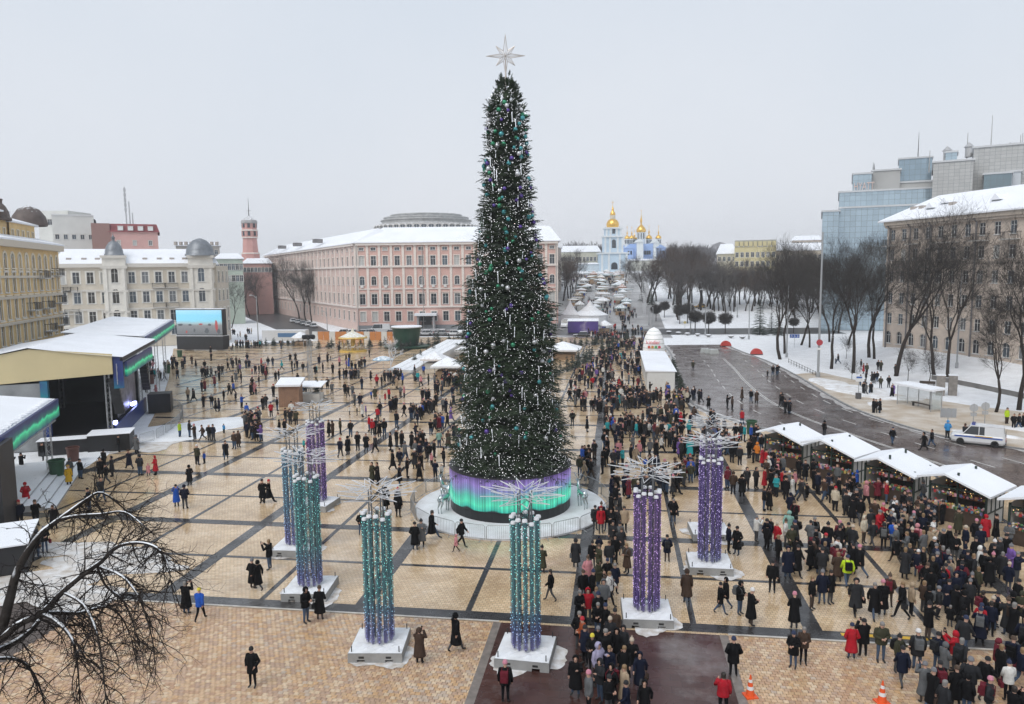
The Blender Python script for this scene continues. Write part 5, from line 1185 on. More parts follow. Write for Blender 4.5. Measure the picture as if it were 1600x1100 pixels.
# ---------------------------------------------------------------- stage and its wings
def print_mat(name, stops, axis, lo, hi, nscale=.6, namp=.5, emit=.0, rough=.4):
    """flat print: a colour sequence along one axis, broken up by noise"""
    m = bpy.data.materials.new(name); m.use_nodes = True; n = m.node_tree.nodes; L = m.node_tree.links; p = n['Principled BSDF']
    t = n.new('ShaderNodeTexCoord'); s = n.new('ShaderNodeSeparateXYZ'); L.new(t.outputs['Object'], s.inputs[0])
    nz = n.new('ShaderNodeTexNoise'); nz.inputs['Scale'].default_value = nscale; nz.inputs['Detail'].default_value = 4; L.new(t.outputs['Object'], nz.inputs['Vector'])
    mr = n.new('ShaderNodeMapRange'); mr.clamp = False; mr.inputs[1].default_value = lo; mr.inputs[2].default_value = hi; L.new(s.outputs[axis], mr.inputs[0])
    md = n.new('ShaderNodeMath'); md.operation = 'MULTIPLY_ADD'; md.inputs[1].default_value = namp; L.new(nz.outputs[0], md.inputs[0])
    sb = n.new('ShaderNodeMath'); sb.operation = 'SUBTRACT'; sb.inputs[1].default_value = namp/2; L.new(mr.outputs[0], sb.inputs[0]); L.new(sb.outputs[0], md.inputs[2])
    r = n.new('ShaderNodeValToRGB'); e = r.color_ramp.elements
    e[0].position, e[0].color = stops[0][0], (*stops[0][1], 1); e[1].position, e[1].color = stops[-1][0], (*stops[-1][1], 1)
    for ps, c in stops[1:-1]: x = e.new(ps); x.color = (*c, 1)
    L.new(md.outputs[0], r.inputs[0]); L.new(r.outputs[0], p.inputs['Base Color']); p.inputs['Roughness'].default_value = rough
    if emit: m.cycles.emission_sampling = 'NONE'; L.new(r.outputs[0], p.inputs['Emission Color']); p.inputs['Emission Strength'].default_value = emit
    _M[name] = m; return m
def truss_leg(q, x, y, z0, z1, s=.2, r=.03, step=.5):
    for a, b_ in ((-s, -s), (s, -s), (s, s), (-s, s)): q.bar((x+a, y+b_, z0), (x+a, y+b_, z1), r, n=5)
    z = z0; k = 0
    while z < z1-step:
        for (a, b_), (c, d) in (((-s, -s), (s, -s)), ((s, -s), (s, s)), ((s, s), (-s, s)), ((-s, s), (-s, -s))):
            p0, p1 = ((x+a, y+b_, z), (x+c, y+d, z+step)) if k % 2 else ((x+c, y+d, z), (x+a, y+b_, z+step)); q.bar(p0, p1, r*.5, n=3, cap=False)
        z += step; k += 1
def truss_beam(q, a, b_, s=.2, r=.03, step=.55):
    a, b_ = Vector(a), Vector(b_); d = (b_-a); L_ = d.length; d.normalize(); u = Vector((0, 0, 1)); w = d.cross(u).normalized(); n = int(L_/step)
    C4 = [u*s+w*s, u*s-w*s, -u*s-w*s, -u*s+w*s]
    for c in C4: q.bar(a+c, b_+c, r, n=5)
    for i in range(n):
        p, p2 = a+d*L_*i/n, a+d*L_*(i+1)/n
        for j in range(4): q.bar(p+C4[j], p2+C4[(j+1) % 4], r*.5, n=3, cap=False)
ALU = mat('aluminium_truss', (.50, .51, .52), .35, metal=.7); FAB = mat('grey_tarpaulin', (.22, .23, .235), .35, var=.25, scale=.7, bump=.3); TAN = mat('tan_tarpaulin', (.56, .47, .27), .55, var=.05, scale=.4)
BLACKB = mat('stage_black', (.012, .012, .014), .5, var=.3, scale=1); DARKI = mat('stage_interior', (.045, .05, .055), .35, var=.4, scale=.4)
BGREEN = print_mat('blue_green_print', [(0, (.01, .03, .14)), (.45, (.02, .05, .22)), (.62, (.01, .22, .26)), (1, (.03, .05, .20))], 2, 0, 7, .5, .9)
LEDG = print_mat('led_strip_print', [(0, (.01, .03, .12)), (.25, (.02, .40, .20)), (.42, (.06, .75, .38)), (.56, (.01, .14, .12)), (.8, (.01, .02, .10)), (1, (.01, .02, .09))], 2, 0, 1.5, .8, .45, emit=.22)
S0 = Vector((-51.4, 66.6, 0)); SRZ = math.atan2(.9, -.44)         # local +x runs along the stage front, away from the camera; +y is the depth of the stage
stg = thing('stage', 'open air concert stage with tan gable and snowy roof at the left', 'stage', S0, SRZ)
SL, SW = 21.0, 12.5                                               # local x 0..SL, depth y 0..SW
def sbox(name, x0, x1, y0, y1, z0, z1, m): return MB().box(x0, x1, y0, y1, z0, z1).build(name, m, stg)
q = MB().add([(-.4,-1.2,7.3),(-.4,SW,6.6),(-.4,SW,8.9),(-.4,SW*.48,10.1),(-.4,-1.2,9.3),(-.15,-1.2,7.3),(-.15,SW,6.6),(-.15,SW,8.9),(-.15,SW*.48,10.1),(-.15,-1.2,9.3)], [(0,4,3,2,1),(5,6,7,8,9),(0,1,6,5)]); q.build('gable_cover', TAN, stg)
n = 12; rf = MB()
for i in range(n):
    x0, x1 = -.6+(SL+1.2)*i/n, -.6+(SL+1.2)*(i+1)/n; sg = lambda x: -.10*math.sin(PI*((x+.6)/(SL+1.2)*4 % 1))
    for (ya, za), (yb, zb) in (((-2.2, 9.0), (SW*.48, 10.25)), ((SW*.48, 10.25), (SW+.4, 9.0))):
        ym, zm = (ya+yb)/2, (za+zb)/2-.08
        rf.add([(x0,ya,za),(x1,ya,za),(x1,ym,zm+sg(x1)),(x0,ym,zm+sg(x0)),(x0,yb,zb),(x1,yb,zb)], [(1,0,3,2),(2,3,4,5)])
rf.build('roof', SNOWR, stg, smooth=True)
sbox('roof_beam', -.3, SL, -2.15, -1.9, 8.6, 8.95, BLACKB)
sbox('side_screen', -.3, -.15, 5.2, SW, 0, 6.7, FAB); sbox('printed_pillar', -.45, .1, 4.6, 5.25, 0, 6.9, BGREEN)
sbox('back_wall', 0, SL, SW-.5, SW-.3, 0, 8.8, DARKI); sbox('far_wall', SL-.3, SL, 0, SW-.5, 0, 8.8, DARKI); sbox('deck', .1, SL-.3, .2, SW-.5, 0, 1.3, BLACKB)
sbox('ceiling', 0, SL-.3, -1, SW-.5, 8.3, 8.4, DARKI)
MARB = print_mat('mesh_banner_print', [(0, (.16, .15, .18)), (.35, (.28, .27, .31)), (.5, (.13, .13, .15)), (.7, (.30, .28, .33)), (1, (.18, .17, .2))], 0, 0, 20, .5, 1.6)
sbox('mesh_banner', 6.5, 17.5, -.15, -.05, 1.7, 7.0, MARB)
sbox('front_print', 1.2, 20, -.9, -.7, 0, 1.75, BGREEN)
MB().box(0, 16.5, -.12, .12, 0, 1.5).build('lit_fascia', LEDG, stg, (.2, -2.3, 6.9))
sbox('corner_banner', -.2, .25, -2.1, -1.2, 5.8, 9.0, BGREEN)
q = MB()
for x, y in ((.8, -.4), (18, -.6), (18, 8)): truss_leg(q, x, y, 0, 8.6)
truss_beam(q, (-.2, -1.6, 8.0), (-.2, -1.6+.01, 6.6), .35, .04); truss_beam(q, (.5, -1.8, 8.6), (SL, -1.8, 8.6)); q.build('truss', ALU, stg)
sp_ = MB()
for i in range(9): sp_.cbox((.2+.04*i*i*.25, -1.1-.035*i, 6.6-i*.42), .5, .85, .40)
sp_.build('line_array', BLACKB, stg)
sp2 = MB()
for i in range(9): sp2.cbox((17.6, -1.1-.035*i, 6.6-i*.42), .5, .85, .40)
sp2.build('line_array', BLACKB, stg)
LAMPB = mat('stage_lamp_lit', (.3, .35, .9), .3, emit=(.45, .5, 1.0), estr=9)
for x, z_ in ((2.6, 2.0), (12.5, 2.3), (14.0, 2.2)):
    MB().lathe([(.02, .0), (.2, 0), (.22, -.3), (.12, -.38)], 10).build('stage_lamp', LAMPB, stg, (x, -.55, z_))
sub = MB().box(-3.2, -.5, -2.8, .9, 0, 1.7).box(-2.8, -1.2, .9, 5.2, 0, 1.4); sub.slot(1).box(-3.3, -.4, -2.9, 1.0, 1.7, 1.76).box(-2.9, -1.1, 1.0, 5.3, 1.4, 1.45)
sub.build('loudspeaker_plinth', [BLACKB, SNOWR], stg)
MB().box(17.6, 19.8, -4.0, -1.4, 0, 2.4).build('loudspeaker_stack', BLACKB, stg)
def wing(label, a, b_, zf_, zb_, depth, legs, name='stage_wing'):
    a, b_ = Vector((*a, 0)), Vector((*b_, 0)); rz = math.atan2(b_.y-a.y, b_.x-a.x); L_ = (b_-a).length
    o = thing(name, label, 'canopy', a, rz)
    n = 10; rf = MB()
    for i in range(n):
        x0, x1 = L_*i/n, L_*(i+1)/n; rf.add([(x0,0,zf_),(x1,0,zf_),(x1,depth,zb_),(x0,depth,zb_),(x0,0,zf_-.12),(x1,0,zf_-.12),(x1,depth,zb_-.12),(x0,depth,zb_-.12)], [(0,1,2,3),(7,6,5,4),(0,4,5,1)])
    rf.build('roof', SNOWR, o)
    MB().box(0, L_, -.25, -.05, 0, 1.5).build('lit_fascia', LEDG, o, (0, 0, zf_-1.5))
    q = MB(); truss_beam(q, (0, .35, zf_-.2), (L_, .35, zf_-.2)); truss_beam(q, (0, .2, zf_-1.75), (L_, .2, zf_-1.75), .14)
    for x, y in legs: truss_leg(q, x, y, 0, zf_-.3)
    q.build('truss', ALU, o)
    sn = MB(); r_ = random.Random(3)
    for i in range(int(L_/.8)): sn.cbox((i*.8+.4, .35, zf_+.07), .5, .5, .12, r_.random())
    sn.build('snow_lumps', SNOWR, o); return o
w1_ = wing('stage wing canopy with glowing green fascia at the left edge of the picture', (-40.2, 41.5), (-48.5, 57.0), 6.5, 7.4, 6.5, ((1.2, .4), (16, .4), (16, 6)))
MB().box(.5, 17, 6.0, 6.2, 0, 7.0).build('back_sheet', FAB, w1_); MB().box(-.8, 2.4, -.6, .9, 0, 6.2).build('black_tower', BLACKB, w1_)
w2_ = wing('stage wing canopy with green fascia running back behind the stage', (-60.5, 87.0), (-78.5, 121), 9.3, 10.2, 9.5, ((4, .4), (15, .4), (26, .4), (15, 8)))
MB().box(0, 38, 8.6, 8.8, 0, 8).build('back_sheet', FAB, w2_)
# apron snow, steps, boxes
mound('snow_apron', -47.5, 74.5, 7.2, 5.2, .12, 91, SNOW, .9)
mound('snow_apron', -50, 62, 5.2, 2.0, .12, 92, SNOW, 2.0)
st2 = thing('stage_steps', 'broad snowy steps beside the left stage wing', 'steps', (-44.0, 52.6, 0), math.atan2(.86, -.5))
for i in range(4): MB().box(-6, 8, i*.7, 6.5, i*.16, (i+1)*.16).build('step', mat('step_snow', (.30, .30, .30), .6, snow=.62), st2)
bx_ = thing('black_podium', 'black podium box with snowy top at the lower left edge', 'podium', (-35.6, 37.2, 0), .6)
MB().box(-3.5, 1.2, -1.5, 3.2, 0, 1.7).build('body', BLACKB, bx_); MB().box(-3.6, 1.3, -1.6, 3.3, 1.7, 1.78).build('snow_top', SNOWR, bx_)
def ring_barriers(pts, lab, grp):
    L_ = smooth_line(pts, 8); acc = 0; last = L_[0]; out = [L_[0]]
    for p in L_[1:]:
        if math.hypot(p[0]-last[0], p[1]-last[1]) >= 2.12: out.append(p); last = p
    for i, (a, b_) in enumerate(zip(out, out[1:])): barrier((a[0]+b_[0])/2, (a[1]+b_[1])/2, math.atan2(b_[1]-a[1], b_[0]-a[0]), lab, grp)
ring_barriers([gg(100, 708), gg(150, 706), gg(195, 700), gg(238, 690), gg(268, 672), gg(285, 655), gg(283, 642), gg(262, 630), gg(245, 622)], 'steel crowd barrier in the curved line in front of the stage', 'stage front barriers')
BIN = {}
def bin_(px, py, col, lab, s=1.0, xy=None):
    g = G(px, py) if xy is None else Vector((*xy, 0)); m = mat('bin_'+col, {'green': (.02, .075, .035), 'brown': (.11, .045, .035)}[col], .5, var=.15)
    o = thing('litter_bin', lab, 'bin', (g.x, g.y, .01), RND.random(), 'litter bins'); o.scale = (s, s, s)
    MB().lathe([(.01, .02), (.34, .02), (.40, 1.0), (.43, 1.03), (.43, 1.1), (.36, 1.1), (.33, .3), (.01, .3)], 14).build('drum', m, o)
    MB().lathe([(.42, .98), (.45, 1.0), (.45, 1.06), (.42, 1.08)], 14).build('rim', m, o)
    MB().lathe([(.01, .95), (.34, .93)], 12).build('liner', BLK, o)
for a in ((90, 748, 'green', 'green litter bin near the snowy steps', 1.5), (115, 722, 'brown', 'brown litter bin behind the green one near the steps', 1.3), (262, 583, 'green', 'green litter bin at the back right of the stage', 1.3), (281, 558, 'green', 'green litter bin in front of the video screen', 1.3), (236, 600, 'brown', 'brown litter bin right of the stage', 1.3), (1174, 678, 'green', 'green litter bin beside the first market stall', 1.3)): bin_(*a)
# video screen on its truck
vs_ = thing('video_screen', 'large outdoor video screen showing a street scene on a dark trailer', 'screen', (-94.2, 155.6, 0), -.02)
VID = print_mat('video_picture', [(0, (.12, .13, .14)), (.38, (.20, .21, .22)), (.46, (.30, .42, .46)), (.56, (.22, .55, .70)), (.8, (.22, .56, .76)), (1, (.35, .62, .78))], 2, 0, 5.6, .25, .16, emit=.3)
MB().box(-5.6, 5.6, -.15, 0, 0, 5.6).build('picture', VID, vs_, (0, -.3, 3.7))
REDV = mat('video_red', (.30, .06, .06), .5, emit=(.30, .05, .05), estr=.4)
_rv = random.Random(4); DKV = mat('video_dark', (.06, .07, .08), .5, emit=(.06, .07, .08), estr=.5)
for i_, (x, z_, w_, h_, m_) in enumerate(((4.3, 4.2, .8, 3.0, REDV), (.4, 5.9, 1.2, .4, REDV), (-3.2, 4.0, .5, .7, REDV), (-1.2, 4.2, .5, 1.0, DKV), (1.9, 4.0, 1.3, 1.2, DKV), (-4.6, 5.6, 1.4, .7, DKV), (-2.2, 5.7, 1.0, .5, DKV), (2.6, 5.7, .9, .6, DKV), (4.8, 3.9, .9, 1.2, DKV))):
    n_ = 9; MB().add([(x+w_/2*math.cos(2*PI*k/n_)*_rv.uniform(.7, 1.1), -.452-.003*i_, z_+h_/2+h_/2*math.sin(2*PI*k/n_)*_rv.uniform(.7, 1.1)) for k in range(n_)], [tuple(range(n_))]).build('picture_patch', m_, vs_)
MB().box(-5.8, 5.8, -.28, 1.2, 3.5, 9.5).build('cabinet', BLACKB, vs_); MB().box(-5.7, 5.7, -.6, 2.2, .3, 3.4).build('trailer', BLACKB, vs_); MB().box(-5.8, 5.8, -.7, 2.3, 3.4, 3.5).build('snow_ledge', SNOWR, vs_)
MB().box(-5.9, 5.9, -.3, 1.3, 9.5, 9.62).build('snow_cap', SNOWR, vs_)

# ---------------------------------------------------------------- market stalls
DKG = mat('dark_green_frame', (.018, .035, .028), .5); PANEL = mat('white_panel', (.60, .60, .58), .6, var=.05); WOODD = mat('dark_wood', (.05, .032, .022), .7, var=.2)
BULB = mat('warm_bulb', (.9, .7, .4), .4, emit=(1.0, .62, .25), estr=2.0)
GC = [(.45, .04, .04), (.55, .42, .12), (.08, .20, .08), (.62, .58, .52), (.12, .10, .22), (.40, .18, .10), (.58, .30, .35), (.10, .22, .30)]
GM = [mat('goods_%d' % i, c, .5, var=.2, scale=8) for i, c in enumerate(GC)]
# local frame: x along the row, -y to the customers
st_w, st_d = 3.5, 2.7; hw = st_w/2
rf = MB(); ov = .45; zE, zR = 2.5, 3.2; y0, y1 = -st_d/2-.85, st_d/2+.6
for xa, xb, za_, zb_ in ((-hw-ov, -.5, zE+.2, zR), (-.5, hw+ov, zR, zE-.25)):
    rf.slot(0).add([(xa,y0,za_+.14),(xb,y0,zb_+.14),(xb,y1,zb_+.14),(xa,y1,za_+.14)], [(0,1,2,3)])
    rf.slot(1).add([(xa,y0,za_),(xb,y0,zb_),(xb,y1,zb_),(xa,y1,za_),(xa,y0,za_+.14),(xb,y0,zb_+.14),(xb,y1,zb_+.14),(xa,y1,za_+.14)], [(3,2,1,0)]); rf.slot(0).add([(xa,y0,za_),(xb,y0,zb_),(xb,y0,zb_+.14),(xa,y0,za_+.14),(xa,y1,za_),(xb,y1,zb_),(xb,y1,zb_+.14),(xa,y1,za_+.14)], [(0,1,2,3),(5,4,7,6)])
rf.add([(hw+ov,y0,zE-.25),(hw+ov,y1,zE-.25),(hw+ov,y1,zE-.11),(hw+ov,y0,zE-.11)], [(0,1,2,3)]); rf.add([(-hw-ov,y1,zE+.2),(-hw-ov,y0,zE+.2),(-hw-ov,y0,zE+.34),(-hw-ov,y1,zE+.34)], [(0,1,2,3)])
S_ROOF = rf.mesh('roof', [SNOWR, WOODD])
S_FRAME = MB()
for x in (-hw, 0, hw):
    for y in (-st_d/2, st_d/2): S_FRAME.box(x-.06, x+.06, y-.06, y+.06, 0, zE+(.9 if x == 0 else .0))
for y in (-st_d/2, st_d/2): S_FRAME.box(-hw, hw, y-.05, y+.05, 2.2, 2.32)
for x in (-hw-.08, hw+.02): S_FRAME.box(x, x+.06, -st_d/2, st_d/2, .95, 1.03).box(x, x+.06, -st_d/2, st_d/2, 2.1, 2.2).box(x, x+.06, -.04, .04, 0, 2.2).box(x, x+.06, -st_d/4-.03, -st_d/4+.03, 1.0, 2.1).box(x, x+.06, st_d/4-.03, st_d/4+.03, 1.0, 2.1)
S_FRAME = S_FRAME.mesh('frame', DKG)
S_SIDE = MB().box(-.03, .03, -st_d/2+.06, st_d/2-.06, 0, 2.45).mesh('side_panel', PANEL); S_BACK = MB().box(-hw+.06, hw-.06, -.03, .03, 0, 2.5).mesh('back_panel', WOODD)
S_CNT = MB().box(-hw+.1, hw-.1, -.35, .35, .85, .93).box(-hw+.1, hw-.1, -.32, -.27, 0, .85).mesh('counter', WOODD)
def goods_mesh(seed, warm):
    R = random.Random(seed); q = MB()
    for y, z0_, n in ((-st_d/2-.1, .93, 70), (-st_d/2+.25, .98, 60), (st_d/2-.4, 1.15, 70), (st_d/2-.35, 1.55, 70), (st_d/2-.3, 1.95, 60), (-st_d/2+.05, 1.75, 46)):
        for i in range(n):
            x = R.uniform(-hw+.15, hw-.15); s = R.uniform(.04, .12); q.slot(R.randrange(8))
            if R.random() < .5: q.octa((x, y+R.uniform(-.2, .2), z0_+s+R.uniform(0, .12)), s)
            else: q.cbox((x, y+R.uniform(-.2, .2), z0_+s), s*1.5, s*1.2, s*2, R.random())
    for z_ in (1.12, 1.52, 1.92): q.slot(5).box(-hw+.1, hw-.1, st_d/2-.6, st_d/2-.1, z_-.03, z_)
    return q.mesh('goods', GM)
bl_ = MB()
_rb = random.Random(6)
for i in range(13): bl_.octa((_rb.uniform(-hw+.2, hw-.2), -st_d/2-_rb.uniform(-.6, .3), _rb.uniform(1.9, 2.25)), _rb.uniform(.02, .035))
for i in range(9): bl_.octa((-hw+.3+i*.36, .4, 2.25), .035)
S_BULB = bl_.mesh('bulbs', BULB)
SDIR = Vector((.726, -.688)); SRZ_ = math.atan2(SDIR.y, SDIR.x)
stall_c = [(15.2, 66.4), (18.0, 61.9), (20.7, 57.2), (23.5, 52.6), (26.3, 48.0)]
S_LAB = ['market stall with snowy roof farthest along the row, nearest the road bend', 'market stall second from the road bend, white side panels', 'market stall in the middle of the row crowded with customers', 'market stall with warm lights and trinkets at the near end of the row', 'market stall roof cut off by the right edge of the picture']
for i, (x, y) in enumerate(stall_c):
    o = thing('market_stall', S_LAB[i], 'stall', (x, y, .012), SRZ_+(.03, -.02, .025, -.03, 0)[i], 'christmas market stalls')
    r_ = link('roof', S_ROOF, o, (0, 0, (0, .1, -.06, .05, 0)[i])); r_.scale = ((1, 1.05, .98, 1.04, 1)[i], (1, .97, 1.05, 1, 1)[i], 1); link('frame', S_FRAME, o); link('side_panel', S_SIDE, o, (-hw, 0, 0)); link('side_panel', S_SIDE, o, (hw, 0, 0)); link('back_panel', S_BACK, o, (0, st_d/2, 0)); link('counter', S_CNT, o, (0, -st_d/2, 0))
    tag(link('goods', goods_mesh(50+i, 1), o), kind='stuff'); link('bulbs', S_BULB, o)
# long white booth and the white egg pavilion
lb = thing('market_booth', 'long white roofed booth row beside the road near the egg pavilion', 'stall', (6.1, 105.5, .01), 0)
for i in range(4):
    y = i*6.7; MB().add([(-2.2,y,2.75),(2.2,y,2.75),(2.2,y+6.6,2.75),(-2.2,y+6.6,2.75),(-2.2,y,2.95),(2.2,y,2.85),(2.2,y+6.6,2.85),(-2.2,y+6.6,2.95)], [(4,5,6,7),(0,1,5,4),(1,2,6,5),(2,3,7,6),(3,0,4,7),(3,2,1,0)]).build('roof_section', SNOWR, lb)
    MB().box(-1.9, 1.9, y+.3, y+6.3, 0, 1.0).build('counter_wall', PANEL, lb); MB().box(-1.85, 1.85, y+.35, y+6.2, 1.0, 2.75).build('interior', WOODD, lb)
    for x in (-1.9, 1.9):
        for yy in (.3, 3.3, 6.3): MB().box(x-.07, x+.07, y+yy-.07, y+yy+.07, 0, 2.75).build('post', PANEL, lb)
MB().box(-1.9, 1.9, .1, .28, 0, 2.75).build('end_panel', PANEL, lb)
eg = thing('egg_pavilion', 'giant white egg shaped pavilion with red lettering by the crowd', 'pavilion', (6.6, 138, 0), 0)
EH, ER = 6.7, 2.0; prof = [(ER*math.sqrt(max(0, 1-((t-.36)/.64)**2)) if t > .36 else ER*math.sqrt(max(.0, 1-((.36-t)/.62)**2)), EH*t) for t in [i/16 for i in range(17)]]; prof[-1] = (.02, EH)
MB().lathe(prof, 28).build('shell', mat('egg_white', (.78, .78, .78), .35, emit=(1, 1, 1), estr=.12), eg, smooth=True)
for t in (.2, .32, .44, .56, .68, .8, .9):
    r_ = np.interp(t, [i/16 for i in range(17)], [p[0] for p in prof])+.03; MB().lathe([(r_, EH*t-.035), (r_+.02, EH*t), (r_, EH*t+.035)], 28).build('rib', mat('egg_rib', (.25, .33, .25), .5), eg)
KR = mat('sign_red', (.62, .03, .07), .4)
q = link('lettering', text_mesh('kinder', 1.0, KR, .05), eg, (-1.5, -2.12, 3.75)); q.rotation_euler = (PI/2, 0, .0)
for i, c in enumerate(((.6, .08, .05), (.6, .3, .05), (.1, .4, .15), (.6, .05, .1))): MB().lathe([(.01, .0), (.26, 0), (.26, .05)], 12).build('emblem', mat('emblem_%d' % i, c, .5), eg, (-.95+i*.62, -2.12, 3.2)).rotation_euler = (PI/2, 0, 0)
# kiosk, light mast, green cup, carousel ... at the back of the square
def place(px, py): g = G(px, py); return (g.x, g.y, g.z+.01)
WOODK = mat('brown_board', (.24, .14, .09), .7, var=.15, scale=1.5)
k1 = thing('wooden_kiosk', 'small brown wooden kiosk with snowy roof on the left of the square', 'kiosk', place(455, 634), .18)
for i in range(9): MB().box(-1.3+i*.29, -1.3+i*.29+.275, -1.0, -.96, 0, 2.7).build('board', WOODK, k1)
MB().box(-1.3, 1.3, -.95, 1.0, 0, 2.7).build('walls', WOODK, k1); MB().add([(-1.6,-1.3,2.7),(1.6,-1.3,2.7),(1.6,1.4,3.3),(-1.6,1.4,3.3),(-1.6,-1.3,2.95),(1.6,-1.3,2.95),(1.6,1.4,3.55),(-1.6,1.4,3.55)], [(4,5,6,7),(0,1,5,4),(1,2,6,5),(2,3,7,6),(3,0,4,7),(3,2,1,0)]).build('roof', SNOWR, k1)
k2 = thing('side_booth', 'low white booth attached beside the brown kiosk', 'kiosk', place(486, 627), .1)
MB().box(-1.5, 1.5, -1, 1, 0, 1.1).build('counter', PANEL, k2); MB().add([(-1.9,-1.4,2.1),(1.9,-1.4,2.1),(1.9,1.4,2.5),(-1.9,1.4,2.5),(-1.9,-1.4,2.2),(1.9,-1.4,2.2),(1.9,1.4,2.6),(-1.9,1.4,2.6)], [(4,5,6,7),(0,1,5,4),(1,2,6,5),(2,3,7,6),(3,0,4,7),(3,2,1,0)]).build('roof', SNOWR, k2)
for x in (-1.6, 1.6): MB().bar((x, -1.1, 0), (x, -1.1, 2.15), .04).build('post', ALU, k2)
put_spruce(*place(497, 625)[:2], 1, 1.2, 'fir beside the brown wooden kiosk', 'firs at the kiosk', 'fir', 'small_fir')
lm = thing('light_mast', 'tall truss mast with spotlights standing on the left of the square', 'mast', place(486, 618), 0)
q = MB(); truss_leg(q, 0, 0, 0, 8.3, .22, .035); q.build('truss', ALU, lm); q = MB()
for a in range(5): t = a*1.25; q.lathe([(.02, 0), (.3, 0), (.36, -.45), (.18, -.6)], 9, (.6*math.cos(t), .6*math.sin(t), 8.6))
q.box(-.7, .7, -.7, .7, 8.3, 8.4); q.build('spotlights', BLACKB, lm)
cp = thing('cup_pavilion', 'giant dark green cup pavilion with white rim at the back of the square', 'pavilion', place(636, 543), 0)
CUPG = mat('cup_green', (.012, .06, .038), .4, var=.15)
MB().lathe([(2.4, .5), (2.75, 1.5), (3.1, 3.2), (3.35, 4.6), (3.5, 4.7)], 30).build('cup', CUPG, cp, smooth=True); MB().lathe([(3.5, 4.7), (3.58, 4.9), (3.4, 5.0), (.1, 5.05)], 30).build('rim_snow', SNOWR, cp)
MB().lathe([(5.0, 0), (5.4, .45), (4.6, .55), (2.3, .5)], 30).build('saucer', CUPG, cp); MB().box(-.9, .9, -2.6, -2.4, .5, 2.3).build('doorway', BLACKB, cp)
ca = thing('carousel', 'small golden carousel at the back of the square', 'carousel', place(552, 549), 0)
GLD = mat('carousel_gold', (.62, .42, .10), .5, var=.2, scale=2)
MB().lathe([(3.0, 3.3), (3.2, 3.0), (3.1, 2.9)], 20).build('rim', GLD, ca); MB().lathe([(3.15, 3.1), (1.5, 3.9), (.4, 4.4), (.05, 5.2)], 20).build('roof', mat('carousel_roof', (.65, .62, .50), .6, snow=.4), ca); MB().lathe([(3.0, 0), (3.0, .35), (.1, .4)], 20).build('deck', GLD, ca); MB().bar((0, 0, .3), (0, 0, 4), .5, n=10).build('centre_drum', GLD, ca)
for i in range(10):
    a = 2*PI*i/10; MB().bar((2.4*math.cos(a), 2.4*math.sin(a), .3), (2.4*math.cos(a), 2.4*math.sin(a), 3.2), .05).build('pole', GLD, ca)
    h = MB().tube([(-.45, 0, 1.1), (0, 0, 1.15), (.4, 0, 1.2)], [.18, .2, .17], 6).tube([(.35, 0, 1.25), (.55, 0, 1.65), (.8, 0, 1.6)], [.13, .1, .05], 5)
    for x in (-.35, .35): h.bar((x, .1, 1.1), (x, .12, .6), .05).bar((x, -.1, 1.1), (x, -.12, .6), .05)
    h.build('wooden_horse', mat('horse_cream', (.55, .5, .42), .5), ca, (2.4*math.cos(a), 2.4*math.sin(a), 0), a+PI/2)
fn = thing('orange_hoarding', 'orange and white hoarding behind the carousel', 'fence', (0, 0, 0))
for i in range(14):
    a, b_ = gg(488+i*9.0, 531+ i*.05), gg(496.5+i*9.0, 531+i*.05); MB().add([(*a, 0), (*b_, 0), (*b_, 2.2), (*a, 2.2), (a[0], a[1]+.1, 0), (b_[0], b_[1]+.1, 0), (b_[0], b_[1]+.1, 2.2), (a[0], a[1]+.1, 2.2)], [(0,1,2,3),(5,4,7,6),(3,2,6,7)]).build('panel', mat(('hoarding_orange', 'hoarding_white')[i % 3 == 0], ((.5, .2, .06), (.6, .6, .58))[i % 3 == 0], .6, snow=.5), fn)
wt = thing('wire_light_tree', 'bare tree of white painted wire left of the decorated tree', 'decoration', place(611, 588), 0)
q = MB(); R = random.Random(8)
def wrec(p, d, l, r, lv):
    e = p+d*l; q.bar(p, e, r, r*.7, 4, False)
    if lv < 5:
        for k in range(3): wrec(e if k else p.lerp(e, .7), (d+Vector((R.gauss(0, .55), R.gauss(0, .55), R.gauss(.0, .35)))).normalized(), l*.66, r*.7, lv+1)
wrec(Vector((0, 0, 0)), Vector((0, 0, 1)), 2.6, .11, 0); q.build('branches', RODW, wt)
um = thing('parasol', 'pale blue snowy parasol left of the decorated tree', 'parasol', place(599, 583), 0)
MB().lathe([(1.9, 2.3), (1.85, 2.4), (.9, 2.8), (.03, 3.0)], 8).build('canopy', mat('parasol_blue', (.22, .36, .46), .6, snow=.45), um); MB().bar((0, 0, 0), (0, 0, 2.8), .04).build('pole', ALU, um)
rp_ = thing('snow_slide', 'sloping white slide ramp left of the decorated tree', 'ramp', (0, 0, 0))
a, b_ = Vector((*gg(640, 582), 0)), Vector((*gg(728, 551), 0)); d_ = (b_-a).normalized(); n_ = Vector((-d_.y, d_.x, 0))
for k in range(3):
    o_ = n_*(k*1.6-.5); MB().add([a+o_, b_+o_, b_+o_+n_*1.5, a+o_+n_*1.5, a+o_+Vector((0, 0, .4)), b_+o_+Vector((0, 0, 2.8)), b_+o_+n_*1.5+Vector((0, 0, 2.8)), a+o_+n_*1.5+Vector((0, 0, .4))], [(4,5,6,7),(0,1,5,4),(1,2,6,5),(2,3,7,6),(3,0,4,7)]).build('lane', mat('slide_white', (.68, .69, .7), .6, var=.1, snow=.4), rp_)
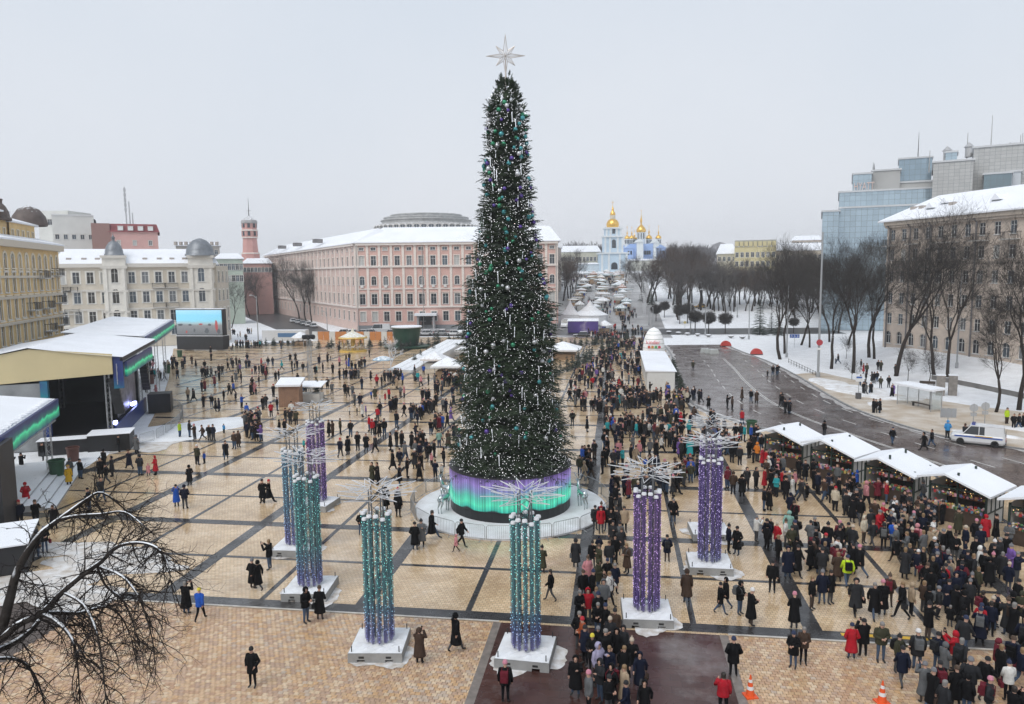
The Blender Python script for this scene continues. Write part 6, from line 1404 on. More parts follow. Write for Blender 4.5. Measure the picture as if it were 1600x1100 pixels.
def tent(px, py, w, h, col, lab, kind='pyr', grp=None, body_col=None):
    g = G(px, py); o = thing('market_tent', lab, 'tent', (g.x, g.y, g.z), RND.uniform(-.1, .1), grp); k = w/2; e = h*.6
    m = mat('tent_%s' % '_'.join('%d' % int(c*100) for c in col), col, .6, var=.06, snow=.55)
    if kind == 'pyr': MB().add([(-k,-k,e),(k,-k,e),(k,k,e),(-k,k,e),(0,0,h),(-k,-k,e-.3),(k,-k,e-.3),(k,k,e-.3),(-k,k,e-.3)], [(0,1,4),(1,2,4),(2,3,4),(3,0,4),(5,6,1,0),(6,7,2,1),(7,8,3,2),(8,5,0,3)]).build('canopy', m, o)
    else: MB().lathe([(k*1.1, e-.25), (k*1.1, e), (k*.5, e+(h-e)*.6), (.03, h)], 10).build('canopy', m, o)
    for x, y in ((-k, -k), (k, -k), (k, k), (-k, k)): MB().bar((x*.75, y*.75, 0), (x*.75, y*.75, e), .06, n=5).build('post', ALU, o)
    MB().box(-k*.7, k*.7, -k*.72, k*.7, 0, 1.05).build('counter', mat('counter_%d' % RND.randrange(4), RND.choice([(.5, .5, .48), (.25, .1, .07), (.1, .2, .12), (.3, .2, .12)]), .6), o)
    return o
tent(945, 519, 4.0, 3.4, (.68, .66, .64), 'round kiosk with red sign and striped counter beside the purple banner', 'round'); tent(470, 540, 4.2, 3.4, (.66, .64, .62), 'round kiosk with white roof at the back left of the square', 'round')
tent(700, 588, 5.0, 3.3, (.7, .7, .7), 'food tent with warm lights left of the decorated tree'); tent(735, 560, 5.0, 3.2, (.7, .7, .7), 'white food tent half hidden behind the decorated tree'); tent(880, 560, 7.0, 3.4, (.72, .72, .73), 'broad white tent right behind the decorated tree'); tent(680, 575, 4.2, 3.0, (.66, .62, .6), 'small food tent at the foot of the slide ramp')
bt_ = thing('big_top_tent', 'large white peaked tent behind the purple banner stage', 'tent', place(922, 505), 0)
MB().lathe([(5.6, 0), (5.6, 2.6), (5.8, 2.7), (3.2, 4.0), (1.2, 5.6), (.1, 7.2)], 12).build('canopy', mat('tent_white', (.70, .70, .71), .6, var=.05, snow=.5), bt_); bt2 = MB().lathe([(4, 0), (4, 2.8), (4.2, 2.9), (2, 4.4), (.8, 6), (.05, 7.6)], 4, (0, 0, 0), PI/4, PI/4+2*PI).build('annex', _M['tent_white'], bt_, (-6.2, -1.5, 0))
pb = thing('banner_stage', 'small stage wrapped in a purple printed banner on the avenue', 'stage', place(911, 521), .02)
PUR = print_mat('purple_print', [(0, (.04, .02, .13)), (.4, (.08, .045, .22)), (.55, (.30, .25, .36)), (.7, (.10, .06, .25)), (1, (.07, .04, .2))], 0, -4, 4, .45, .9)
MB().box(-4.2, 4.2, -.1, .1, .2, 3.4).build('front_banner', PUR, pb); MB().box(-4.2, -4.0, 0, 3.5, .2, 3.2).build('side_banner', PUR, pb); MB().add([(-4.3,-.2,3.4),(4.3,-.2,3.4),(4.3,4,3.9),(-4.3,4,3.9)], [(0,1,2,3)]).build('roof', SNOWR, pb); MB().box(-4, 4, .1, 3.6, 0, .6).build('deck', BLACKB, pb)
tr_ = thing('white_trailer', 'white trailer with a blue stripe at the back left of the square', 'trailer', place(447, 536), .05)
MB().box(-5.6, 5.6, -1.3, 1.3, .6, 3.3).build('body', mat('trailer_white', (.62, .63, .64), .5, snow=.5), tr_); MB().box(-1.5, 3.6, -1.33, -1.3, 1.6, 2.6).build('stripe', mat('trailer_blue', (.08, .18, .34), .5), tr_)
wlm = MB().lathe([(.01, -.12), (.36, -.12), (.40, -.08), (.40, .08), (.36, .12), (.01, .12)], 14).mesh('wheel', mat('tyre', (.02, .02, .02), .8))
for x in (-1, 1): q = link('wheel', wlm, tr_, (x, -1.2, .4)); q.rotation_euler = (PI/2, 0, 0)
# rows of tents and awnings up the avenue
R = random.Random(31); AVC = [(.62, .62, .62), (.50, .50, .48), (.30, .38, .40), (.42, .34, .24), (.24, .32, .28), (.40, .22, .16)]; iav = 0
for row, xx in enumerate((-14.5, -6.5, 1.5)):
    for j in range(17):
        y = 256+j*9.2+R.uniform(-3, 3); k = ['left', 'middle', 'right'][row]; dep = ['near', 'middle', 'far'][min(2, j//6)]
        o = thing('market_tent', 'snowy market tent in the %s row at the %s stretch of the avenue' % (k, dep), 'tent', (xx+R.uniform(-2.2, 2.2), y, terrain(0, y)), R.uniform(-.4, .4), 'avenue tents, %s row, %s' % (k, dep)); c = AVC[R.randrange(6)]; w_ = R.uniform(1.5, 2.6); hp = R.choice((2.6, 2.9, 3.3, 3.8)); flat = R.random() < .4
        m = mat('tent_%s' % '_'.join('%d' % int(v*100) for v in c), c, .6, var=.06, snow=.55)
        MB().add([(-w_,-w_,2.4),(w_,-w_,2.4),(w_,w_,2.4),(-w_,w_,2.4 if not flat else 2.7),(0,0 if not flat else -w_*.2,hp if not flat else 2.75),(-w_,-w_,2.1),(w_,-w_,2.1),(w_,w_,2.1),(-w_,w_,2.1)], [(0,1,4),(1,2,4),(2,3,4),(3,0,4),(5,6,1,0),(6,7,2,1),(7,8,3,2),(8,5,0,3)]).build('canopy', m, o); MB().box(-w_*.8, w_*.8, -w_*.8, w_*.8, 0, 1.1).build('counter', mat('counter_%d' % R.randrange(4), (.3, .2, .12), .6), o)
        for x, yy in ((-w_, -w_), (w_, -w_)): MB().bar((x*.95, yy*.95, 0), (x*.95, yy*.95, 2.3), .07, n=4).build('post', ALU, o)
ar = thing('light_arch', 'white truss arches spanning the avenue market', 'arch', (0, 0, 0))
for y in (252, 258, 264):
    q = MB(); truss_beam(q, (-11, y, terrain(0, y)+6.2), (9, y, terrain(0, y)+6.2), .3, .06, 1.2); truss_leg(q, -11, y, terrain(0, y), terrain(0, y)+6.2, .3, .06, 1); truss_leg(q, 9, y, terrain(0, y), terrain(0, y)+6.2, .3, .06, 1); q.build('arch_truss', RODW, ar)
poly_sheet('side_street', [gg(395, 500), gg(330, 470), gg(420, 470), gg(520, 520), gg(470, 530)], -.03, ASPH)
q = MB()
for y_ in [192, 210, RY0]+[RY0+10*i for i in range(1, 20)]: q.v += [(-33, y_, terrain(0, y_)-.02), (14, y_, terrain(0, y_)-.02)]
q.f = [(2*i, 2*i+1, 2*i+3, 2*i+2) for i in range(len(q.v)//2-1)]; q.m = [0]*len(q.f)
q.build('avenue', mat('slushy_avenue', (.22, .21, .21), .5, col2=(.45, .45, .45), scale=.15, bump=.1))['kind'] = 'structure'
poly_sheet('cross_street', [(-80, 192), (60, 205), (60, 226), (-80, 213)], -.012, ASPH)

# ---------------------------------------------------------------- vehicles
def car_meshes(L_, W_, H_, hood, van=False, boot=.5):
    """lofted body; the cabin is a second loft of glass with a painted roof"""
    hw_ = W_/2; belt = H_*.56; q = MB()
    st = [(0, .42, belt*.70, .80), (.12, .30, belt*.86, .95), (hood*.55, .22, belt*.95, 1), (hood, .22, belt, 1), (L_*.6, .22, belt, 1), (L_-.25, .25, belt*(1.0 if van else .97), 1), (L_-.02, .38, belt*(.97 if van else .88), .92)]
    rings = []
    for x, zb_, zt_, k in st:
        w = hw_*k; rings.append([(x-L_/2, -w*.9, zb_), (x-L_/2, -w, zb_+.18), (x-L_/2, -w, zt_-.1), (x-L_/2, -w*.93, zt_), (x-L_/2, w*.93, zt_), (x-L_/2, w, zt_-.1), (x-L_/2, w, zb_+.18), (x-L_/2, w*.9, zb_)])
    vs = [p for r in rings for p in r]; n = 8; fs = [(a*n+i, a*n+(i+1) % n, (a+1)*n+(i+1) % n, (a+1)*n+i) for a in range(len(rings)-1) for i in range(n)]+[tuple(range(n)), tuple(range((len(rings)-1)*n+n-1, (len(rings)-1)*n-1, -1))]
    q.add(vs, fs)
    x0, x1, x2, x3 = hood-.1, hood+.55, L_-(.25 if van else .95), L_-(.06 if van else .35)
    g = MB(); w0, w1 = hw_*.93, hw_*.80
    c = [(x0, belt-.02, w0), (x1, H_-.03, w1), (x2, H_-.03, w1), (x3, belt-.02, w0)]
    g.add([(x-L_/2, s*w, z) for x, z, w in c for s in (-1, 1)], [(0,1,3,2),(2,3,5,4),(4,5,7,6),(0,2,4,6),(1,7,5,3)])
    rf = MB(); rf.add([(x-L_/2, s*w, z+dz) for x, z, w in ((x1-.08, H_-.05, w1+.02), (x2+.06, H_-.05, w1+.02)) for s in (-1, 1) for dz in (0, .09)], [(0,1,3,2),(4,6,7,5),(1,5,7,3),(0,4,5,1),(2,3,7,6)])
    for s in (-1, 1):                                   # pillars
        for (xa, za_, wa), (xb, zb_, wb) in ((c[0], c[1]), (c[2], c[3]), ((L_*.52, belt, w0), (L_*.52, H_-.03, w1))): rf.bar((xa-L_/2, s*(wa+.01), za_), (xb-L_/2, s*(wb+.01), zb_), .045, n=4)
        if van: rf.add([(L_*.62-L_/2, s*(w0+.012), belt-.02), (x3-L_/2, s*(w0+.012), belt-.02), (x2-L_/2+.05, s*(w1+.012), H_-.03), (L_*.62-L_/2, s*(w1+.012), H_-.03)], [(0,1,2,3) if s < 0 else (3,2,1,0)])
    return q, g, rf
CARGLASS = mat('car_glass', (.02, .025, .03), .08, spec=.8); HLM = mat('headlight_glass', (.7, .7, .68), .15); TLM = mat('tail_lamp', (.35, .02, .02), .3); HUB = mat('wheel_rim', (.4, .4, .42), .3, metal=.7)
CARK = {'sedan': car_meshes(4.4, 1.78, 1.45, 1.25), 'hatch': car_meshes(4.0, 1.75, 1.55, 1.0), 'van': car_meshes(4.5, 1.85, 1.9, 1.1, True), 'bus': car_meshes(6.0, 2.1, 2.7, .8, True)}
CLEN = {'sedan': 4.4, 'hatch': 4.0, 'van': 4.5, 'bus': 6.0}; CWID = {'sedan': .89, 'hatch': .875, 'van': .925, 'bus': 1.05}; _CM = {}
def car(kind, col, x, y, rz, lab, grp=None, cname='c', z=None, snowy=.55, name='parked_car', cat='car'):
    o = thing(name, lab, cat, (x, y, terrain(x, y)+.01 if z is None else z), rz, grp); key = (kind, cname); L_ = CLEN[kind]; w = CWID[kind]
    if key not in _CM:
        pm = mat('car_paint_'+cname, col, .25, spec=.6, snow=snowy, var=.05, scale=2); q, g, rf = CARK[kind]; _CM[key] = (q.mesh('body', pm, False), g.mesh('windows', CARGLASS), rf.mesh('roof', pm))
    b_, g, rf = _CM[key]; link('body', b_, o); link('windows', g, o); link('roof', rf, o)
    for sx in (-1, 1):
        for sy in (-1, 1):
            wl = link('wheel', wlm, o, (sx*L_*.31, sy*(w-.08), .34)); wl.rotation_euler = (PI/2, 0, 0); wl.scale = (.85, .85, .85)
            link('rim', RIMM, wl, (0, 0, .123 if sy < 0 else -.123))
    zb_ = .72 if kind != 'bus' else .9
    for sy in (-1, 1): link('headlight', HLMESH, o, (-L_/2+.05, sy*w*.66, zb_-.05)); link('tail_lamp', TLMESH, o, (L_/2-.05, sy*w*.78, zb_+.1))
    link('bumper', BUMP, o, (-L_/2-.02, 0, .4)); link('bumper', BUMP, o, (L_/2+.0, 0, .42)); return o
RIMM = MB().lathe([(.01, 0), (.24, 0), (.25, -.01)], 10).lathe([(.25, -.01), (.24, .0), (.01, 0)], 10).mesh('rim', HUB)
HLMESH = MB().box(-.08, .03, -.18, .18, -.08, .08).mesh('headlight', HLM); TLMESH = MB().box(-.02, .07, -.08, .08, -.2, .2).mesh('tail_lamp', TLM); BUMP = MB().box(-.05, .06, -.78, .78, -.1, .1).mesh('bumper', mat('bumper_dark', (.05, .05, .055), .6))
a_ = math.atan2(74.6-77.4, 38.4-32.8)
pv = car('van', (.66, .67, .68), 34.5, 75.5, a_, 'white police van with blue and yellow stripes parked at the kerb', None, 'police', snowy=.35, name='police_van', cat='van')
for s in (-1, 1):
    MB().box(-1.9, 2.0, s*.936-.006, s*.936+.006, .78, .90).build('blue_stripe', mat('stripe_blue', (.03, .09, .36), .4), pv); MB().box(-.2, 1.2, s*.942-.006, s*.942+.006, .92, 1.00).build('yellow_stripe', YEL, pv)
MB().box(-.55, -.25, -.55, .55, 1.95, 2.08).build('light_bar', mat('lightbar', (.05, .07, .25), .2), pv); MB().box(2.26, 2.275, -.35, .35, .95, 1.12).build('number_plate', WHITE, pv); MB().box(2.25, 2.27, -.7, .7, 1.15, 1.65).build('rear_window', CARGLASS, pv)
PC = {'white': (.62, .63, .64), 'grey': (.22, .23, .24), 'black': (.02, .02, .022), 'red': (.25, .03, .03), 'blue': (.05, .09, .2), 'silver': (.42, .43, .45)}
car('sedan', PC['black'], *place(909, 527)[:2], .05, 'black estate car crossing the avenue in front of the purple banner', None, 'black', name='car')
car('bus', PC['white'], *place(884, 512)[:2], 1.45, 'white minibus left of the purple banner stage', None, 'white', name='minibus', cat='minibus'); car('bus', PC['white'], *place(594, 521)[:2], .25, 'white delivery van parked before the pink building entrance', None, 'white', name='delivery_van', cat='van'); car('bus', PC['white'], *place(725, 523)[:2], 1.3, 'white van parked left of the decorated tree at the pink building', None, 'white', name='delivery_van', cat='van'); car('van', PC['white'], *place(896, 487)[:2], 1.45, 'white van behind the minibus on the avenue', None, 'white', name='delivery_van', cat='van')
for px, py, k, c, rz in ((536, 523, 'hatch', 'silver', .1), (549, 523, 'sedan', 'white', .2), (566, 523, 'sedan', 'grey', 0), (577, 523, 'hatch', 'silver', .1), (610, 523, 'sedan', 'grey', .1), (625, 523, 'hatch', 'white', .1), (665, 524, 'sedan', 'silver', .1), (690, 524, 'hatch', 'grey', 0), (708, 524, 'sedan', 'white', 0)):
    car(k, PC[c], *place(px, py)[:2], rz, '%s %s parked along the front of the pink building' % (c, {'hatch': 'hatchback', 'sedan': 'saloon car'}[k]), 'cars at the pink building', c)
for i, (px, py) in enumerate(((458, 504), (466, 506), (474, 508), (482, 510), (490, 512))): car('hatch' if i % 2 else 'sedan', PC[('white', 'silver', 'grey')[i % 3]], *place(px, py)[:2], 2.2, ['white saloon', 'silver hatchback', 'grey saloon', 'white hatchback', 'silver saloon'][i]+' parked on the side street by the bare trees', 'cars on the side street', ('white', 'silver', 'grey')[i % 3])
R = random.Random(12)
for i in range(16):
    c = R.choice(('white', 'white', 'silver', 'grey', 'black', 'red')); y = 232+i*9.5; far_ = 'near' if i < 6 else ('middle' if i < 11 else 'far')
    car(R.choice(('sedan', 'hatch', 'van')), PC[c], -27+R.uniform(-.4, .4)+(i % 2)*-4.0, y, 1.2+R.uniform(-.1, .1), '%s car parked at the left kerb in the %s stretch of the avenue' % (c, far_), 'cars parked along the avenue, %s %s' % (c, far_), c)
car('sedan', (.55, .33, .05), *place(1094, 481)[:2], .1, 'yellow taxi beyond the lawn under the park trees', None, 'taxi', name='car'); car('sedan', PC['red'], 62.5, 104, .6, 'red car partly hidden on the slope at the right', None, 'red')

# ---------------------------------------------------------------- street furniture
POSTG = mat('lamp_post_grey', (.34, .35, .36), .5, metal=.3)
def lamp_post(px, py, ytop, lab, arm=1.6, r=.14, grp=None, arm_dir=-1):
    g = G(px, py); d = (g.y*math.cos(YAW)-g.x*math.sin(YAW)); H_ = (py-ytop)*(g-Vector((0, 0, CAMH))).length/FPX*.99; z0 = slope_h(g.x, g.y) if g.x > 36 and g.y < 190 else g.z
    o = thing('lamp_post', lab, 'lamp post', (g.x, g.y, z0), 0, grp)
    MB().bar((0, 0, 0), (0, 0, H_), r, r*.6, 8).build('post', POSTG, o); MB().lathe([(r*1.7, 0), (r*1.7, .8), (r*1.1, .9)], 8).build('foot', POSTG, o)
    if arm: MB().tube([(0, 0, H_-.6), (arm_dir*.4*arm, 0, H_), (arm_dir*arm, 0, H_+.15)], [.07, .06, .05], 6).build('arm', POSTG, o); MB().add([(arm_dir*arm-.4, -.16, H_+.1), (arm_dir*arm+.4, -.16, H_+.1), (arm_dir*arm+.4, .16, H_+.1), (arm_dir*arm-.4, .16, H_+.1), (arm_dir*arm-.35, -.12, H_+.26), (arm_dir*arm+.35, -.12, H_+.26), (arm_dir*arm+.35, .12, H_+.26), (arm_dir*arm-.35, .12, H_+.26)], [(3,2,1,0),(4,5,6,7),(0,1,5,4),(1,2,6,5),(2,3,7,6),(3,0,4,7)]).build('lantern', POSTG, o)
    return o
lp = lamp_post(1278, 590, 380, 'tall grey lamp post with no stopping sign at the footway bend', 0, .2)
MB().lathe([(.01, -.04), (.48, -.04), (.48, .04), (.01, .04)], 18).build('sign_face', mat('nostop_red', (.40, .04, .05), .5), lp, (0, -.3, 5.6)).rotation_euler = (PI/2, 0, 0); MB().lathe([(.01, -.05), (.36, -.05)], 18).build('sign_blue', mat('nostop_blue', (.05, .09, .30), .5), lp, (0, -.3, 5.6)).rotation_euler = (PI/2, 0, 0); MB().cbox((0, -.36, 5.6), .09, .02, .8).build('sign_bar', _M['nostop_red'], lp).rotation_euler = (0, .8, 0) if False else (0, 0, 0)
MB().box(-.35, .35, -.32, -.26, 4.4, 4.75).build('number_plate', WHITE, lp)
for a in ((1229, 558, 452, 'grey lamp post beside the trees at the road bend', 0), (1102, 524, 455, 'tall grey lamp post standing on the lawn left', 1.2), (1170, 530, 462, 'grey lamp post in front of the lawn spruce', 1.2), (1079, 517, 456, 'thin grey post left of the round trees', 0), (1494, 588, 455, 'tall grey lamp post behind the gate pillars', 0), (1142, 498, 466, 'small double arm street lamp in the middle of the lawn', 1.2), (1152, 496, 464, 'small street lamp right of the double arm lamp', 1.2), (404, 540, 466, 'slim street lamp by the side street at the left', 1.4), (1014, 508, 478, 'lamp post beside the avenue crowd, left of two', .8), (1020, 512, 480, 'lamp post beside the avenue crowd, right of two', .8), (512, 530, 488, 'slim street lamp in front of the pink building', 1.2)): lamp_post(*a)
def sign_post(px, py, lab, face, H_=2.6, cat='road sign'):
    g = G(px, py); z0 = max(0, slope_h(g.x, g.y)) if g.x > 36 and g.y < 190 else g.z; o = thing('road_sign', lab, cat, (g.x, g.y, z0), 0); MB().bar((0, 0, 0), (0, 0, H_), .04, n=6).build('post', POSTG, o); face(o, H_); return o
SB = mat('sign_blue', (.02, .09, .36), .4); SW_ = mat('sign_white', (.68, .68, .68), .4)
def arrows(o, H_):
    MB().box(-1.0, 1.0, -.08, -.03, H_-.75, H_).build('sign_face', SB, o)
    for i in range(3): x = -.62+i*.62; MB().add([(x-.18,-.085,H_-.62),(x-.04,-.085,H_-.62),(x+.2,-.085,H_-.37),(x-.04,-.085,H_-.12),(x-.18,-.085,H_-.12),(x+.05,-.085,H_-.37)], [(0,1,2,5),(5,2,3,4)]).build('arrow', SW_, o)
sign_post(1241, 543, 'blue sign with three white arrows at the road bend', arrows, 2.9); sign_post(1087, 512, 'blue arrow sign in front of a round clipped tree', arrows, 3.4)
def diamond(o, H_): MB().add([(0,-.05,H_-1.0),(.5,-.05,H_-.5),(0,-.05,H_),(-.5,-.05,H_-.5),(0,-.01,H_-1.0),(.5,-.01,H_-.5),(0,-.01,H_),(-.5,-.01,H_-.5)], [(0,1,2,3),(7,6,5,4),(0,4,5,1),(1,5,6,2),(2,6,7,3),(3,7,4,0)]).build('sign_face', mat('sign_yellow', (.6, .5, .2), .5), o)
sign_post(1070, 517, 'yellow diamond road sign on the lawn edge', diamond, 2.9)
def busf(o, H_): MB().box(-.42, .42, -.05, .0, H_-.75, H_).build('sign_face', SW_, o); MB().box(-.34, .34, -.06, -.05, H_-.3, H_-.08).build('pictogram', SB, o); MB().box(-.28, .28, -.3, .3, 0, .85).build('litter_bin', mat('dark_bin', (.08, .08, .085), .6), o)
sign_post(1341, 624, 'white bus stop sign with a dark bin at its foot', busf, 3.1)
def grid(o, H_): 
    for i in range(3): MB().box(-.75+i*.52, -.26+i*.52, -.04, .0, H_-1.0, H_-.05).build('sign_back', ALU, o)
sign_post(1480, 676, 'grey back of a three part road sign left of the police van', grid, 2.6)
def disc(o, H_): MB().lathe([(.01, -.03), (.42, -.03), (.42, .03), (.01, .03)], 18).build('sign_back', ALU, o, (0, 0, H_-.45)).rotation_euler = (PI/2, 0, 0); MB().box(-.3, .3, -.03, .03, H_-1.35, H_-.95).build('plate_back', ALU, o)
sign_post(1520, 670, 'round sign back standing behind the police van, left one', disc, 2.7); sign_post(1538, 667, 'round sign back standing behind the police van, right one', disc, 2.7)
# bus shelter
bs = thing('bus_shelter', 'glass bus shelter with snowy roof on the sanded footway', 'bus shelter', (36.3, 94.6, .09), math.atan2(-5.4, 2.1))
for x in (-2.7, -.9, .9, 2.7): MB().bar((x, .8, 0), (x, .8, 2.5), .05).build('post', POSTG, bs)
for x in (-2.7, 2.7): MB().bar((x, -.7, 0), (x, -.7, 2.5), .05).build('post', POSTG, bs)
MB().add([(-3.1,-1.1,2.5),(3.1,-1.1,2.5),(3.1,1.1,2.6),(-3.1,1.1,2.6),(-3.1,-1.1,2.72),(3.1,-1.1,2.72),(3.1,1.1,2.82),(-3.1,1.1,2.82)], [(4,5,6,7),(0,1,5,4),(1,2,6,5),(2,3,7,6),(3,0,4,7),(3,2,1,0)]).build('roof', SNOWR, bs)
GLS = mat('shelter_glass', (.55, .62, .62), .05, alpha=.25)
for x in (-1.8, 0, 1.8): MB().box(x-.85, x+.85, .79, .81, .25, 2.3).build('glass_pane', GLS, bs)
for x in (-2.7, 2.7): MB().box(x-.01, x+.01, -.6, .7, .25, 2.3).build('glass_pane', GLS, bs)
MB().box(-1.5, 1.5, .3, .65, .45, .52).build('seat', WOODD, bs); MB().box(-1.4, -1.3, .35, .6, 0, .45).box(1.3, 1.4, .35, .6, 0, .45).build('seat_leg', IRON, bs)
be = thing('park_bench', 'dark park bench left of the concrete gate pillars', 'bench', G(1449, 606), -.3); MB().box(-1, 1, -.25, .2, .42, .48).build('seat', WOODD, be); MB().box(-1, 1, .18, .24, .55, .95).build('backrest', WOODD, be)
for x in (-.8, .8): MB().box(x-.05, x+.05, -.2, .2, 0, .42).box(x-.04, x+.04, .16, .2, .42, .95).build('leg', IRON, be)
for px, lab in ((1469, 'left concrete gate pillar behind the bus shelter'), (1488, 'right concrete gate pillar behind the bus shelter')):
    g = G(px, 617); o = thing('gate_pillar', lab, 'pillar', (g.x, g.y, -.05), -.3); MB().box(-.5, .5, -.45, .45, 0, 2.7).build('shaft', mat('weathered_concrete', (.22, .20, .18), .85, var=.3, scale=2, bump=.3), o); MB().box(-.54, .54, -.49, .49, 2.7, 2.8).build('snow_cap', SNOWR, o)
def cone(px, py, lab):
    o = thing('traffic_cone', lab, 'traffic cone', place(px, py), .3, 'traffic cones'); OR = mat('cone_orange', (.75, .10, .02), .45); 
    MB().box(-.24, .24, -.24, .24, 0, .05).build('base', OR, o)
    for i, (a, b_) in enumerate(((.05, .3), (.3, .44), (.44, .60), (.60, .72), (.72, .9))): r_ = lambda z_: .19-.165*z_/.9; MB().lathe([(r_(a), a), (r_(b_), b_)]+([(.005, b_+.005)] if i == 4 else []), 14).build('stripe', OR if i % 2 == 0 else mat('cone_white', (.72, .72, .72), .4), o)
cone(1172, 1088, 'orange and white traffic cone at the bottom edge beside the red path'); cone(1378, 1098, 'orange and white traffic cone at the bottom edge near the right crowd')
for px, py, lab in ((1134, 541, 'red plastic road barrier far along the road, left one'), (1182, 554, 'red plastic road barrier far along the road, right one')):
    o = thing('road_barrier', lab, 'barrier', place(px, py), .1); q = MB()
    for i in range(10): a0, a1 = PI*i/10, PI*(i+1)/10; q.add([(1.2*math.cos(a0), -.35, 1.25*math.sin(a0)), (1.2*math.cos(a1), -.35, 1.25*math.sin(a1)), (1.2*math.cos(a1), .35, 1.25*math.sin(a1)), (1.2*math.cos(a0), .35, 1.25*math.sin(a0)), (0, -.35, 0), (0, .35, 0)], [(1,0,3,2),(0,1,4),(2,3,5)])
    q.build('shell', mat('barrier_red', (.48, .05, .04), .45, var=.1), o); MB().box(-1.2, 1.2, -.36, .36, 0, .12).build('foot', BLACKB, o)
for i, px in enumerate((1101, 1109, 1116)):
    o = thing('concrete_block', ('left', 'middle', 'right')[i]+' pale concrete block across the far end of the road', 'block', place(px, 551+i*.8), .3); MB().add([(-.9,-.3,0),(.9,-.3,0),(.9,.3,0),(-.9,.3,0),(-.8,-.12,.85),(.8,-.12,.85),(.8,.12,.85),(-.8,.12,.85)], [(4,5,6,7),(0,1,5,4),(1,2,6,5),(2,3,7,6),(3,0,4,7)]).build('body', mat('pale_concrete', (.42, .44, .43), .8, var=.15), o); MB().box(-.78, .78, -.11, .11, .85, .9).build('snow_cap', SNOWR, o)
# small flower bowls along the lawn and a low fence
for i, px in enumerate((1045, 1060, 1074, 1090, 1107, 1142, 1160)): o = thing('flower_bowl', ['first', 'second', 'third', 'fourth', 'fifth', 'sixth', 'seventh'][i]+' snowy stone flower bowl from the left along the lawn', 'planter', place(px, 521+i*1.4), 0, 'flower bowls'); MB().lathe([(.3, 0), (.35, .1), (.8, .45), (.85, .55), (.7, .55)], 12).build('bowl', SLABC, o); MB().lathe([(.78, .54), (.5, .68), (.02, .74)], 12).build('snow_fill', SNOWR, o)
fe = thing('low_fence', 'low dark metal fence along the footway snow strip', 'fence', (0, 0, 0))
fpts = [gg(1232+i*4.2, 567+i*2.05) for i in range(11)]
for a, b_ in zip(fpts, fpts[1:]): MB().bar((*a, .7), (*b_, .7), .03, n=4).bar((*a, .3), (*b_, .3), .03, n=4).build('rail', IRON, fe)
for a in fpts: MB().bar((*a, 0), (*a, .8), .04, n=5).build('post', IRON, fe)

# ---------------------------------------------------------------- people
def person_pose(kind):
    J = {'pelvis': (0, 0, .95), 'waist': (0, 0, 1.10), 'chest': (0, 0, 1.30), 'neck': (0, .01, 1.47), 'chin': (0, -.025, 1.56), 'crown': (0, .0, 1.70)}
    for s, k in ((-1, 'l'), (1, 'r')):
        J.update({'sh'+k: (s*.18, .01, 1.41), 'el'+k: (s*.245, .03, 1.14), 'wr'+k: (s*.25, -.05, .90), 'hip'+k: (s*.09, 0, .90), 'kn'+k: (s*.10, -.01, .49), 'an'+k: (s*.11, .02, .08), 'to'+k: (s*.13, -.15, .045)})
    if kind == 'walk':
        J.update({'knl': (-.09, -.16, .50), 'anl': (-.09, -.27, .10), 'tol': (-.10, -.43, .07), 'knr': (.09, .06, .50), 'anr': (.10, .33, .15), 'tor': (.11, .22, .045), 'ell': (-.24, .13, 1.15), 'wrl': (-.23, .13, .92), 'elr': (.24, -.07, 1.14), 'wrr': (.22, -.24, .98)})
    if kind == 'stride':
        J.update({'knr': (.09, -.20, .50), 'anr': (.09, -.38, .12), 'tor': (.10, -.54, .09), 'knl': (-.09, .09, .50), 'anl': (-.10, .42, .20), 'tol': (-.11, .33, .06), 'elr': (.24, .15, 1.16), 'wrr': (.22, .18, .95), 'ell': (-.24, -.10, 1.14), 'wrl': (-.20, -.28, 1.02), 'neck': (0, -.02, 1.47), 'chin': (0, -.06, 1.56), 'crown': (0, -.04, 1.70)})
    if kind == 'pockets':
        J.update({'ell': (-.30, .06, 1.13), 'wrl': (-.20, -.11, .98), 'elr': (.30, .06, 1.13), 'wrr': (.20, -.11, .98), 'anl': (-.13, .02, .08), 'tol': (-.17, -.14, .045)})
    if kind == 'photo':
        J.update({'ell': (-.25, -.17, 1.24), 'wrl': (-.10, -.36, 1.47), 'elr': (.25, -.17, 1.24), 'wrr': (.10, -.36, 1.47)})
    if kind == 'hold':
        J.update({'ell': (-.26, -.02, 1.13), 'wrl': (-.07, -.25, 1.12), 'elr': (.26, -.02, 1.13), 'wrr': (.08, -.25, 1.15), 'chin': (0, -.06, 1.55), 'crown': (0, -.03, 1.69)})
    if kind == 'turn':
        J.update({'elr': (.27, -.10, 1.20), 'wrr': (.16, -.30, 1.30), 'knl': (-.12, .03, .49), 'anl': (-.15, .07, .08), 'tol': (-.22, -.07, .045)})
    return {k: Vector(v) for k, v in J.items()}
BONES = [('pelvis', 'waist'), ('waist', 'chest'), ('chest', 'neck'), ('neck', 'chin'), ('chin', 'crown')]+[(a+k, b_+k) for k in 'lr' for a, b_ in (('sh', 'el'), ('el', 'wr'), ('hip', 'kn'), ('kn', 'an'), ('an', 'to'))]+[('chest', 'shl'), ('chest', 'shr'), ('pelvis', 'hipl'), ('pelvis', 'hipr')]
RADS = {'pelvis': (.15, .12), 'waist': (.14, .11), 'chest': (.16, .115), 'neck': (.055, .055), 'chin': (.078, .088), 'crown': (.072, .085)}
for k in 'lr': RADS.update({'sh'+k: (.065, .065), 'el'+k: (.045, .045), 'wr'+k: (.034, .038), 'hip'+k: (.098, .098), 'kn'+k: (.066, .066), 'an'+k: (.046, .046), 'to'+k: (.042, .036)})
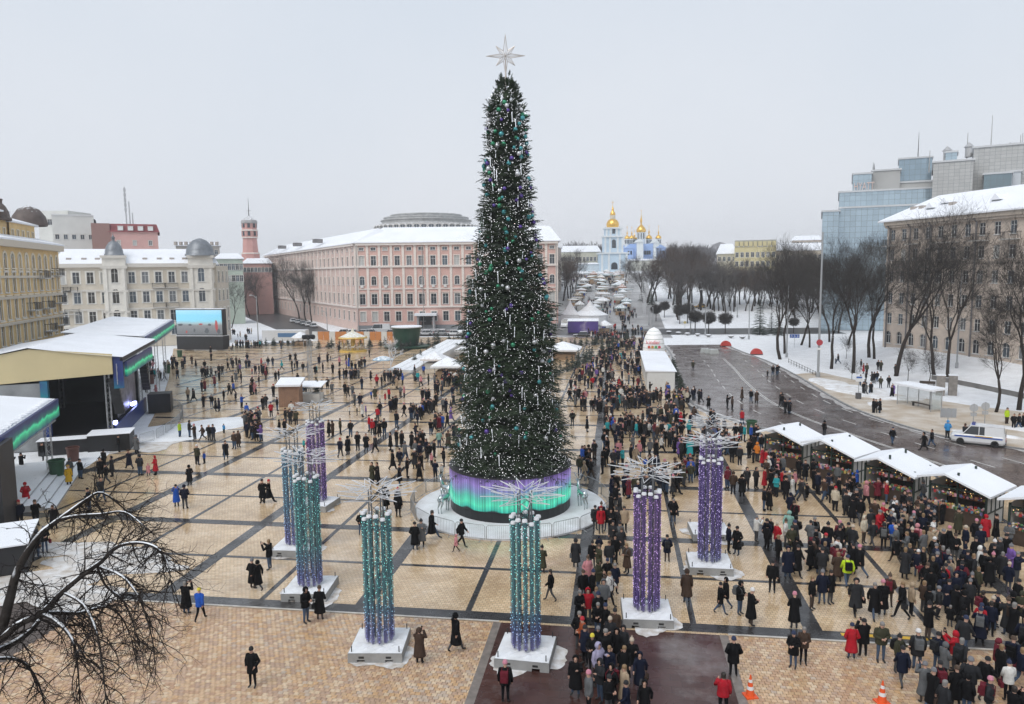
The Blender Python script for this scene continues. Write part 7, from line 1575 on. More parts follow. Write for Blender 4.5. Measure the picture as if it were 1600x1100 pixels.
def skin_body(J, sub):
    names = list(J); idx = {n_: i for i, n_ in enumerate(names)}
    me = bpy.data.meshes.new('b'); me.from_pydata([J[n_] for n_ in names], [(idx[a], idx[b_]) for a, b_ in BONES], []); ob = bpy.data.objects.new('b', me); COL.objects.link(ob)
    md = ob.modifiers.new('s', 'SKIN'); md.use_smooth_shade = True
    sv = me.skin_vertices[0].data
    for n_ in names: sv[idx[n_]].radius = RADS[n_]; sv[idx[n_]].use_root = (n_ == 'pelvis')
    if sub: ss = ob.modifiers.new('u', 'SUBSURF'); ss.levels = sub; ss.render_levels = sub
    dg = bpy.context.evaluated_depsgraph_get(); r = bpy.data.meshes.new_from_object(ob.evaluated_get(dg))
    V_ = [tuple(v.co) for v in r.vertices]; F_ = [tuple(p.vertices) for p in r.polygons]
    bpy.data.objects.remove(ob); bpy.data.meshes.remove(me); bpy.data.meshes.remove(r); return V_, F_
def seg_d(p, a, b_):
    ab = b_-a; t = max(0, min(1, (p-a).dot(ab)/ab.length_squared)); return (p-a-ab*t).length
def body_mb(J, sub=1):
    """slots: 0 skin, 1 trousers, 2 shoes, 3 dark (eyes, mouth)"""
    V_, F_ = skin_body(J, sub); q = MB(); q.v = V_; q.f = F_
    for f in F_:
        c = sum((Vector(V_[i]) for i in f), Vector())/len(f)
        foot = min(seg_d(c, J['an'+k], J['to'+k]) for k in 'lr') < .075
        arm = min(seg_d(c, J['el'+k], J['wr'+k]) for k in 'lr') < .07
        q.m.append(2 if foot else (0 if (c.z > 1.44 or arm) else 1))
    if sub:
        h = J['chin'].lerp(J['crown'], .5); fy = h.y-.088
        q.mi = 0; q.add([(h.x-.016, fy+.012, h.z-.03), (h.x+.016, fy+.012, h.z-.03), (h.x, fy-.022, h.z-.025), (h.x, fy+.008, h.z+.03)], [(0,2,3),(2,1,3),(0,1,2)])
        for s in (-1, 1): q.octa((h.x+s*.080, h.y+.01, h.z-.005), .020)           # ears
        q.mi = 3
        for s in (-1, 1): q.octa((h.x+s*.030, fy+.010, h.z+.012), .010)
        q.box(h.x-.022, h.x+.022, fy+.006, fy+.02, h.z-.060, h.z-.052); q.mi = 0
        for k, s in (('l', -1), ('r', 1)):                                         # palm and five fingers
            w = J['wr'+k]; d = (w-J['el'+k]).normalized(); u = d.orthogonal().normalized(); v = d.cross(u); q.bar(w, w+d*.085, .036, .034, 6)
            for i in range(4):
                o_ = w+d*.08+u*(.024-.016*i); l = (.055, .068, .072, .060)[i]; m_ = o_+d*l*.55; q.bar(o_, m_, .010, .009, 4); q.bar(m_, m_+(d*.8+v*.5).normalized()*l*.5, .009, .007, 4)
            o_ = w+d*.025+u*.032; q.bar(o_, o_+(d*.6+u*.7).normalized()*.05, .011, .008, 4)
    return q
def coat_mb(J, hem, flare, bulk=1.0, hood=False):
    q = MB(); pv, ch, nk = J['pelvis'], J['chest'], J['neck']; n = 12; prof = []
    top = [(nk.z+.035, .075, .075, nk), (nk.z-.01, .105, .09, nk), (1.415, .205, .118, ch), (1.33, .222, .142, ch), (1.18, .205, .145, ch), (1.04, .200, .145, pv), (.93, .212, .152, pv)]
    prof = top[:]; z = .93
    while z-.12 > hem: z -= .12; t = (.93-z)/.5; prof.append((z, .212+flare*t, .152+flare*t*1.2, pv))
    t = (.93-hem)/.5; prof.append((hem, .212+flare*t, .152+flare*t*1.2, pv)); prof.append((hem+.02, (.212+flare*t)*.9, (.152+flare*t*1.2)*.88, pv))
    vs = []
    for z, rx, ry, c in prof:
        for i in range(n): a = 2*PI*i/n; wr = 1+.03*math.sin(a*5+z*9); vs.append((c.x+rx*bulk*wr*math.cos(a), c.y+ry*bulk*wr*math.sin(a), z))
    m = len(prof); q.add(vs, [(j*n+(i+1) % n, j*n+i, (j+1)*n+i, (j+1)*n+(i+1) % n) for j in range(m-1) for i in range(n)]+[tuple(range(n))])
    for k in 'lr':
        s, e, w = J['sh'+k], J['el'+k], J['wr'+k]; q.tube([s+(ch-s)*.25+Vector((0, 0, .03)), s, s.lerp(e, .5), e, e.lerp(w, .55), w+(w-e).normalized()*.01], [.075*bulk, .083*bulk, .072*bulk, .067*bulk, .060*bulk, .055*bulk], 7)
    if hood: q.lathe([(.07, 0), (.12, .02), (.13, .09), (.10, .13)], 10, (nk.x, nk.y+.03, nk.z-.02))
    return q
def hat_mb(J, kind):
    h = J['chin'].lerp(J['crown'], .5); c = (h.x, h.y+.006, h.z); q = MB()
    if kind == 'beanie': q.lathe([(.094, .015), (.102, .02), (.104, .06), (.097, .065), (.094, .105), (.07, .145), (.03, .165), (.005, .17)], 12, c); 
    if kind == 'bobble': q.lathe([(.096, .01), (.104, .02), (.105, .06), (.096, .07), (.090, .11), (.06, .15), (.01, .165)], 12, c); q.octa((c[0], c[1], c[2]+.195), .045)
    if kind == 'hair':
        q.lathe([(.088, .0), (.094, .04), (.090, .09), (.064, .13), (.005, .145)], 12, (c[0], c[1]+.006, c[2])); q.add([(c[0]+.09*math.cos(a), c[1]+.012+.09*math.sin(a), c[2]+z_) for z_ in (-.075, .02) for a in [PI*.02+PI*.96*i/6 for i in range(7)]], [(i, i+1, 8+i, 7+i) for i in range(6)])
    if kind == 'hood':
        vs = []; n = 10
        for (r, y, zc) in ((.105, -.075, .0), (.125, -.04, .005), (.128, .02, .01), (.115, .08, .0), (.06, .125, -.02), (.005, .14, -.03)):
            for i in range(n+1): a = -PI*.30+PI*1.60*i/n; vs.append((c[0]+r*math.cos(a), c[1]+y, c[2]+zc+.02+r*1.12*math.sin(a)))
        q.add(vs, [(j*(n+1)+i, j*(n+1)+i+1, (j+1)*(n+1)+i+1, (j+1)*(n+1)+i) for j in range(5) for i in range(n)])
    return q
EYE = mat('dark_feature', (.02, .015, .012), .6); SKINM = mat('skin', (.50, .30, .22), .55); SHOE = mat('boot', (.018, .016, .015), .5)
TRO = {'black': mat('trousers_black', (.008, .008, .010), .8, spec=.08), 'grey': mat('trousers_grey', (.05, .052, .058), .8), 'jeans': mat('jeans', (.045, .075, .13), .85, var=.2, scale=8), 'brown': mat('trousers_brown', (.06, .042, .032), .8)}
CO = {'black': (.007, .007, .008), 'navy': (.009, .012, .026), 'charcoal': (.024, .025, .028), 'grey': (.11, .115, .12), 'brown': (.055, .036, .027), 'olive': (.045, .045, .028), 'red': (.36, .015, .025), 'maroon': (.13, .018, .028), 'blue': (.02, .085, .40), 'light blue': (.05, .26, .55), 'white': (.62, .61, .58), 'beige': (.34, .26, .18), 'cream': (.52, .46, .36), 'pink': (.50, .22, .24), 'purple': (.16, .09, .30), 'teal': (.03, .30, .33), 'mint': (.22, .38, .33), 'yellow': (.60, .36, .03), 'hi-vis yellow': (.45, .62, .03), 'orange': (.62, .20, .03), 'lilac': (.32, .30, .42), 'rust': (.28, .07, .03)}
COM = {k: mat('coat_'+k.replace(' ', '_'), c, .75, var=.18, scale=6, bump=.25, spec=.08) for k, c in CO.items()}
HATC = {'black': (.015, .015, .017), 'grey': (.16, .16, .17), 'white': (.62, .61, .6), 'pink': (.5, .2, .26), 'red': (.4, .02, .03), 'brown': (.07, .045, .03), 'navy': (.02, .03, .07), 'yellow': (.6, .5, .05), 'cream': (.45, .38, .30)}
HAM = {k: mat('hat_'+k, c, .9, var=.1, scale=20, bump=.3) for k, c in HATC.items()}; HAIRM = [mat('hair_dark', (.022, .016, .012), .6), mat('hair_fair', (.22, .14, .07), .6), mat('hair_grey', (.2, .19, .18), .6)]
POSES = ['stand', 'walk', 'stride', 'pockets', 'photo', 'hold', 'turn']; PJ = {p: person_pose(p) for p in POSES}
BODY = {p: body_mb(PJ[p], 1).mesh('person', [SKINM, TRO['black'], SHOE, EYE], True) for p in POSES}
HEM = {'jacket': (.80, .0, 1.06), 'parka': (.66, .02, 1.08), 'coat': (.40, .06, 1.02)}
COATM = {(p, g): coat_mb(PJ[p], *HEM[g]).mesh('coat', [COM['black']], True) for p in POSES for g in HEM}
HATM = {(p, h): hat_mb(PJ[p], h).mesh('hat' if h != 'hair' else 'hair', [HAM['black']], True) for p in POSES for h in ('beanie', 'bobble', 'hair', 'hood')}
bp = MB().box(-.15, .15, .13, .30, 1.00, 1.42).box(-.11, .11, .30, .36, 1.04, 1.24)
for s in (-1, 1): bp.tube([(s*.11, .14, 1.40), (s*.12, .0, 1.47), (s*.13, -.165, 1.36), (s*.13, -.17, 1.15), (s*.14, .10, 1.03)], .018, 4)
hb = MB().box(.24, .36, -.14, .12, .62, .84).tube([(.30, -.1, .84), (.29, -.03, 1.02), (.30, .08, .84)], .012, 4)
phm = MB().box(-.04, .04, -.475, -.46, 1.46, 1.62)
BAGM = {'backpack': bp.mesh('backpack', [COM['charcoal']]), 'handbag': hb.mesh('handbag', [COM['brown']]), 'phone': phm.mesh('phone', [EYE])}
PEOPLE = []                                       # (x, y, colour, garment, pose, headwear, hat colour, bag, bag colour, trousers, heading, scale)
RP = random.Random(2024); DARK = ['black']*13+['navy']*5+['charcoal']*5+['brown', 'olive', 'grey', 'grey']; ANY = DARK*2+['red', 'maroon', 'blue', 'beige', 'pink', 'white', 'purple', 'teal', 'cream']
LET = {'k': 'black', 'n': 'navy', 'c': 'charcoal', 'g': 'grey', 'd': 'brown', 'o': 'olive', 'r': 'red', 'm': 'maroon', 'b': 'blue', 'l': 'light blue', 'w': 'white', 'e': 'beige', 'x': 'cream', 'p': 'pink', 'u': 'purple', 't': 'teal', 'i': 'mint', 'y': 'yellow', 'h': 'hi-vis yellow', 'a': 'orange', 'q': 'lilac', 'z': 'rust'}
def person_spec(x, y, col=None, pose=None, child=False, garment=None, head=None, heading=None, hat=None, bag=None):
    col = col or RP.choice(DARK); pose = pose or RP.choices(POSES, (4, 1.8, .5, 4.5, .8, 2.2, 1.8))[0]; garment = garment or RP.choices(('jacket', 'parka', 'coat'), (5, 4, 3))[0]
    head = head or RP.choices(('beanie', 'bobble', 'hair', 'hood'), (5, 1.5, 2.2, 3))[0]; hat = hat or (col if head == 'hood' else RP.choices(list(HATC), (9, 3, 1.6, 1, .7, 2, 2, .15, 1))[0])
    if bag is None: bag = RP.choices((None, 'backpack', 'handbag'), (7, 1.3, 1.3))[0]
    if pose == 'photo': bag = 'phone'
    heading = RP.uniform(0, 2*PI) if heading is None else heading; s = RP.gauss(1.0, .035)*(.62 if child else 1.0)
    PEOPLE.append([x, y, col, garment, pose, head, hat, bag, RP.choice(('charcoal', 'black', 'maroon', 'brown', 'grey')), RP.choices(list(TRO), (6, 2.5, 3, 1))[0], heading, s, child])
def frame(ox, oy, sc, items, heading=None):
    for it in items.split():
        a = it.split(','); px, py = ox+float(a[0])/sc, oy+float(a[1])/sc; code = a[2] if len(a) > 2 else ''; g = G(px, py); kw = {}
        if code and code[0] in LET: kw['col'] = LET[code[0]]
        f = code[1:] if code and code[0] in LET else code
        for ch in f:
            kw.update({'W': dict(pose='walk'), 'T': dict(pose=RP.choice(('walk', 'walk', 'stride'))), 'P': dict(pose='photo'), 'H': dict(pose='hold'), 'S': dict(pose='stand'), 'K': dict(pose='pockets'), 'C': dict(child=True), 'L': dict(garment='coat'), 'J': dict(garment='jacket'), 'B': dict(bag='backpack'), 'G': dict(bag='handbag'), 'O': dict(head='hood'), 'Y': dict(head='beanie', hat='yellow'), 'F': dict(heading=0.0), 'A': dict(heading=PI), 'R': dict(heading=PI/2), 'E': dict(heading=-PI/2), 'I': dict(head='beanie', hat='pink'), 'D': dict(head='hair')}[ch])
        if heading is not None and 'heading' not in kw: kw['heading'] = heading+RP.gauss(0, .6)
        person_spec(g.x, g.y, **kw)
frame(0, 480, 3.9275, '1297,330,k 1135,350 1178,350 1203,375,kL 1090,440,kT 985,455 1010,450 1070,355 1055,352 1240,520 1258,515,m 1318,485,m 1345,415 1365,415 1430,375 1450,460 1400,390 1155,570,eF 1190,578,kT 960,560,p 985,585,rC 900,525,kA 1250,615 1300,615 1325,640 1345,640 1375,580,k 1408,540 1435,535,b 1550,500 1485,620,b 1105,800,hS 1165,800 1195,815,d 1245,820,d 1285,820,kA 1310,820,nA 1375,775,lC 1440,870 1465,860 1387,935,kL 1212,968,oBA 1255,960,bC 730,890,k 840,900,gLA 795,995,nT 862,1035,cA 912,1035,pCI 957,1030,rLO 640,985,kA 620,1050,kL 690,1040,c 655,1085,kT 435,1050,gBA 495,1055,kA 425,1098,yO 265,940,kT 135,1010,kP 1165,1095,kLO 70,1030,k')
frame(0, 720, 2.895, '800,208,bLP 838,218,nK 845,695,kPL 908,725,bJYA 1145,580,k 1145,1025,kKF 92,300,n 165,295,kP 245,310,k 460,185,c 405,230,k 120,200,r 175,440,cB 205,420,k')
frame(380, 540, 4.2105, '60,275,kT 105,265 20,150 40,150,n 120,145,r 165,135 195,135,n 255,165,t 325,185,kC 395,175 425,170 345,105 310,105 150,225,m 215,235 235,230 555,285,kL 590,185,kG 485,180,tC 525,180 500,125 680,150,u 695,150,b 715,165 740,175 765,155 780,140 800,145 670,320 690,340,c 720,330,g 880,270,r 912,270 955,240 990,265 1010,285,e 1050,260,b 200,340 130,420 150,410 225,430,k 185,470,r 40,560 80,580 60,520 100,500 25,470,b 280,510 310,520 350,525 565,600 590,600,d 640,585,o 708,600,kKF 735,395 770,400 700,455,wC 750,460,oC 785,470,w 808,460,uC 843,350,bC 868,355,o 900,370,wC 935,360,rC 960,355,r 1035,340,g 1060,345,p 885,500,r 830,565,r 850,590,rJ 897,600,kL 930,595,k 970,440 1000,420,i 1010,540 1060,470,kW 1105,475 1120,470,d 1180,460 1205,455,kL 1235,445 1270,400 1365,415,C 1385,400 640,735,nWA 690,720,kL 755,690,kOF 810,695,kLF 870,705,cW 970,690,kL 1010,670,k 1045,670,kL 985,820,kLG 1030,800,nA 1080,870,kBP 1065,760 1145,700,k 1130,810,cL 1170,830,kW 1235,590,kP 1290,670,i 1305,640,pC 1350,680,d 1390,620 1410,640,g 1225,760,k 1240,790,pCO 1265,880,nA 1305,865,wC 1320,800,kO 1160,890,k 1030,920,kLP 850,905,oL 885,915,kL 130,1035,kL 170,1035,kTB 940,1085,kL 1020,1090,kA 400,690,tC 425,690,rC 1360,240 1130,230 1170,270,p 1220,260 1260,265 1310,300 1355,265')
frame(400, 780, 3.4375, '75,380,kPE 15,490,kT 270,665,kHJ 345,650,kHLG 855,275,kA 890,255,gLF 945,215,kTR 1075,285,pCTO 1105,255,kW 880,885,dGA 1075,820,kTL 1250,865,kJA 565,190,k 765,100,kA 700,60,kL 1340,1095,kBA')
frame(760, 780, 3.438, '300,400,oLA 345,550,kTE 480,370,cLA 605,300,nCA 970,340,nBA 1030,305,bCA 990,575,nKA 1075,560,dLA 1255,620,kTR 1285,590,kW 1360,620,kB 1420,680,kH 1360,415,c 1345,300,k 1300,290,n 1000,120,kKF 1325,955,kKA 1270,1160,rJA')
frame(760, 780, 3.438, '670,190 700,180,c 740,180,e 680,270 715,270,g 755,400,dLH 725,300 570,370,k 605,400,o 660,380,c 690,350,k 545,470,p 600,500,oH 650,480,k 690,510 500,680,kL 545,670,rO 590,640,g 630,620 660,570,w 720,690,cL 600,740,k 640,760,k 665,830,H 735,880,cLO 500,800 520,850,z 600,870,kH 530,890,n 480,1060,kLO 600,1000,qO 660,1000,n 740,1000,k 825,1040,nT 610,1090,c 740,1120,e 670,1110,kO 550,1160,gI 750,1190,n 850,1200,kO 655,1170,k 600,690,k 570,560,k 520,560,k 690,780,d 700,900,k 780,960,k 570,930,k 640,920,k', 0.0)
frame(1180, 860, 3.81, '100,250,k 230,470,kA 225,700,kH 285,680,dH 335,355,kJ 395,325,nA 445,320,k 345,105,dK 595,385,cF 705,410,kLF 755,390,kBA 870,410,kTE 570,650,rLA 640,635,kA 745,665,oHF 850,725,oJ 870,810,nWA 1020,265,kG 1115,340,nOA 1000,910,gL 1090,900,kA 1190,930,kA 1180,720,rPO 1500,900,wJA 545,215,hBA 490,190,dA 620,160,k')
frame(1180, 640, 3.667, '395,158,kO 785,200,kT 965,235,kL 1010,215,kTE 1100,165,lOA 1200,185,cA 1440,85,hS 1480,115,k 1510,115,k 1535,110,k 435,540,k 505,565,c 225,470,p 120,500,t 175,520,k 50,580,k 80,580,k 200,620,n 220,675,k 190,740,iLO 65,810,kO 130,880,k 185,970,nO 235,900,kLO 5,760,w 480,800,mI 530,810,o 620,770,xO 555,650,kL 600,660,kW 705,735,rLT 660,720,cO 785,800,bA 815,800,kBA 905,800,gC 985,800,kA 1020,740,k 1105,840,kW 1140,875,k 1200,830,n 1260,790,kI 1160,720,o 1315,760,rL 1375,760,k 1450,800,g 1280,970,wO 1300,965,e 1360,990,k 1410,980,c 1495,1000,n 1180,1020,kT 975,1060,k 1020,900,k 40,330,r 10,300,a 60,340,r 100,340,k 140,320,k 370,350,w 330,400,k 285,410,k 250,400,k 410,400,c 470,440,g 500,420,r 580,470,b 560,500,k 640,500,k 700,520,m 750,540,r 800,540,g 850,600,k 880,620,c 930,640,d 960,540,g')
frame(860, 540, 3.9275, '875,155,oF 1365,190,k 1390,185,k 1332,190,kC 1175,340,d 1230,350,k 1265,355,d 1415,375,k 1440,410,n 1465,415,k 1085,390,k 1115,400,d 925,350,n 970,390,k 1175,490,r 300,415,kT 135,495,k 215,350,c 120,345,k 155,345 265,390,pC 395,350,kT 445,315,kT 860,845,oA 780,905,kA 755,1095,kKF 1120,915,dA 1175,930,kA 1085,880,m 615,535,k 655,590,d 700,520,n 770,470,b 735,480,r 800,510,r 850,560,t 385,550,b 350,560,t 225,530,kO 545,700,p 570,650 610,690,g 680,660,w 800,640,w 830,660 505,660,g 440,620 400,640 350,680 320,790,kO 380,820,k 240,760 210,830,e 180,800,o 270,700')
frame(1200, 440, 3.9275, '30,575,k 60,570,k 85,770,k 105,810,k 130,815,k 645,810,k 660,810,k 685,810,kG 430,505,k 415,505,gC 570,540,k 585,565,r 605,570,o 675,545,k 600,620 585,695,k 600,700,g 630,695,k 650,625,k 690,655,o 740,650,k 765,705,u')
N_LIST = len(PEOPLE)
def scatter(poly, n, cols=ANY, heading=None, mind=.55):
    pts = [G(*p) for p in poly]; xs = [p.x for p in pts]; ys = [p.y for p in pts]; k = 0; tries = 0
    P2 = [(p.x, p.y) for p in pts]
    while k < n and tries < n*60:
        tries += 1; x, y = RP.uniform(min(xs), max(xs)), RP.uniform(min(ys), max(ys)); ins = False
        for (xa, ya), (xb, yb) in zip(P2, P2[1:]+P2[:1]):
            if (ya > y) != (yb > y) and x < (xb-xa)*(y-ya)/(yb-ya)+xa: ins = not ins
        if k > 3 and RP.random() < .62:
            q_ = PEOPLE[-RP.randint(1, min(k, 60))]; a_ = RP.uniform(0, 2*PI); r_ = RP.uniform(.5, .95); x, y = q_[0]+r_*math.cos(a_), q_[1]+r_*math.sin(a_); ins = True
        if not ins or (x-TC.x)**2+(y-TC.y)**2 < 7.5**2: continue
        if any((x-p[0])**2+(y-p[1])**2 < mind**2 for p in PEOPLE[-400:]): continue
        person_spec(x, y, RP.choice(cols), child=RP.random() < .07, heading=None if heading is None else heading+RP.gauss(0, .7)); k += 1
scatter([(1410, 975), (1500, 905), (1600, 880), (1650, 1100), (1600, 1160), (1450, 1130)], 95, DARK*2+['red', 'maroon', 'cream', 'beige'], heading=2.2)
scatter([(1180, 735), (1290, 770), (1430, 830), (1590, 880), (1590, 905), (1450, 870), (1300, 800), (1180, 770)], 85)
scatter([(960, 610), (1060, 620), (1110, 700), (1080, 770), (1000, 790), (960, 720), (930, 680)], 210, mind=.45); scatter([(895, 690), (965, 690), (985, 760), (900, 770)], 18); scatter([(1070, 640), (1180, 690), (1190, 730), (1120, 740)], 45)
scatter([(1180, 780), (1420, 850), (1580, 920), (1400, 960), (1180, 900)], 34)
scatter([(905, 780), (1000, 770), (1000, 830), (945, 850)], 10)
scatter([(950, 545), (1010, 540), (1045, 600), (1060, 640), (950, 620), (900, 600)], 200, mind=.45); scatter([(900, 590), (960, 575), (960, 640), (890, 650)], 34)
scatter([(905, 512), (1010, 505), (1012, 548), (960, 550), (930, 540)], 150); scatter([(900, 470), (985, 470), (1000, 505), (900, 500)], 190, mind=.5); scatter([(893, 432), (970, 432), (985, 470), (895, 470)], 260, mind=.5)
scatter([(640, 585), (740, 568), (745, 630), (690, 640), (640, 610)], 85, mind=.5); scatter([(640, 640), (740, 640), (725, 740), (650, 745)], 20)
scatter([(290, 540), (600, 545), (640, 600), (560, 620), (380, 610), (300, 580)], 85); scatter([(340, 600), (480, 600), (480, 700), (370, 690)], 45, mind=.5); scatter([(215, 570), (275, 545), (300, 555), (245, 610)], 34); scatter([(345, 520), (400, 522), (385, 550), (340, 548)], 22)
scatter([(1330, 580), (1400, 575), (1400, 625), (1350, 620)], 7); scatter([(560, 640), (700, 640), (690, 700), (560, 690)], 14)
def blocked(x, y):
    for c in cols:
        g = G(c[0], c[1], .42)
        if abs(x-g.x) < 1.7 and abs(y-g.y) < 1.7: return True
    for sx, sy in stall_c:
        dx, dy = x-sx, y-sy; u = dx*SDIR.x+dy*SDIR.y; v = -dx*SDIR.y+dy*SDIR.x
        if abs(u) < 1.95 and -1.9 < v < 1.6: return True
    return (3.7 < x < 8.6 and 105 < y < 140.5) or (x-TC.x)**2+(y-TC.y)**2 < 7.3**2
PEOPLE = [p for p in PEOPLE if not blocked(p[0], p[1])]
for p in PEOPLE:
    u, v = PX((p[0], p[1], terrain(p[0], p[1]))); dist = math.hypot(p[0], p[1]); p.append((u, v, dist))
vis = sorted(PEOPLE, key=lambda p: p[-1][2])
inview = [p for p in vis if -15 < p[-1][0] < 1615 and p[-1][1] < 1165]
solo, rest = inview[:300], inview[300:]
LMK = [(XX, nm) for XX, nm in (((-7.7, 44), 'front of the glowing drum'), ((-15, 51), 'left of the glowing drum'), ((.6, 52), 'right of the glowing drum'), ((-10.8, 31), 'the nearest left teal column'), ((-4, 31), 'the central teal column'), ((-17, 36.5), 'the second left teal column'), ((-20, 42), 'the blue column'), ((-21, 50), 'the far left purple column'), ((1.5, 35), 'the near right purple column'), ((5.3, 42), 'the near violet column'), ((6, 48), 'the far violet column'), ((-1.5, 30), 'the queue on the red path'), ((-1.4, 40), 'the queue beside the drum'), ((-40, 45), 'the left stage wing'), ((-46, 58), 'the snowy steps'), ((-46, 68), 'the stage front barriers'), ((-40, 85), 'the brown kiosk'), ((14, 64), 'the farthest market stalls'), ((18.5, 57), 'the middle market stalls'), ((22, 50), 'the nearest market stall'), ((12, 32), 'the lower right corner'), ((11, 40), 'the right of the violet columns'), ((18, 38), 'the right edge crowd'), ((34, 80), 'the police van'), ((33, 92), 'the bus stop'), ((22, 76), 'the road crossing'), ((-30, 36), 'the overhanging branches'), ((-28, 55), 'the open paving left'), ((-22, 66), 'the paving behind the left columns'), ((4, 60), 'the crowd behind the violet columns'), ((-2, 68), 'the crowd right of the tree'), ((-14, 62), 'the tree left side crowd'), ((-30, 80), 'the middle left of the square'))]
PV = {'stand': 'standing', 'pockets': 'standing', 'walk': 'walking', 'stride': 'striding', 'photo': 'taking a photo', 'hold': 'holding something', 'turn': 'half turned'}
_LS = {}
for (x, y, col, gar, pose, head, hat, bag, bagc, tro, hd, s, child, (u, v, dist)) in solo:
    lm_ = min(LMK, key=lambda L_: (L_[0][0]-x)**2+(L_[0][1]-y)**2)[1]
    hw_ = {'beanie': '%s hat' % hat, 'bobble': '%s bobble hat' % hat, 'hair': 'no hat', 'hood': 'hood up'}[head]
    lab = '%s in %s %s, %s, %s near %s' % ('child' if child else 'person', col, gar, hw_, PV[pose], lm_)
    z = .09 if (x > near_x(min(max(y, 23), 170)) and x > 28.5+max(0, 93-y)*.25) else (.01)
    o = link('person', BODY[pose], None, (x, y, z), hd); o.scale = (s*RP.uniform(.92, 1.12), s*RP.uniform(.95, 1.15), s); tag(o, lab, 'person', 'people near '+lm_)
    o.material_slots[1].link = 'OBJECT'; o.material_slots[1].material = TRO[tro]
    c = link('coat', COATM[(pose, gar)], o); c.material_slots[0].link = 'OBJECT'; c.material_slots[0].material = COM[col]
    h = link('hair' if head == 'hair' else 'hat', HATM[(pose, head)], o); h.material_slots[0].link = 'OBJECT'; h.material_slots[0].material = HAIRM[hash((round(x), round(y))) % 3] if head == 'hair' else (COM[col] if head == 'hood' else HAM[hat])
    if bag: b_ = link(bag, BAGM[bag], o)
    if bag in ('backpack', 'handbag'): b_.material_slots[0].link = 'OBJECT'; b_.material_slots[0].material = COM[bagc]
# everyone farther off reads as one crowd
LOW = {}
for p_ in POSES:
    q = body_mb(PJ[p_], 0)
    for gar in ('jacket', 'coat'):
        for hk in ('beanie', 'hood', 'hair'):
            a = MB(); a.v = list(q.v); a.f = list(q.f); a.m = list(q.m)
            for mb_, k in ((coat_mb(PJ[p_], *HEM[gar]), 4), (hat_mb(PJ[p_], hk), 5)):
                base = len(a.v); a.v += mb_.v; a.f += [tuple(i+base for i in f) for f in mb_.f]; a.m += [k]*len(mb_.f)
            LOW[(p_, gar, hk)] = (np.array(a.v), a.f, np.array(a.m))
VV = []; FF = []; CC = []; base = 0
TROC = {'black': (.014, .014, .017), 'grey': (.05, .052, .058), 'jeans': (.045, .075, .13), 'brown': (.06, .042, .032)}
for (x, y, col, gar, pose, head, hat, bag, bagc, tro, hd, s, child, _) in rest:
    v, f, m = LOW[(pose, 'coat' if gar == 'coat' else 'jacket', head if head in ('hood', 'hair') else 'beanie')]
    c_, s_ = math.cos(hd), math.sin(hd); P_ = np.stack([x+(v[:, 0]*c_-v[:, 1]*s_)*s, y+(v[:, 0]*s_+v[:, 1]*c_)*s, v[:, 2]*s+.01+terrain(x, y)], 1); VV.append(P_)
    pal = [(.50, .30, .22), TROC[tro], (.018, .016, .015), (.02, .02, .02), CO[col], CO[col] if head == 'hood' else ((.03, .02, .015) if head == 'hair' else HATC[hat])]
    for fc, k in zip(f, m): FF.append(tuple(i+base for i in fc)); CC.append(pal[k])
    base += len(v)
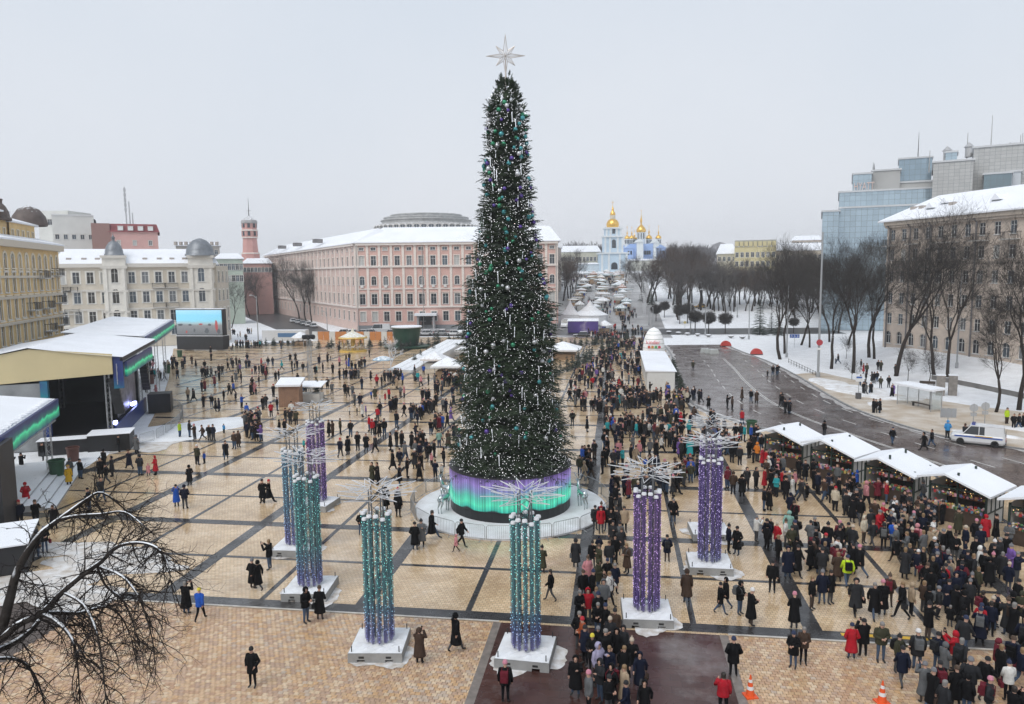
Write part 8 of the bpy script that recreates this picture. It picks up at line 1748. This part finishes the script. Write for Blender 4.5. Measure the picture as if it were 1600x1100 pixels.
if VV:
    me = bpy.data.meshes.new('crowd'); me.from_pydata(np.concatenate(VV).tolist(), [], FF)
    at = me.color_attributes.new('cloth', 'FLOAT_COLOR', 'CORNER'); arr = []
    for fc, c in zip(FF, CC): arr += [(*c, 1.0)]*len(fc)
    at.data.foreach_set('color', np.array(arr, dtype=np.float32).ravel())
    cm_ = bpy.data.materials.new('crowd_clothes'); cm_.use_nodes = True; n = cm_.node_tree.nodes; va = n.new('ShaderNodeVertexColor'); va.layer_name = 'cloth'; cm_.node_tree.links.new(va.outputs[0], n['Principled BSDF'].inputs['Base Color']); n['Principled BSDF'].inputs['Roughness'].default_value = .75; n['Principled BSDF'].inputs['Specular IOR Level'].default_value = .08
    me.materials.append(cm_); me.update(); tag(link('crowd', me), 'dense winter crowd filling the far part of the square and avenue', 'crowd', kind='stuff')
print('PEOPLE', len(PEOPLE), len(solo), len(rest))

# ---------------------------------------------------------------- labels of look-alikes: say which one, counted from the left of the picture
ORD = ['leftmost', 'second from left', 'third from left', 'fourth from left', 'fifth from left', 'sixth from left', 'seventh from left', 'eighth from left', 'ninth from left', 'tenth from left', 'eleventh from left', 'twelfth from left']+[w_+' from left' for w_ in ('thirteenth', 'fourteenth', 'fifteenth', 'sixteenth', 'seventeenth', 'eighteenth', 'nineteenth', 'twentieth', 'twenty-first', 'twenty-second', 'twenty-third', 'twenty-fourth')]
bpy.context.view_layer.update()
by = {}
for ob in SC.objects:
    if ob.parent is None and 'label' in ob.keys(): by.setdefault(ob['label'], []).append(ob)
for lab, obs in by.items():
    if 1 < len(obs) <= 24:
        obs.sort(key=lambda o_: PX(o_.matrix_world.translation)[0])
        for i, ob in enumerate(obs):
            t = lab+', '+(ORD[i] if i < len(obs)-1 or len(obs) < 3 else 'rightmost')
            if len(obs) == 2: t = lab+(', left one', ', right one')[i]
            w_ = t.split()
            if len(w_) > 16: t = t.replace(' standing', '').replace(', no hat', '').replace(' small', '').replace(', hood up', ' hooded')
            ob['label'] = ' '.join(t.split()[:16])
for ob in SC.objects:
    if 'label' in ob.keys() and len(ob['label'].split()) > 16: ob['label'] = ' '.join(ob['label'].split()[:16])

# ---------------------------------------------------------------- winter haze
hz = MB().box(-420, 420, -60, 900, -3, 62).build('haze', [])
hz['kind'] = 'stuff'
hm = bpy.data.materials.new('haze_air'); hm.use_nodes = True; n = hm.node_tree.nodes; n.clear()
ho_ = n.new('ShaderNodeOutputMaterial'); pv_ = n.new('ShaderNodeVolumePrincipled'); pv_.inputs['Density'].default_value = .00042; pv_.inputs['Color'].default_value = (.97, .98, 1.0, 1); pv_.inputs['Anisotropy'].default_value = .2
hm.node_tree.links.new(pv_.outputs[0], ho_.inputs['Volume']); hz.data.materials.clear(); hz.data.materials.append(hm)
